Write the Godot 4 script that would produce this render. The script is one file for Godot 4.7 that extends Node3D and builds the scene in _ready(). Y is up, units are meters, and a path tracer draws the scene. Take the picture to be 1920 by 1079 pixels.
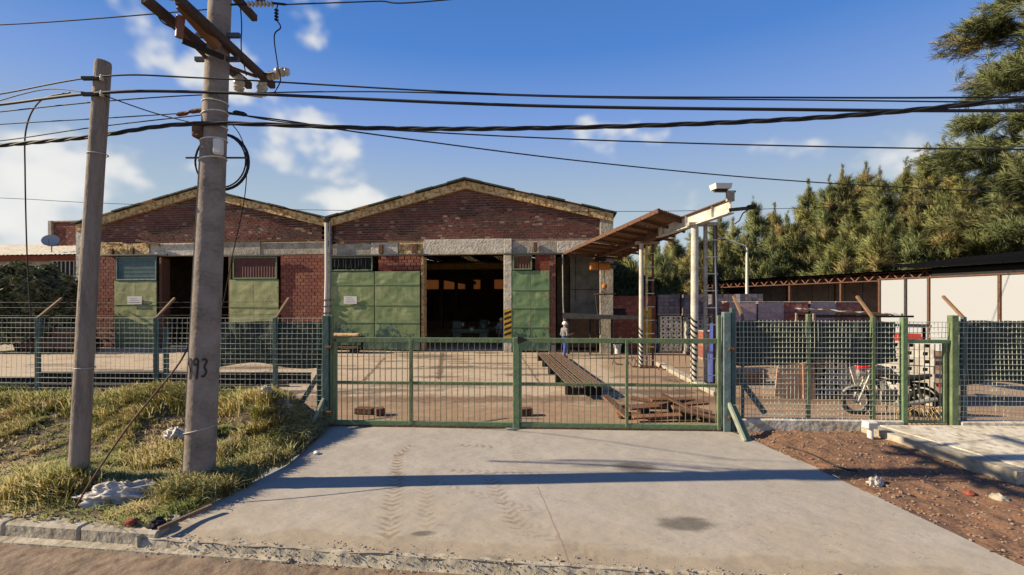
extends Node3D
# A walled factory yard seen from the street. Units are metres, y is up, the camera stands in the road and looks along -z.

class MB:
	var v := PackedVector3Array()
	var n := PackedVector3Array()
	var t := PackedVector2Array()
	var c := PackedColorArray()
	var ix := PackedInt32Array()
	var col := Color.WHITE
	func vert(p: Vector3, nn: Vector3, uv := Vector2.ZERO) -> int:
		v.append(p); n.append(nn); t.append(uv); c.append(col)
		return v.size() - 1
	# corners run counter-clockwise when seen from outside
	func quad(a: Vector3, b: Vector3, d: Vector3, e: Vector3, ua := Vector2(0, 1), ub := Vector2(1, 1), ud := Vector2(1, 0), ue := Vector2(0, 0)) -> void:
		var nn := (b - a).cross(e - a)
		if nn.length_squared() < 1e-14:
			nn = (d - b).cross(e - d)
		nn = nn.normalized()
		var i := vert(a, nn, ua); vert(b, nn, ub); vert(d, nn, ud); vert(e, nn, ue)
		ix.append_array(PackedInt32Array([i, i + 2, i + 1, i, i + 3, i + 2]))
	func tri(a: Vector3, b: Vector3, d: Vector3) -> void:
		var nn := (b - a).cross(d - a).normalized()
		var i := vert(a, nn, Vector2(0, 0)); vert(b, nn, Vector2(1, 0)); vert(d, nn, Vector2(1, 1))
		ix.append_array(PackedInt32Array([i, i + 2, i + 1]))
	# eight corners: bottom four counter-clockwise from above, then top four
	func hexa(p: Array) -> void:
		quad(p[3], p[2], p[1], p[0]); quad(p[4], p[5], p[6], p[7])
		for k in 4:
			var m: int = (k + 1) % 4
			quad(p[k], p[m], p[m + 4], p[k + 4])
	func box(o: Vector3, s: Vector3, b := Basis.IDENTITY) -> void:
		var h := s * 0.5
		var p := []
		for y in [-1, 1]:
			for q in [Vector2(-1, 1), Vector2(1, 1), Vector2(1, -1), Vector2(-1, -1)]:
				p.append(o + b * Vector3(q.x * h.x, y * h.y, q.y * h.z))
		hexa(p)
	# box with chamfered long edges; axis = index of the long axis
	func cbox(o: Vector3, s: Vector3, e := 0.01, b := Basis.IDENTITY) -> void:
		var h := s * 0.5
		e = minf(e, minf(h.x, minf(h.y, h.z)) * 0.7)
		var f := func(x: float, y: float, z: float) -> Vector3: return o + b * Vector3(x, y, z)
		for sgn in [-1.0, 1.0]:
			var A: float = h.x - e; var Bq: float = h.y - e; var C: float = h.z - e
			# faces
			var fx := [f.call(sgn * h.x, -Bq, -C * sgn), f.call(sgn * h.x, Bq, -C * sgn), f.call(sgn * h.x, Bq, C * sgn), f.call(sgn * h.x, -Bq, C * sgn)]
			quad(fx[3], fx[0], fx[1], fx[2])
			var fy := [f.call(-A, sgn * h.y, C * sgn), f.call(A, sgn * h.y, C * sgn), f.call(A, sgn * h.y, -C * sgn), f.call(-A, sgn * h.y, -C * sgn)]
			quad(fy[0], fy[1], fy[2], fy[3])
			var fz := [f.call(-A * sgn, -Bq, sgn * h.z), f.call(A * sgn, -Bq, sgn * h.z), f.call(A * sgn, Bq, sgn * h.z), f.call(-A * sgn, Bq, sgn * h.z)]
			quad(fz[0], fz[1], fz[2], fz[3])
			for s2 in [-1.0, 1.0]:
				orient(f.call(sgn * h.x, s2 * Bq, -C), f.call(sgn * A, s2 * h.y, -C), f.call(sgn * A, s2 * h.y, C), f.call(sgn * h.x, s2 * Bq, C), o)
				orient(f.call(sgn * h.x, -Bq, s2 * C), f.call(sgn * A, -Bq, s2 * h.z), f.call(sgn * A, Bq, s2 * h.z), f.call(sgn * h.x, Bq, s2 * C), o)
				orient(f.call(-A, sgn * h.y, s2 * C), f.call(-A, sgn * Bq, s2 * h.z), f.call(A, sgn * Bq, s2 * h.z), f.call(A, sgn * h.y, s2 * C), o)
				for s3 in [-1.0, 1.0]:
					var p: Vector3 = f.call(sgn * h.x, s2 * Bq, s3 * C); var q: Vector3 = f.call(sgn * A, s2 * h.y, s3 * C); var r: Vector3 = f.call(sgn * A, s2 * Bq, s3 * h.z)
					if (q - p).cross(r - p).dot(p - o) > 0.0: tri(p, q, r)
					else: tri(p, r, q)
	func orient(a: Vector3, b: Vector3, d: Vector3, e: Vector3, o: Vector3) -> void:
		if (b - a).cross(e - a).dot((a + d) * 0.5 - o) > 0.0: quad(a, b, d, e)
		else: quad(e, d, b, a)
	# bar of rectangular section from a to b
	func bar(a: Vector3, b: Vector3, w: float, h: float, up := Vector3.UP, e := 0.0) -> void:
		var z := (b - a).normalized()
		if absf(z.dot(up)) > 0.98: up = Vector3.RIGHT
		var x := up.cross(z).normalized(); var y := z.cross(x)
		if e > 0.0: cbox((a + b) * 0.5, Vector3(w, h, a.distance_to(b)), e, Basis(x, y, z))
		else: box((a + b) * 0.5, Vector3(w, h, a.distance_to(b)), Basis(x, y, z))
	# tube through points; r is a number or one radius for each point
	func tube(pts: Array, r, sides := 8, cap := true, flat := 1.0) -> void:
		var N := pts.size()
		var up := Vector3.UP
		var first := v.size()
		var px := Vector3.ZERO
		var run := 0.0
		for i in N:
			var d: Vector3 = (pts[mini(i + 1, N - 1)] - pts[maxi(i - 1, 0)]).normalized()
			if i == 0:
				if absf(d.dot(up)) > 0.95: up = Vector3(0, 0, 1)
				px = up.cross(d).normalized()
			else:
				px = (px - d * px.dot(d)).normalized()
				run += pts[i].distance_to(pts[i - 1])
			var py := d.cross(px)
			var rr: float = r[i] if r is Array else r
			for k in sides + 1:
				var a := TAU * k / sides
				var nn := px * cos(a) + py * sin(a) * flat
				vert(pts[i] + nn * rr, (px * cos(a) + py * sin(a)), Vector2(float(k) / sides, run))
		for i in N - 1:
			for k in sides:
				var a := first + i * (sides + 1) + k
				var b := a + sides + 1
				ix.append_array(PackedInt32Array([a, b, a + 1, a + 1, b, b + 1]))
		if cap:
			for q in [0, N - 1]:
				var d: Vector3 = (pts[0] - pts[1]).normalized() if q == 0 else (pts[N - 1] - pts[N - 2]).normalized()
				var m := vert(pts[q], d, Vector2(0.5, 0.5))
				for k in sides + 1:
					var s: int = first + (0 if q == 0 else N - 1) * (sides + 1) + k
					vert(v[s], d, t[s])
				for k in sides:
					if q == 0: ix.append_array(PackedInt32Array([m, m + 1 + k, m + 2 + k]))
					else: ix.append_array(PackedInt32Array([m, m + 2 + k, m + 1 + k]))
	# turned shape: profile of Vector2(radius, height) going up
	func lathe(o: Vector3, prof: Array, sides := 12, b := Basis.IDENTITY) -> void:
		for i in prof.size() - 1:
			var p: Vector2 = prof[i]; var q: Vector2 = prof[i + 1]
			var sl := Vector2(q.y - p.y, p.x - q.x).normalized()
			var f := v.size()
			for k in sides + 1:
				var a := TAU * k / sides
				var nn := b * Vector3(cos(a) * sl.x, sl.y, -sin(a) * sl.x)
				vert(o + b * Vector3(cos(a) * p.x, p.y, -sin(a) * p.x), nn, Vector2(float(k) / sides, p.y))
				vert(o + b * Vector3(cos(a) * q.x, q.y, -sin(a) * q.x), nn, Vector2(float(k) / sides, q.y))
			for k in sides:
				var s := f + k * 2
				ix.append_array(PackedInt32Array([s, s + 1, s + 2, s + 2, s + 1, s + 3]))
	# height grid: fn(i, j) gives a point; smooth normals; i runs along u, j along v, u x v faces out
	func grid(nu: int, nv: int, fn: Callable, uv_fn = null) -> void:
		var f := v.size()
		for j in nv + 1:
			for i in nu + 1:
				var p: Vector3 = fn.call(float(i) / nu, float(j) / nv)
				vert(p, Vector3.UP, uv_fn.call(p) if uv_fn else Vector2(float(i) / nu, 1.0 - float(j) / nv))
		var w := nu + 1
		for j in nv + 1:
			for i in nu + 1:
				var a := v[f + j * w + maxi(i - 1, 0)]; var b := v[f + j * w + mini(i + 1, nu)]
				var d := v[f + maxi(j - 1, 0) * w + i]; var e := v[f + mini(j + 1, nv) * w + i]
				n[f + j * w + i] = (b - a).cross(e - d).normalized()
		for j in nv:
			for i in nu:
				var a := f + j * w + i
				ix.append_array(PackedInt32Array([a, a + w, a + 1, a + 1, a + w, a + w + 1]))
	func mesh() -> ArrayMesh:
		var arr := []
		arr.resize(Mesh.ARRAY_MAX)
		arr[Mesh.ARRAY_VERTEX] = v; arr[Mesh.ARRAY_NORMAL] = n; arr[Mesh.ARRAY_TEX_UV] = t; arr[Mesh.ARRAY_COLOR] = c; arr[Mesh.ARRAY_INDEX] = ix
		var m := ArrayMesh.new()
		m.add_surface_from_arrays(Mesh.PRIMITIVE_TRIANGLES, arr)
		return m

var rng := RandomNumberGenerator.new()
var M := {}
var taken := {}

func numbered(s: String) -> String:
	taken[s] = taken.get(s, -1) + 1
	return s if taken[s] == 0 else "%s_%03d" % [s, taken[s]]
func meta(o: Node, label := "", category := "", group := "", kind := "") -> Node:
	if label: o.set_meta("label", label)
	if category: o.set_meta("category", category)
	if group: o.set_meta("group", group)
	if kind: o.set_meta("kind", kind)
	return o
func thing(called: String, label: String, category: String, at := Vector3.ZERO, turn := 0.0, group := "") -> Node3D:
	var o := Node3D.new()
	o.name = numbered(called)
	add_child(o)
	o.position = at; o.rotation_degrees.y = turn
	meta(o, label, category, group)
	return o
func put(called: String, mb: MB, m: Material, parent: Node = null) -> MeshInstance3D:
	var o := MeshInstance3D.new()
	o.mesh = mb.mesh()
	o.material_override = m
	o.name = numbered(called) if parent == null else called
	(self if parent == null else parent).add_child(o, true)
	return o
func part_of(parent: Node, called: String, mesh_: Mesh, m: Material, tr: Transform3D) -> MeshInstance3D:
	var o := MeshInstance3D.new()
	o.mesh = mesh_; o.material_override = m; o.transform = tr; o.name = called
	parent.add_child(o, true)
	return o
# a box mesh shared by alike pieces
var box_cache := {}
func piece(parent: Node, called: String, m: Material, at: Vector3, s: Vector3, e := 0.0) -> void:
	var key := "%.3f %.3f %.3f %.3f" % [s.x, s.y, s.z, e]
	if not box_cache.has(key):
		var q := MB.new()
		if e > 0.0: q.cbox(Vector3.ZERO, s, e)
		else: q.box(Vector3.ZERO, s)
		box_cache[key] = q.mesh()
	part_of(parent, called, box_cache[key], m, Transform3D(Basis(), at))
func bx(parent: Node, called: String, m: Material, o: Vector3, s: Vector3, e := 0.0, b := Basis.IDENTITY) -> MeshInstance3D:
	var q := MB.new()
	if e > 0.0: q.cbox(o, s, e, b)
	else: q.box(o, s, b)
	return put(called, q, m, parent)
func structure(called: String, mb: MB, m: Material, label := "") -> MeshInstance3D:
	var o := put(called, mb, m)
	meta(o, label, "", "", "structure")
	return o

# ---------- textures and materials ----------
func noise_img(size: int, freq: float, sd: int, oct := 4, kind := FastNoiseLite.TYPE_SIMPLEX_SMOOTH) -> PackedByteArray:
	var nz := FastNoiseLite.new()
	nz.seed = sd; nz.frequency = freq; nz.fractal_octaves = oct; nz.noise_type = kind
	var im := nz.get_seamless_image(size, size)
	im.convert(Image.FORMAT_L8)
	return im.get_data()
func lut(stops: Array) -> PackedColorArray:
	var out := PackedColorArray()
	for i in 256:
		var x := i / 255.0
		var c: Color = stops[0][1]
		for k in stops.size() - 1:
			if x >= stops[k][0]:
				var w := clampf((x - stops[k][0]) / maxf(stops[k + 1][0] - stops[k][0], 1e-5), 0, 1)
				c = (stops[k][1] as Color).lerp(stops[k + 1][1], w)
		out.append(c)
	return out
# colour texture: ramp over a mix of a coarse and a fine noise; optional second ramp laid over by a third noise (rust, dirt)
func ntex(size: int, f1: float, f2: float, mixing: float, sd: int, stops: Array, over: Array = [], f3 := 0.01, lo := 0.6, hi := 0.7) -> ImageTexture:
	var a := noise_img(size, f1, sd); var b := noise_img(size, f2, sd + 1, 3)
	var L := lut(stops)
	var d := PackedByteArray(); d.resize(size * size * 3)
	var c := PackedByteArray(); var L2 := PackedColorArray()
	if over: c = noise_img(size, f3, sd + 2, 5); L2 = lut(over)
	for i in size * size:
		var k: float = a[i] * (1.0 - mixing) + b[i] * mixing
		var q: Color = L[int(k)]
		if over:
			var w := smoothstep(lo, hi, c[i] / 255.0 + (b[i] / 255.0 - 0.5) * 0.25)
			if w > 0.0: q = q.lerp(L2[b[i]], w)
		d[i * 3] = int(q.r * 255); d[i * 3 + 1] = int(q.g * 255); d[i * 3 + 2] = int(q.b * 255)
	return ImageTexture.create_from_image(Image.create_from_data(size, size, false, Image.FORMAT_RGB8, d))
func ntex_normal(size: int, freq: float, sd: int, strength := 4.0, oct := 5) -> ImageTexture:
	var im := Image.create_from_data(size, size, false, Image.FORMAT_L8, noise_img(size, freq, sd, oct))
	im.convert(Image.FORMAT_RGBA8)
	im.bump_map_to_normal_map(strength)
	return ImageTexture.create_from_image(im)
func S(r: int, g: int, b: int) -> Color: return Color(r / 255.0, g / 255.0, b / 255.0)
func mat(color: Color, rough := 0.85, metal := 0.0, tex: Texture2D = null, sc := 1.0, nrm: Texture2D = null, ns := 1.0, vc := false) -> StandardMaterial3D:
	var m := StandardMaterial3D.new()
	m.albedo_color = color; m.roughness = rough; m.metallic = metal
	if tex or nrm:
		m.uv1_triplanar = true; m.uv1_world_triplanar = true; m.uv1_scale = Vector3.ONE * sc
	if tex: m.albedo_texture = tex
	if nrm: m.normal_enabled = true; m.normal_texture = nrm; m.normal_scale = ns
	m.vertex_color_use_as_albedo = vc
	m.cull_mode = BaseMaterial3D.CULL_DISABLED
	return m
func print_mat(tex: Texture2D, rough := 0.85, metal := 0.0) -> StandardMaterial3D:
	var m := StandardMaterial3D.new()
	m.albedo_texture = tex; m.roughness = rough; m.metallic = metal
	return m

func make_materials() -> void:
	var W := Color.WHITE
	var n_fine := ntex_normal(512, 0.03, 5, 5.0); var n_rough := ntex_normal(512, 0.012, 9, 8.0)
	M.n_fine = n_fine; M.n_rough = n_rough
	# uneven value texture used as a multiplier
	var mott := ntex(512, 0.008, 0.06, 0.4, 21, [[0.0, S(150, 146, 140)], [0.5, S(222, 218, 212)], [1.0, S(255, 255, 255)]])
	var concrete := ntex(512, 0.006, 0.07, 0.35, 31, [[0.1, S(132, 124, 110)], [0.5, S(162, 154, 138)], [0.9, S(182, 175, 160)]], [[0, S(104, 95, 82)], [1, S(136, 122, 102)]], 0.02, 0.46, 0.98)
	var pale := ntex(512, 0.006, 0.07, 0.35, 33, [[0.1, S(166, 158, 142)], [0.5, S(194, 187, 172)], [0.9, S(210, 204, 192)]], [[0, S(126, 114, 96)], [1, S(158, 142, 118)]], 0.02, 0.48, 1.0)
	var rustc := ntex(512, 0.01, 0.05, 0.4, 37, [[0.1, S(150, 128, 88)], [0.5, S(196, 172, 124)], [0.9, S(214, 196, 152)]], [[0, S(98, 58, 30)], [0.6, S(148, 92, 44)], [1, S(170, 120, 70)]], 0.02, 0.46, 0.86)
	var rust := ntex(512, 0.02, 0.09, 0.5, 41, [[0.1, S(60, 40, 30)], [0.5, S(96, 66, 50)], [0.9, S(128, 98, 76)]])
	var wood := ntex(512, 0.01, 0.08, 0.5, 43, [[0.1, S(104, 88, 74)], [0.5, S(142, 124, 106)], [0.9, S(172, 155, 136)]])
	var dirt := ntex(1024, 0.008, 0.06, 0.55, 47, [[0.1, S(78, 54, 40)], [0.5, S(114, 83, 62)], [0.9, S(146, 112, 86)]], [[0, S(88, 70, 55)], [1, S(150, 130, 106)]], 0.02, 0.58, 0.86)
	var greenp := ntex(512, 0.012, 0.06, 0.4, 53, [[0.1, S(74, 98, 70)], [0.5, S(96, 122, 86)], [0.9, S(118, 140, 104)]], [[0, S(96, 74, 48)], [1, S(132, 136, 110)]], 0.03, 0.68, 0.8)
	M.concrete = mat(W, 0.93, 0, concrete, 0.45, n_fine, 0.6)
	M.pale = mat(W, 0.9, 0, pale, 0.4, n_fine, 0.5)
	M.rustc = mat(W, 0.93, 0, rustc, 0.35, n_fine, 0.8)
	M.rust = mat(W, 0.85, 0.15, rust, 0.8, n_fine, 1.0)
	M.rust_vc = mat(W, 0.85, 0.1, rust, 0.8, n_fine, 0.8, true)
	M.wood = mat(W, 0.9, 0, wood, 1.2, n_fine, 0.8, true)
	M.dirt = mat(W, 0.98, 0, dirt, 0.35, n_rough, 1.0)
	M.greenp = mat(W, 0.6, 0.0, greenp, 1.1, n_fine, 0.3)
	M.tealp = mat(S(150, 190, 196), 0.6, 0.0, mott, 0.9, n_fine, 0.3)
	M.teal_pale = mat(S(158, 186, 190), 0.55, 0.0, mott, 0.9, n_fine, 0.3)
	M.greenrail = mat(S(150, 178, 122), 0.6, 0.0, mott, 0.8, n_fine, 0.3)
	M.greenrail.albedo_color = S(116, 136, 98)
	M.tealp.albedo_color = S(70, 100, 100)
	M.teal_pale.albedo_color = S(118, 142, 144)
	M.picket = mat(S(168, 172, 140), 0.6, 0.2, mott, 1.2)
	M.wire = mat(S(184, 188, 174), 0.6, 0.2)
	M.brick_joined = mat(W, 0.95, 0, mott, 1.5, n_fine, 1.0, true)
	M.mortar = mat(S(150, 126, 110), 0.97, 0, mott, 0.8, n_fine, 1.0)
	M.redpanel = mat(S(150, 78, 62), 0.95, 0, mott, 0.7, n_fine, 0.8)
	M.brace_pale = mat(S(158, 168, 156), 0.7, 0, mott, 0.9)
	M.dark = mat(S(34, 33, 34), 0.9, 0, mott, 0.5)
	M.black = mat(S(20, 20, 21), 0.85)
	M.cable = mat(S(26, 26, 28), 0.7)
	M.steel = mat(S(92, 90, 88), 0.5, 0.5, mott, 0.8)
	M.galv = mat(S(176, 178, 178), 0.45, 0.4, mott, 1.0)
	M.whitep = mat(S(212, 211, 205), 0.7, 0, mott, 0.5)
	M.panel_white = mat(S(156, 160, 167), 0.75)
	M.yellow = mat(S(206, 168, 52), 0.7, 0, mott, 0.7)
	M.roof = mat(S(70, 84, 84), 0.8, 0.1, mott, 0.4, n_fine, 0.5)
	M.roof_tar = mat(S(17, 17, 18), 0.97)
	M.roof_tar.metallic_specular = 0.1
	M.interior = mat(S(118, 106, 94), 0.95, 0, mott, 0.3)
	M.shed_grey = mat(S(176, 176, 172), 0.9, 0, mott, 0.3)
	M.pole = mat(S(150, 140, 133), 0.92, 0, mott, 0.55, n_fine, 0.35)
	M.pole_wood = mat(S(150, 140, 133), 0.95, 0, mott, 0.7, n_fine, 0.9)
	M.pole_wood.uv1_scale = Vector3(2.2, 0.25, 2.2)
	M.arm_wood = mat(S(78, 60, 48), 0.9, 0, mott, 1.0, n_fine, 0.6)
	M.plastic = mat(S(196, 190, 186), 0.5, 0, mott, 1.4)
	M.plain_white = mat(S(205, 203, 197), 0.8)
	M.mott = mott
	M.vc = mat(W, 0.8, 0, null, 1, null, 1, true)
	M.vc_mott = mat(W, 0.9, 0, mott, 1.1, n_fine, 0.6, true)
	M.leaf = mat(W, 0.75, 0, null, 1, null, 1, true)
	M.leaf.backlight_enabled = true; M.leaf.backlight = Color(0.5, 0.5, 0.32)
	M.bark = mat(S(150, 132, 116), 0.95, 0, wood, 0.5, n_rough, 1.0)
	M.net = mat(S(58, 70, 66), 0.95, 0, mott, 1.2, n_rough, 1.5)

# ---------- the places of things ----------
# front wall of the factory: u metres along it from the valley of the two roofs, h up, d out towards the street
const FACTORY_AT := Vector3(-9.93, 0, -25.9)
const FACTORY_TURN := -6.5
# line of the fence and the gate
const FENCE_AT := Vector3(-3.78, 0, -9.78)
const FENCE_TURN := -3.0
func fence_z(x: float) -> float: return -9.78 + (x + 3.78) * 0.0524
func kerb_z(x: float) -> float: return -4.93 + (x - 0.22) * 0.1192
func fence_pt(u: float, h := 0.0, d := 0.0) -> Vector3:
	return FENCE_AT + Basis(Vector3.UP, deg_to_rad(FENCE_TURN)) * Vector3(u, h, d)
func factory_pt(u: float, h := 0.0, d := 0.0) -> Vector3:
	return FACTORY_AT + Basis(Vector3.UP, deg_to_rad(FACTORY_TURN)) * Vector3(u, h, d)

var lump := FastNoiseLite.new()
func bank_y(x: float, z: float) -> float:
	var zk := kerb_z(x); var zf := fence_z(x)
	var t := clampf((zk - z) / (zk - zf), 0, 1.3)
	var y := lerpf(-0.1, 0.06, t)
	var side := smoothstep(-3.75, -4.9, x)
	y += 0.52 * smoothstep(0.42, 0.95, t) * side
	y += 0.24 * exp(-pow((x + 6.9) / 0.9, 2.0) - pow((z + 9.3) / 0.7, 2.0))
	y += 0.16 * exp(-pow((x + 6.2) / 0.9, 2.0) - pow((z + 6.9) / 0.7, 2.0))
	y += 0.2 * exp(-pow((x + 4.6) / 0.5, 2.0) - pow((z + 9.0) / 0.6, 2.0))
	y += lump.get_noise_2d(x * 55.0, z * 55.0) * 0.075 * smoothstep(0.02, 0.2, t) * smoothstep(-3.6, -4.1, x)
	y += lump.get_noise_2d(x * 230.0 + 70, z * 230.0) * 0.03 * smoothstep(0.0, 0.12, t)
	return y
func drive_y(x: float, z: float) -> float:
	var t := clampf((kerb_z(x) - z) / (kerb_z(x) - fence_z(x)), 0, 1)
	return lerpf(-0.13, 0.0, t)
func dirt_y(x: float, z: float) -> float:
	var t := clampf((kerb_z(x) - z) / (kerb_z(x) - fence_z(x)), 0, 1)
	var y := lerpf(-0.14, 0.02, t)
	var side := smoothstep(4.5, 5.2, x)
	y += 0.06 * side * smoothstep(0.3, 0.9, t)
	y += lump.get_noise_2d(x * 60.0 + 300, z * 60.0) * 0.05 * smoothstep(4.4, 4.9, x) + lump.get_noise_2d(x * 260.0, z * 260.0 + 50) * 0.028
	return y

func _ready() -> void:
	rng.seed = 7
	lump.seed = 3; lump.frequency = 0.01; lump.fractal_octaves = 3
	set_view_and_light()
	make_materials()
	build_ground()
	build_factory()
	build_left_neighbour()
	build_yard()
	build_right_sheds()
	build_trees()
	build_fence_and_gate()
	build_poles_and_wires()
	build_people()
	build_verge_details()

func set_view_and_light() -> void:
	var cam := Camera3D.new()
	cam.name = "camera"
	cam.projection = Camera3D.PROJECTION_FRUSTUM
	cam.near = 0.1; cam.far = 1500.0
	cam.size = 2.0 * 0.1 * 539.5 / 900.0
	cam.frustum_offset = Vector2(0, 0.1 * 30.5 / 900.0)
	add_child(cam)
	cam.position = Vector3(0, 2.5, 0)
	cam.current = true
	var env := Environment.new()
	env.background_mode = Environment.BG_SKY
	env.tonemap_mode = Environment.TONE_MAPPER_LINEAR
	env.tonemap_exposure = 1.9
	env.sdfgi_enabled = true; env.ssao_enabled = true; env.ssil_enabled = true
	env.sky = Sky.new()
	var pm := PanoramaSkyMaterial.new()
	pm.panorama = ImageTexture.create_from_image(sky_image())
	env.sky.sky_material = pm
	var we := WorldEnvironment.new()
	we.name = "world"
	we.environment = env
	add_child(we)
	var sun := DirectionalLight3D.new()
	sun.name = "sun"
	sun.light_energy = 1.5
	sun.light_color = Color(1.0, 0.925, 0.79)
	sun.light_angular_distance = 0.5
	sun.shadow_enabled = true
	add_child(sun)
	var el := deg_to_rad(29.0); var az := deg_to_rad(2.0)
	sun.look_at_from_position(Vector3.ZERO, Vector3(cos(el) * cos(az), -sin(el), -cos(el) * sin(az)))

const AIR := [[0.0, Color(0.33, 0.37, 0.37)], [0.08, Color(0.287, 0.339, 0.358)], [0.22, Color(0.2, 0.262, 0.335)], [0.345, Color(0.112, 0.19, 0.378)], [0.463, Color(0.044, 0.125, 0.33)], [0.7, Color(0.026, 0.075, 0.225)], [1.0, Color(0.022, 0.062, 0.19)]]
func sky_image() -> Image:
	var w := 1536; var h := 768
	var im := Image.create(w, h, false, Image.FORMAT_RGBF)
	var na := FastNoiseLite.new(); na.seed = 11; na.frequency = 1.0; na.fractal_octaves = 5
	var nb := FastNoiseLite.new(); nb.seed = 29; nb.frequency = 1.0; nb.fractal_octaves = 4
	# cumulus banks: azimuth, elevation, half width, half height in degrees, density
	var banks := [[-43, 12.0, 6.5, 3.2, 0.95], [-47, 7.0, 7, 2.4, 0.9], [-24, 18.5, 3.8, 3.0, 0.56], [-19.5, 16, 3.2, 2.2, 0.72], [-18, 11.3, 4.5, 1.7, 0.85], [-31, 23, 3.5, 2.2, 0.4], [12, 18.5, 4, 2.6, 0.62], [-22.0, 28, 2.2, 3.4, 0.42], [-38, 24.5, 3, 2.2, 0.45], [30, 15, 3.5, 1.6, 0.35], [41, 13, 5, 2.4, 0.5], [20, 11, 6, 1.6, 0.2], [-33, 13, 3, 1.8, 0.4],
		[-75, 12, 14, 5, 0.9], [-110, 9, 16, 5, 0.8], [75, 12, 13, 5, 0.7], [120, 10, 15, 5, 0.8], [165, 14, 18, 6, 0.8], [-150, 11, 15, 5, 0.8]]
	for j in h:
		var el := PI / 2 - (j + 0.5) / h * PI
		var deg := rad_to_deg(el)
		if deg < -2.0:
			break
		var up := maxf(sin(el), 0.0)
		var air: Color = AIR[0][1]
		for k in AIR.size() - 1:
			if up >= AIR[k][0]: air = (AIR[k][1] as Color).lerp(AIR[k + 1][1], clampf((up - AIR[k][0]) / (AIR[k + 1][0] - AIR[k][0]), 0, 1))
		for i in w:
			var az := wrapf((i + 0.5) / w * 360.0, -180.0, 180.0)
			var c := air
			if deg > 0.0 and deg < 45.0:
				var dir := Vector3(sin(deg_to_rad(az)) * cos(el), sin(el), -cos(deg_to_rad(az)) * cos(el))
				var d := -1.0
				for b in banks:
					var dx: float = wrapf(az - b[0], -180.0, 180.0)
					if absf(dx) > b[2] * 2.0: continue
					var dy: float = deg - b[1]
					var q: float = dx * dx / (b[2] * b[2]) + dy * dy / (b[3] * b[3]) * (1.0 if dy > 0.0 else 0.6)
					d = maxf(d, b[4] * (1.0 - q * 0.5))
				if d > -0.9:
					var nz := na.get_noise_3d(dir.x * 5.0, dir.y * 8.0, dir.z * 5.0) * 0.85 + nb.get_noise_3d(dir.x * 17.0, dir.y * 24.0, dir.z * 17.0) * 0.42
					var a := smoothstep(0.2, 0.56, d * 0.8 + nz * 0.66)
					if a > 0.0:
						var body := smoothstep(0.15, 1.05, d + nz * 0.75)
						var cc := Color(0.30, 0.33, 0.37).lerp(Color(0.47, 0.465, 0.45), body)
						c = c.lerp(cc, a * 0.94)
			im.set_pixel(i, j, c)
	for j in range(h / 2 - 2, h):
		if PI / 2 - (j + 0.5) / h * PI < deg_to_rad(-1.9):
			for i in range(0, w): im.set_pixel(i, j, Color(0.22, 0.2, 0.17))
	return im

# ---------- ground ----------
func curve_x(pts: Array, Z: float) -> float:
	for k in pts.size() - 1:
		if Z <= pts[k].x and Z >= pts[k + 1].x:
			return lerpf(pts[k].y, pts[k + 1].y, smoothstep(0.0, 1.0, (pts[k].x - Z) / (pts[k].x - pts[k + 1].x)) * 0.4 + 0.6 * (pts[k].x - Z) / (pts[k].x - pts[k + 1].x))
	return pts[0].y if Z > pts[0].x else pts[pts.size() - 1].y
func drive_left(z: float) -> float: return curve_x([Vector2(9.7, -3.7), Vector2(7.6, -3.55), Vector2(6.5, -3.83), Vector2(5.4, -4.22)], -z)
func drive_right(z: float) -> float: return curve_x([Vector2(9.5, 4.2), Vector2(8.9, 4.42), Vector2(6.95, 4.79), Vector2(4.3, 5.12)], -z)

func paint(w: int, h: int, fn: Callable) -> ImageTexture:
	var d := PackedByteArray(); d.resize(w * h * 3)
	var k := 0
	for j in h:
		for i in w:
			var c: Color = fn.call(i, j)
			d[k] = clampi(int(c.r * 255), 0, 255); d[k + 1] = clampi(int(c.g * 255), 0, 255); d[k + 2] = clampi(int(c.b * 255), 0, 255)
			k += 3
	return ImageTexture.create_from_image(Image.create_from_data(w, h, false, Image.FORMAT_RGB8, d))

func seg_dist(p: Vector2, a: Vector2, b: Vector2) -> float:
	return p.distance_to(Geometry2D.get_closest_point_to_segment(p, a, b))

# lays one colour over a region of a picture of the ground; reach in metres, edge roughened by the noise pictures
func stamp(im: Image, org: Vector2, size: Vector2, lo: Vector2, hi: Vector2, c: Color, fn: Callable) -> void:
	var W := im.get_width(); var H := im.get_height()
	var i0 := clampi(int((lo.x - org.x) / size.x * W), 0, W - 1); var i1 := clampi(int((hi.x - org.x) / size.x * W) + 1, 0, W - 1)
	var j0 := clampi(int((org.y - hi.y) / size.y * H), 0, H - 1); var j1 := clampi(int((org.y - lo.y) / size.y * H) + 1, 0, H - 1)
	for j in range(j0, j1 + 1):
		for i in range(i0, i1 + 1):
			var k: float = fn.call(org.x + size.x * i / W, org.y - size.y * j / H, i, j)
			if k > 0.0: im.set_pixel(i, j, im.get_pixel(i, j).lerp(c, minf(k, 1.0)))

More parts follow.
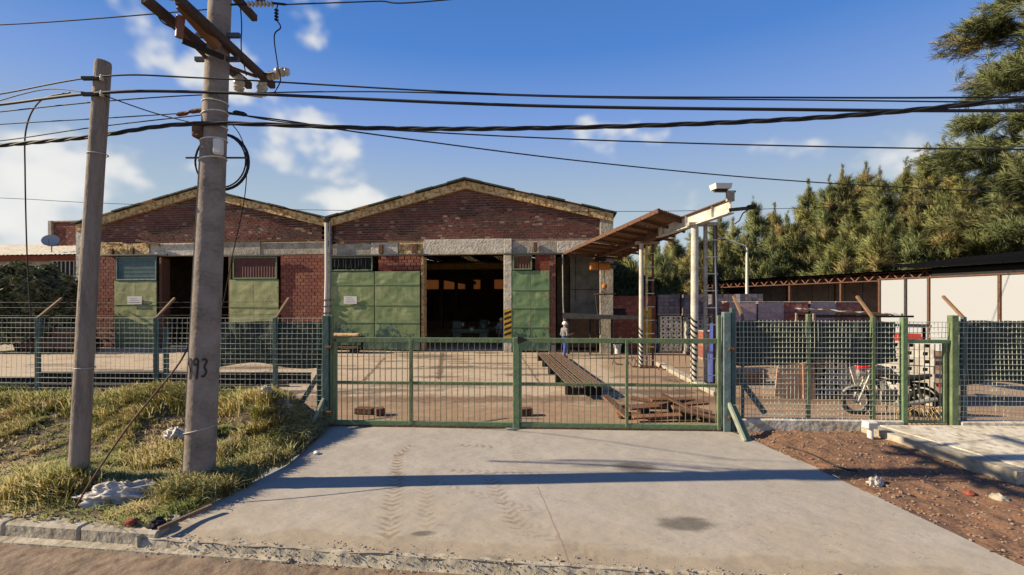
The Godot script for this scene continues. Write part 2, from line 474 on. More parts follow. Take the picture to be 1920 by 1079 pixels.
func yard_texture() -> ImageTexture:
	var n1 := noise_img(256, 0.014, 101, 5); var n2 := noise_img(256, 0.05, 102, 4); var n3 := noise_img(256, 0.16, 103, 3)
	var W := 1536; var H := 704
	var org := Vector2(-26, 27.5); var size := Vector2(42, 18.5)
	var slab_lo := S(150, 133, 112); var slab_hi := S(190, 172, 149)
	var earth_lo := S(118, 94, 73); var earth_hi := S(162, 137, 111)
	var mud := S(92, 68, 48); var oil := S(66, 54, 44)
	var d := PackedByteArray(); d.resize(W * H * 3)
	var k := 0
	for j in H:
		var Z := 27.5 - 18.5 * j / H
		for i in W:
			var x := -26.0 + 42.0 * i / W
			var a: float = n1[((j >> 1) & 255) * 256 + ((i >> 1) & 255)] / 255.0
			var b: float = n2[(j & 255) * 256 + (i & 255)] / 255.0
			var f: float = n3[((j * 3 >> 1) & 255) * 256 + ((i + j) & 255)] / 255.0
			var wob := (a - 0.5) * 2.4 + (b - 0.5) * 1.4 + (f - 0.5) * 0.5
			var e := smoothstep(12.15, 11.75, Z + wob * 0.35)
			if x > 1.0: e = maxf(e, smoothstep(3.1, 3.9, x + wob * 0.5 - (Z - 13.0) * 0.05) * (0.75 + 0.25 * b))
			e = maxf(e, smoothstep(0.57, 0.72, a * 0.6 + b * 0.4) * 0.6)
			var c := slab_lo.lerp(slab_hi, clampf(a * 0.5 + b * 0.3 + f * 0.35 - 0.08, 0, 1)).lerp(earth_lo.lerp(earth_hi, clampf(f * 0.6 + b * 0.5 - 0.05, 0, 1)), e)
			d[k] = int(c.r * 255); d[k + 1] = int(c.g * 255); d[k + 2] = int(c.b * 255)
			k += 3
	var im := Image.create_from_data(W, H, false, Image.FORMAT_RGB8, d)
	var nb := func(i: int, j: int) -> float: return n2[(j & 255) * 256 + (i & 255)] / 255.0
	var nf := func(i: int, j: int) -> float: return n3[(j & 255) * 256 + (i & 255)] / 255.0
	stamp(im, org, size, Vector2(-9, 11.2), Vector2(16, 13.6), mud, func(x: float, Z: float, i: int, j: int) -> float:
		return smoothstep(0.75, 0.2, absf(Z - 12.55 + (nb.call(i, j) - 0.5) * 0.6)) * smoothstep(-8.5, -4.0, x) * (0.45 + 0.5 * nf.call(i, j)))
	for q in [[Vector2(-3.55, 24.6), Vector2(-2.45, 16.0), 0.09], [Vector2(-5.9, 22.2), Vector2(-4.8, 15.4), 0.05], [Vector2(-26, 15.4), Vector2(3.2, 14.6), 0.03], [Vector2(-26, 19.4), Vector2(3.0, 18.4), 0.025], [Vector2(-26, 23.4), Vector2(3.0, 22.4), 0.02], [Vector2(-10.5, 26), Vector2(-8.6, 15.2), 0.03], [Vector2(0.3, 25), Vector2(0.9, 14.7), 0.03], [Vector2(-15.5, 26), Vector2(-13.6, 15.4), 0.03]]:
		var pa: Vector2 = q[0]; var pb: Vector2 = q[1]; var wd: float = q[2]
		stamp(im, org, size, Vector2(minf(pa.x, pb.x) - 0.2, minf(pa.y, pb.y) - 0.2), Vector2(maxf(pa.x, pb.x) + 0.2, maxf(pa.y, pb.y) + 0.2), mud, func(x: float, Z: float, i: int, j: int) -> float:
			return 0.85 * smoothstep(wd * 1.7, wd * 0.3, seg_dist(Vector2(x + (nb.call(i, j) - 0.5) * 0.16, Z), pa, pb)))
	var stains := []
	var r := RandomNumberGenerator.new(); r.seed = 5
	for q in 80:
		stains.append([r.randf_range(-20, 6), r.randf_range(13, 27), r.randf_range(0.5, 2.2), r.randf_range(0.12, 0.45), r.randf_range(0.25, 0.7)])
	stains.append_array([[-5.2, 21.0, 0.9, 0.16, 0.9], [-2.2, 19.0, 1.4, 0.4, 0.7], [0.6, 17.0, 1.1, 0.3, 0.7], [-6.5, 13.6, 1.6, 0.3, 0.8]])
	for s in stains:
		stamp(im, org, size, Vector2(s[0] - s[2] * 1.5, s[1] - s[3] * 1.5), Vector2(s[0] + s[2] * 1.5, s[1] + s[3] * 1.5), oil, func(x: float, Z: float, i: int, j: int) -> float:
			return s[4] * smoothstep(1.5, 0.2, pow((x - s[0]) / s[2], 2.0) + pow((Z - s[1]) / s[3], 2.0) + (nb.call(i, j) - 0.5) * 1.6 + (nf.call(i, j) - 0.5) * 0.8))
	return ImageTexture.create_from_image(im)

func drive_texture() -> ImageTexture:
	var n1 := noise_img(256, 0.012, 111, 5); var n2 := noise_img(256, 0.04, 112, 4); var n3 := noise_img(256, 0.2, 113, 3)
	var W := 1152; var H := 768
	var org := Vector2(-4.5, 9.9); var size := Vector2(9.9, 5.9)
	var c_lo := S(140, 133, 124); var c_hi := S(171, 164, 155)
	var mudc := S(116, 98, 78); var oil := S(84, 79, 72); var dust := S(158, 147, 129)
	var d := PackedByteArray(); d.resize(W * H * 3)
	var k := 0
	for j in H:
		var Z := 9.9 - 5.9 * j / H
		for i in W:
			var x := -4.5 + 9.9 * i / W
			var a: float = n1[((j >> 1) & 255) * 256 + ((i >> 2) & 255)] / 255.0
			var b: float = n2[(j & 255) * 256 + ((i >> 1) & 255)] / 255.0
			var f: float = n3[(j & 255) * 256 + ((i + (j >> 2)) & 255)] / 255.0
			var c := c_lo.lerp(c_hi, clampf(a * 0.4 + b * 0.25 + f * 0.55 - 0.1, 0, 1))
			var kz := Z + kerb_z(x)
			if kz < 2.6:
				var wob := (a - 0.5) + (b - 0.5) * 0.6
				c = c.lerp(dust, 0.55 * smoothstep(1.9, 0.3, kz + wob * 1.5))
				c = c.lerp(S(142, 128, 108), smoothstep(0.34, 0.22, kz + wob * 0.3) * (0.35 + 0.5 * f))
			var sp := f * 0.6 + b * 0.5
			if sp > 0.72: c = c.lerp(S(120, 108, 92), 0.6 * smoothstep(0.72, 0.86, sp))
			d[k] = int(c.r * 255); d[k + 1] = int(c.g * 255); d[k + 2] = int(c.b * 255)
			k += 3
	var im := Image.create_from_data(W, H, false, Image.FORMAT_RGB8, d)
	var nb := func(i: int, j: int) -> float: return n2[(j & 255) * 256 + ((i >> 1) & 255)] / 255.0
	var nf := func(i: int, j: int) -> float: return n3[(j & 255) * 256 + (i & 255)] / 255.0
	for q in [[Vector2(-1.78, 8.5), Vector2(-1.9, 8.05), 0.13, 0.8], [Vector2(-1.9, 8.05), Vector2(-1.75, 7.2), 0.11, 0.9], [Vector2(-1.75, 7.2), Vector2(-1.35, 5.2), 0.17, 0.6], [Vector2(-1.3, 7.3), Vector2(-1.0, 5.6), 0.15, 0.3], [Vector2(-0.9, 8.55), Vector2(-0.35, 8.45), 0.1, 0.7], [Vector2(-0.35, 7.1), Vector2(0.05, 5.6), 0.16, 0.5], [Vector2(-0.9, 7.35), Vector2(0.4, 7.2), 0.1, 0.5], [Vector2(0.0, 9.3), Vector2(0.2, 6.9), 0.16, 0.22], [Vector2(1.2, 8.6), Vector2(1.4, 7.4), 0.14, 0.2], [Vector2(-1.1, 6.9), Vector2(0.3, 6.0), 0.12, 0.3], [Vector2(0.2, 5.6), Vector2(0.9, 4.9), 0.16, 0.3]]:
		var pa: Vector2 = q[0]; var pb: Vector2 = q[1]; var wd: float = q[2]; var st: float = q[3]
		stamp(im, org, size, Vector2(minf(pa.x, pb.x) - wd, minf(pa.y, pb.y) - wd), Vector2(maxf(pa.x, pb.x) + wd, maxf(pa.y, pb.y) + wd), mudc, func(x: float, Z: float, i: int, j: int) -> float:
			var p := Vector2(x, Z); var dd := seg_dist(p, pa, pb)
			if dd > wd: return 0.0
			var dr := (pb - pa).normalized()
			var bars := smoothstep(-0.2, 0.5, sin(((p - pa).dot(dr) + absf((p - pa).cross(dr)) * 0.8 + (nb.call(i, j) - 0.5) * 0.06) * 48.0))
			return minf(st * 0.95, 1.0) * bars * smoothstep(wd, wd * 0.4, dd + (nf.call(i, j) - 0.5) * 0.06) * smoothstep(0.3, 0.62, nf.call(i, j) * 0.5 + nb.call(i, j) * 0.6))
	for s in [[1.9, 7.45, 0.32, 0.22, 0.8], [2.05, 5.67, 0.3, 0.17, 0.8], [1.2, 7.5, 0.3, 0.07, 0.35], [-1.0, 5.45, 0.12, 0.05, 0.8], [-3.0, 5.2, 0.12, 0.06, 0.6], [-0.2, 5.0, 0.15, 0.07, 0.5]]:
		stamp(im, org, size, Vector2(s[0] - s[2] * 1.6, s[1] - s[3] * 1.6), Vector2(s[0] + s[2] * 1.6, s[1] + s[3] * 1.6), oil, func(x: float, Z: float, i: int, j: int) -> float:
			return s[4] * smoothstep(1.9, 0.0, pow((x - s[0]) / s[2], 2.0) + pow((Z - s[1]) / s[3], 2.0) + (nb.call(i, j) - 0.5) * 1.2 + (nf.call(i, j) - 0.5) * 0.6))
	stamp(im, org, size, Vector2(0.2, 4.5), Vector2(0.8, 6.8), mudc, func(x: float, Z: float, i: int, j: int) -> float:
		return 0.7 * smoothstep(0.011, 0.003, seg_dist(Vector2(x + (nb.call(i, j) - 0.5) * 0.02, Z), Vector2(0.36, 6.75), Vector2(0.62, 4.6))))
	return ImageTexture.create_from_image(im)

func build_ground() -> void:
	var q := MB.new()
	q.grid(40, 40, func(u: float, v: float) -> Vector3:
		var x := (u - 0.5) * 900.0
		return Vector3(x, -0.03, lerpf(-9.0, -700.0, v * v)))
	structure("ground", q, M.dirt, "bare brown earth stretching behind the factory")
	# the road, its gutter lip and the kerb
	q = MB.new()
	q.grid(120, 24, func(u: float, v: float) -> Vector3:
		var s := (u - 0.5); var x := s * 20.0 + s * s * s * 1000.0
		var z := kerb_z(x) + 0.1 + 12.0 * (1.0 - v) * (1.0 - v)
		return Vector3(x, -0.27 + 0.05 * clampf((kerb_z(x) + 3.5 - z) * -0.1, 0, 1) + lump.get_noise_2d(x * 40, z * 40) * 0.012, z))
	var road_tex := ntex(1024, 0.006, 0.09, 0.5, 61, [[0.1, S(90, 76, 62)], [0.5, S(120, 103, 86)], [0.9, S(142, 125, 105)]], [[0, S(88, 68, 53)], [1, S(118, 97, 79)]], 0.01, 0.52, 0.95)
	structure("road", q, mat(Color.WHITE, 0.95, 0, road_tex, 0.4, M.n_rough, 0.7), "dusty worn road along the kerb")
	q = MB.new()
	var dk := Vector3(1, 0, 0.1192).normalized(); var nk := Vector3(-dk.z, 0, dk.x)
	q.bar(Vector3(-60, -0.262, kerb_z(-60) + 0.06), Vector3(-2.4, -0.262, kerb_z(-2.4) + 0.06), 0.14, 0.03)
	structure("gutter", q, M.concrete)
	var kerb := Node3D.new()
	kerb.name = "kerb"; add_child(kerb); meta(kerb, "worn concrete kerb beside the grass verge", "", "", "structure")
	for k in 46:
		var x0 := -40.0 + k * 1.0; var x1 := x0 + 0.985
		if x1 > -3.9 and x0 < 5.1: continue
		var mb := MB.new()
		var dy := rng.randf_range(-0.008, 0.008)
		mb.bar(Vector3(x0, -0.19 + dy, kerb_z(x0) - 0.1), Vector3(x1, -0.19 + dy, kerb_z(x1) - 0.1), 0.2, 0.2, Vector3.UP, 0.025)
		put("kerb_stone", mb, M.concrete, kerb)
	# the driveway
	q = MB.new()
	q.grid(60, 48, func(u: float, v: float) -> Vector3:
		var zz := lerpf(-4.2, -9.75, v)
		var x := lerpf(drive_left(zz), drive_right(zz), u)
		var z := lerpf(kerb_z(x) + 0.02, fence_z(x) - 0.12, v)
		x = lerpf(drive_left(z), drive_right(z), u)
		var lip := smoothstep(0.09, 0.0, v) * (0.05 + 0.03 * lump.get_noise_2d(x * 180, 5))
		return Vector3(x, drive_y(x, z) + 0.012 - lip + lump.get_noise_2d(x * 30, z * 30) * 0.008, z), func(p: Vector3) -> Vector2: return Vector2((p.x + 4.5) / 9.9, (9.9 + p.z) / 5.9))
	var dm := print_mat(drive_texture(), 0.92)
	dm.normal_enabled = true; dm.normal_texture = M.n_fine; dm.normal_scale = 0.18
	dm.uv1_scale = Vector3.ONE
	structure("driveway", q, dm, "pale concrete driveway with muddy tyre tracks before the gate")
	q = MB.new()
	for k in 2:
		var side := k
		var prev := Vector3.ZERO
		for i in 25:
			var z := lerpf(-5.4 if side == 0 else -4.36, -9.7, i / 24.0)
			var x := drive_left(z) if side == 0 else drive_right(z)
			var p := Vector3(x, drive_y(x, z) + 0.012, z)
			if i > 0:
				if side == 1: q.quad(prev + Vector3(0, -0.14, 0), p + Vector3(0, -0.14, 0), p, prev)
				else: q.quad(p + Vector3(0, -0.14, 0), prev + Vector3(0, -0.14, 0), prev, p)
			prev = p
	structure("driveway_edge", q, M.concrete)
	# front lip of the driveway, broken and gravelly
	q = MB.new()
	q.grid(160, 8, func(u: float, v: float) -> Vector3:
		var x := lerpf(-4.3, 5.2, u)
		var z := kerb_z(x) + lerpf(0.1, -0.03, v) + lump.get_noise_2d(x * 300, 9) * 0.03
		return Vector3(x, lerpf(-0.29, drive_y(x, z) - 0.03, smoothstep(0.25, 0.75, v)) + lump.get_noise_2d(x * 500, v * 400) * 0.02, z))
	structure("driveway_lip", q, M.concrete)
	# grass bank on the left, bare earth on the right
	q = MB.new()
	q.grid(230, 90, func(u: float, v: float) -> Vector3:
		var r := 1.0 - u
		var zz := lerpf(-5.0, -9.8, v)
		var x := drive_left(zz) + 0.03 - (7.0 * r + 50.0 * pow(r, 7.0))
		var z := lerpf(kerb_z(x) - 0.19, fence_z(x) - 0.3, v)
		return Vector3(x, bank_y(x, z), z))
	var bank_tex := ntex(1024, 0.012, 0.07, 0.55, 71, [[0.1, S(62, 50, 38)], [0.45, S(92, 76, 55)], [0.6, S(108, 92, 66)], [0.9, S(140, 120, 88)]], [[0, S(56, 44, 36)], [1, S(92, 74, 60)]], 0.014, 0.5, 0.7)
	structure("grass_bank", q, mat(Color.WHITE, 0.98, 0, bank_tex, 0.5, M.n_rough, 1.2), "rough earth bank between the kerb and the fence")
	q = MB.new()
	q.grid(180, 90, func(u: float, v: float) -> Vector3:
		var zz := lerpf(-4.6, -9.4, v)
		var x := drive_right(zz) - 0.03 + (7.0 * u + 50.0 * pow(u, 7.0))
		var z := lerpf(kerb_z(x) - 0.19, fence_z(x) - 0.15, v)
		return Vector3(x, dirt_y(x, z), z))
	structure("bare_earth", q, M.dirt, "reddish bare earth beside the driveway")
	# the yard
	q = MB.new()
	q.grid(84, 37, func(u: float, v: float) -> Vector3:
		var x := -26.0 + 42.0 * u; var z := lerpf(fence_z(x) - 0.08, -27.5, v)
		return Vector3(x, -0.004 + lump.get_noise_2d(x * 12, z * 12) * 0.02 * smoothstep(9.8, 11.0, -z), z), func(p: Vector3) -> Vector2: return Vector2((p.x + 26.0) / 42.0, (27.5 + p.z) / 18.5))
	var ym := print_mat(yard_texture(), 0.95)
	structure("yard", q, ym, "cracked dusty concrete yard with mud stains behind the gate")
	q = MB.new()
	q.quad(Vector3(-60, -0.012, -9), Vector3(-26, -0.012, -9), Vector3(-26, -0.012, -70), Vector3(-60, -0.012, -70))
	q.quad(Vector3(-26, -0.012, -27.4), Vector3(16, -0.012, -27.4), Vector3(16, -0.012, -70), Vector3(-26, -0.012, -70))
	structure("hall_floor", q, M.concrete)

# ---------- factory ----------
func rt(u: float) -> float:   # roof line of the two bays
	var w := fposmod(u, 15.1)
	return 7.08 + (1.0 - absf(w / 7.55 - 1.0)) * 1.9

func door_texture(dark_base: Color, sd: int, stain: float) -> ImageTexture:
	var n1 := noise_img(256, 0.012, sd, 4); var n2 := noise_img(256, 0.05, sd + 1, 4)
	return paint(256, 384, func(i: int, j: int) -> Color:
		var a: float = n1[(j % 256) * 256 + i] / 255.0; var b: float = n2[(j % 256) * 256 + i] / 255.0; var run: float = n2[((j / 9) % 256) * 256 + (i * 2) % 256] / 255.0
		var y := 1.0 - j / 384.0
		var c := dark_base.darkened(0.1).lerp(dark_base.lightened(0.07), clampf(a * 0.6 + b * 0.4, 0, 1))
		# dark bluish repainted patch low on the sheets, with a ragged outline
		var e := y - 0.17 - (a - 0.5) * 0.3 - (b - 0.5) * 0.2 - 0.05 * sin(i * 0.024)
		c = c.lerp(S(44, 82, 70).lerp(S(34, 62, 62), b), stain * smoothstep(0.1, 0.02, e) * smoothstep(-0.32, -0.14, e + 0.08))
		c = c.lerp(S(168, 166, 122), 0.35 * smoothstep(0.5, 0.75, a))
		c = c.lerp(S(104, 82, 54), 0.55 * smoothstep(0.66, 0.85, run * 0.75 + b * 0.3))
		c = c.lerp(S(120, 86, 56), 0.7 * smoothstep(0.70, 0.78, a * 0.4 + b * 0.6))
		c = c.lerp(S(150, 154, 120), 0.3 * smoothstep(0.78, 0.9, b))
		return c)

func door_leaf(parent: Node, called: String, u0: float, u1: float, h0: float, h1: float, d: float, m: Material, seams: Array, sd: int) -> Node3D:
	var leaf := Node3D.new()
	leaf.name = called
	parent.add_child(leaf, true)
	var nz := FastNoiseLite.new(); nz.seed = sd; nz.frequency = 0.9; nz.fractal_octaves = 3
	var ys := [h0]; ys.append_array(seams); ys.append(h1)
	for k in ys.size() - 1:
		for half in 2:
			var a0: float = lerpf(u0, u1, half * 0.5) + 0.006; var a1: float = lerpf(u0, u1, half * 0.5 + 0.5) - 0.006
			var y0: float = ys[k] + 0.006; var y1: float = ys[k + 1] - 0.006
			var q := MB.new()
			q.grid(14, 12, func(s: float, t: float) -> Vector3:
				var u := lerpf(a0, a1, s); var h := lerpf(y0, y1, t)
				var edge := minf(minf(s, 1.0 - s), minf(t, 1.0 - t))
				var dent := nz.get_noise_2d(u * 0.9, h * 1.0) * 0.026 + nz.get_noise_2d(u * 1.2 + 40, h * 4.5) * 0.014
				return Vector3(u, h, d + dent * smoothstep(0.0, 0.22, edge) + 0.012 * k * 0.3), func(p: Vector3) -> Vector2: return Vector2((p.x - u0) / (u1 - u0), 1.0 - (p.y - h0) / (h1 - h0)))
			put("sheet", q, m, leaf)
	for y in seams:
		bx(leaf, "rail", M.greenp, Vector3((u0 + u1) * 0.5, y, d + 0.012), Vector3(u1 - u0, 0.045, 0.03), 0.006)
	bx(leaf, "back_frame", M.rust, Vector3((u0 + u1) * 0.5, (h0 + h1) * 0.5, d - 0.07), Vector3(u1 - u0 - 0.02, h1 - h0 - 0.02, 0.03))
	return leaf

func brick_colors(i: int) -> Color:
	var pal := [Color(0.10, 0.042, 0.036), Color(0.135, 0.05, 0.04), Color(0.165, 0.056, 0.045), Color(0.19, 0.064, 0.05), Color(0.215, 0.078, 0.06), Color(0.25, 0.105, 0.08), Color(0.34, 0.24, 0.19)]
	return pal[i % 7]

func build_factory() -> void:
	var F := thing("factory", "twin gabled brick factory with green sheet doors and stained concrete eaves", "factory", FACTORY_AT, FACTORY_TURN)
	var D := 40.0
	# concrete frame
	for c in [["pier", -15.25, -14.49, 7.02, 0.06, "pale"], ["pier", 14.47, 15.13, 7.02, 0.06, "concrete"], ["column", 9.58, 9.99, 5.84, 0.12, "pale"], ["column", -0.14, 0.16, 6.9, 0.02, "concrete"], ["column", 5.17, 5.30, 5.0, 0.03, "rustc"], ["column", 12.0, 12.22, 0.4, 0.05, "concrete"], ["column", -10.02, -9.86, 5.1, 0.02, "rust"], ["column", -5.8, -5.64, 5.1, 0.02, "rust"]]:
		bx(F, c[0], M[c[5]], Vector3((c[1] + c[2]) * 0.5, c[3] * 0.5 - 0.05, c[4] - 0.3), Vector3(c[2] - c[1], c[3] + 0.1, 0.6), 0.02)
	# lintels, in the lengths that show
	for c in [[-14.49, -12.3, 5.22, 6.0, 0.02, "rustc"], [-12.28, -10.6, 5.2, 5.92, 0.04, "rustc"], [-10.58, -7.2, 5.2, 5.9, 0.0, "pale"], [-7.18, -3.9, 5.18, 5.9, 0.03, "concrete"], [-3.88, -0.14, 5.18, 5.86, 0.0, "concrete"],
		[0.16, 2.4, 5.12, 5.72, 0.0, "concrete"], [2.42, 3.9, 5.12, 5.76, 0.03, "pale"], [3.92, 5.28, 5.1, 5.72, -0.02, "rustc"], [5.3, 9.56, 5.08, 5.86, 0.1, "pale"], [10.0, 12.3, 5.06, 5.72, 0.0, "concrete"], [12.32, 14.47, 5.06, 5.7, 0.04, "pale"]]:
		bx(F, "lintel", M[c[5]], Vector3((c[0] + c[1]) * 0.5, (c[2] + c[3]) * 0.5, c[4] - 0.2), Vector3(c[1] - c[0], c[3] - c[2], 0.4), 0.015)
	for c in [[3.0, 0.24], [4.85, 0.3], [-12.9, 0.2], [-11.6, 0.2], [-6.9, 0.22], [11.2, 0.2]]:
		bx(F, "bracket", M.rust, Vector3(c[0], 5.4, 0.1), Vector3(c[1], 0.5, 0.12), 0.02)
	# door tracks
	for c in [[-13.4, -9.3, 5.24], [-6.3, -2.4, 5.12], [0.2, 5.6, 5.06], [9.6, 12.6, 5.04]]:
		bx(F, "door_track", M.steel, Vector3((c[0] + c[1]) * 0.5, c[2], 0.22), Vector3(c[1] - c[0], 0.09, 0.1), 0.01)
	bx(F, "ledge_rail", M.rust, Vector3(2.6, 5.86, 0.08), Vector3(5.4, 0.04, 0.08))
	bx(F, "ledge_rail", M.rust, Vector3(-5.5, 5.96, 0.08), Vector3(10.8, 0.04, 0.08))
	for c in [[-11.3, 6.08, 1.5, -0.28], [-13.1, 5.92, 0.9, -0.1]]:
		var br := MB.new(); br.bar(Vector3(c[0], c[1], 0.16), Vector3(c[0] + c[2], c[1] + c[3], 0.2), 0.09, 0.12)
		put("loose_beam", br, M.rust, F)
	# brick gables: mortar wall behind, bricks proud of it
	var wall := MB.new()
	for b in [-15.1, 0.0]:
		for s in [[0.4, 7.55], [7.55, 14.7]]:
			var a0: float = b + s[0]; var a1: float = b + s[1]
			wall.quad(Vector3(a0, 5.6, -0.056), Vector3(a1, 5.6, -0.056), Vector3(a1, rt(a1) - 0.1 if s[1] != 7.55 else 8.88, -0.056), Vector3(a0, rt(a0) - 0.1 if s[0] != 7.55 else 8.88, -0.056))
	put("mortar_wall", wall, M.mortar, F)
	var many := MB.new()
	var meshes := []; var mats := []
	for k in 7:
		var q := MB.new(); q.cbox(Vector3.ZERO, Vector3(0.238, 0.09, 0.12), 0.006); meshes.append(q.mesh())
		var cc := brick_colors(k)
		mats.append(mat(cc.linear_to_srgb(), 0.95, 0, M.mott, 1.5, M.n_fine, 1.0))
	var nz := FastNoiseLite.new(); nz.seed = 77; nz.frequency = 0.25
	var picked := 0
	for b in [0.0, -15.1]:
		var row := 0
		while true:
			var y := 5.9 + row * 0.128 + 0.05
			if y > 8.6: break
			var off := 0.13 if row % 2 else 0.0
			for k in 58:
				var u: float = b + 0.3 + off + k * 0.262
				if u > b + 14.75 or u < b + 0.3: continue
				if y + 0.06 > rt(u - 0.12) - 0.3 or y + 0.06 > rt(u + 0.12) - 0.3: continue
				var tone := nz.get_noise_2d(u, y * 2.0)
				if tone > 0.5 and rng.randf() < 0.25: continue     # a brick that has fallen out
				var ci := int(clampf((tone + 0.5) * 5.0 + rng.randf_range(-1.6, 1.6), 0, 5)) if rng.randf() > 0.05 else 6
				var p := Vector3(u + rng.randf_range(-0.006, 0.006), y + rng.randf_range(-0.005, 0.005), -0.1 + rng.randf_range(-0.012, 0.012))
				if b == 0.0 and picked < 300 and y < 7.4 and u > 2.4 and u < 12.6:
					part_of(F, "brick", meshes[ci], mats[ci], Transform3D(Basis(), p)); picked += 1
				else:
					many.col = brick_colors(ci)
					many.box(p, Vector3(0.238, 0.09, 0.12))
			row += 1
	meta(put("brick_course", many, M.brick_joined, F), "", "", "", "stuff")
	# rake beams under the roof and the roof sheets; some are translucent, added to let daylight into the hall
	var added_rooflight := mat(S(206, 176, 128), 0.6)
	added_rooflight.backlight_enabled = true; added_rooflight.backlight = Color(0.24, 0.2, 0.15)
	for b in [-15.1, 0.0]:
		for s in [-1.0, 1.0]:
			var mid: float = b + 7.55
			var n := 6
			for k in n:
				var ua: float = mid + s * 7.6 * k / n; var ub: float = mid + s * (7.6 * (k + 1) / n - 0.015)
				var h := func(u: float) -> float: return 8.9 - absf(u - mid) / 7.55 * 1.86
				var q := MB.new()
				var lo: float = minf(ua, ub); var hi: float = maxf(ua, ub)
				var yl: float = h.call(lo); var yh: float = h.call(hi)
				var dz := rng.randf_range(-0.012, 0.012)
				q.hexa([Vector3(lo, yl - 0.40, 0.14 + dz), Vector3(hi, yh - 0.40, 0.14 + dz), Vector3(hi, yh - 0.40, -0.3), Vector3(lo, yl - 0.40, -0.3), Vector3(lo, yl, 0.14 + dz), Vector3(hi, yh, 0.14 + dz), Vector3(hi, yh, -0.3), Vector3(lo, yl, -0.3)])
				put("rake_beam", q, M.rustc, F)
			for k in 9:
				var a: float = k * 0.855; var c: float = a + 0.9
				var lift := rng.randf_range(0.0, 0.035); var reach := rng.randf_range(0.24, 0.42)
				var ua: float = mid + s * minf(a, 7.75); var ub: float = mid + s * minf(c, 7.75)
				var lo: float = minf(ua, ub); var hi: float = maxf(ua, ub)
				var y := func(u: float) -> float: return 8.925 - absf(u - mid) / 7.55 * 1.86 + lift
				var q := MB.new()
				if k in [3, 6]: q.quad(Vector3(lo, y.call(lo) + 0.05, reach), Vector3(hi, y.call(hi) + 0.05, reach), Vector3(hi, y.call(hi) + 0.05, -D), Vector3(lo, y.call(lo) + 0.05, -D))
				else: q.hexa([Vector3(lo, y.call(lo), reach), Vector3(hi, y.call(hi), reach), Vector3(hi, y.call(hi), -D), Vector3(lo, y.call(lo), -D), Vector3(lo, y.call(lo) + 0.075, reach), Vector3(hi, y.call(hi) + 0.075, reach), Vector3(hi, y.call(hi) + 0.075, -D), Vector3(lo, y.call(lo) + 0.075, -D)])
				put("roof_sheet", q, added_rooflight if k in [3, 6] else M.roof, F)
	# side, dividing and back walls
	bx(F, "side_wall", M.interior, Vector3(-15.1, 3.5, -20.3), Vector3(0.25, 7.1, 39.0))
	bx(F, "side_wall", M.interior, Vector3(15.0, 3.5, -20.3), Vector3(0.25, 7.1, 39.0))
	for c in [[-15.1, 4.0, 0.0, 4.2], [-15.1, 6.2, 0.0, 8.8]]: pass
	var back := MB.new()
	for w in [[-15.1, 0.0, 15.1, 4.5], [-15.1, 5.8, 15.1, 7.2]]:
		back.box(Vector3((w[0] + w[2]) * 0.5, (w[1] + w[3]) * 0.5, -D), Vector3(w[2] - w[0], w[3] - w[1], 0.2))
	for w in [[-15.1, -13], [-9, -6.7], [-4.7, -4.05], [-1.0, 0.15], [1.1, 3.0], [6.0, 8.0], [11.0, 15.1]]:
		back.box(Vector3((w[0] + w[1]) * 0.5, 5.15, -D), Vector3(w[1] - w[0], 1.3, 0.2))
	for b in [-15.1, 0.0]:
		back.hexa([Vector3(b, 7.2, -D + 0.1), Vector3(b + 15.1, 7.2, -D + 0.1), Vector3(b + 15.1, 7.2, -D - 0.1), Vector3(b, 7.2, -D - 0.1), Vector3(b + 7.5, 8.85, -D + 0.1), Vector3(b + 7.6, 8.85, -D + 0.1), Vector3(b + 7.6, 8.85, -D - 0.1), Vector3(b + 7.5, 8.85, -D - 0.1)])
	put("back_wall", back, M.interior, F)
	var amber := mat(S(255, 206, 140), 0.6)
	amber.backlight_enabled = true; amber.backlight = Color(0.8, 0.48, 0.22)
	for w in [[-13, -9], [-6.7, -4.7], [-4.05, -1.0], [0.15, 1.1], [3.0, 6.0], [8.0, 11.0]]:
		var k := 0
		var x: float = w[0]
		while x < w[1] - 0.05:
			var gq := MB.new(); var gz := -D + 0.02 * (k % 2)
			gq.quad(Vector3(x - 0.01, 4.5, gz), Vector3(x + 0.58, 4.5, gz), Vector3(x + 0.58, 5.8, gz), Vector3(x - 0.01, 5.8, gz)); put("glazing_panel", gq, amber, F)
			x += 0.57; k += 1
	# infill of the left bay
	bx(F, "brick_infill", M.redpanel, Vector3(-13.59, 2.6, -0.14), Vector3(1.8, 5.25, 0.28))
	bx(F, "brick_infill", M.redpanel, Vector3(-1.44, 2.56, -0.14), Vector3(2.58, 5.2, 0.28))
	bx(F, "brick_infill", M.redpanel, Vector3(11.56, 4.6, -0.2), Vector3(0.76, 0.86, 0.2))
	bx(F, "brick_infill", M.redpanel, Vector3(4.0, 4.65, -0.2), Vector3(2.4, 0.84, 0.2))
	# courses of hollow brick on the infill panels
	var infill := MB.new()
	var reds := [Color(0.30, 0.11, 0.075), Color(0.26, 0.09, 0.065), Color(0.34, 0.14, 0.095), Color(0.28, 0.10, 0.08)]
	M.hollow = []
	for c in reds: M.hollow.append(mat((c as Color).linear_to_srgb(), 0.95, 0, M.mott, 1.5, M.n_fine, 1.0))
	var laid := 0
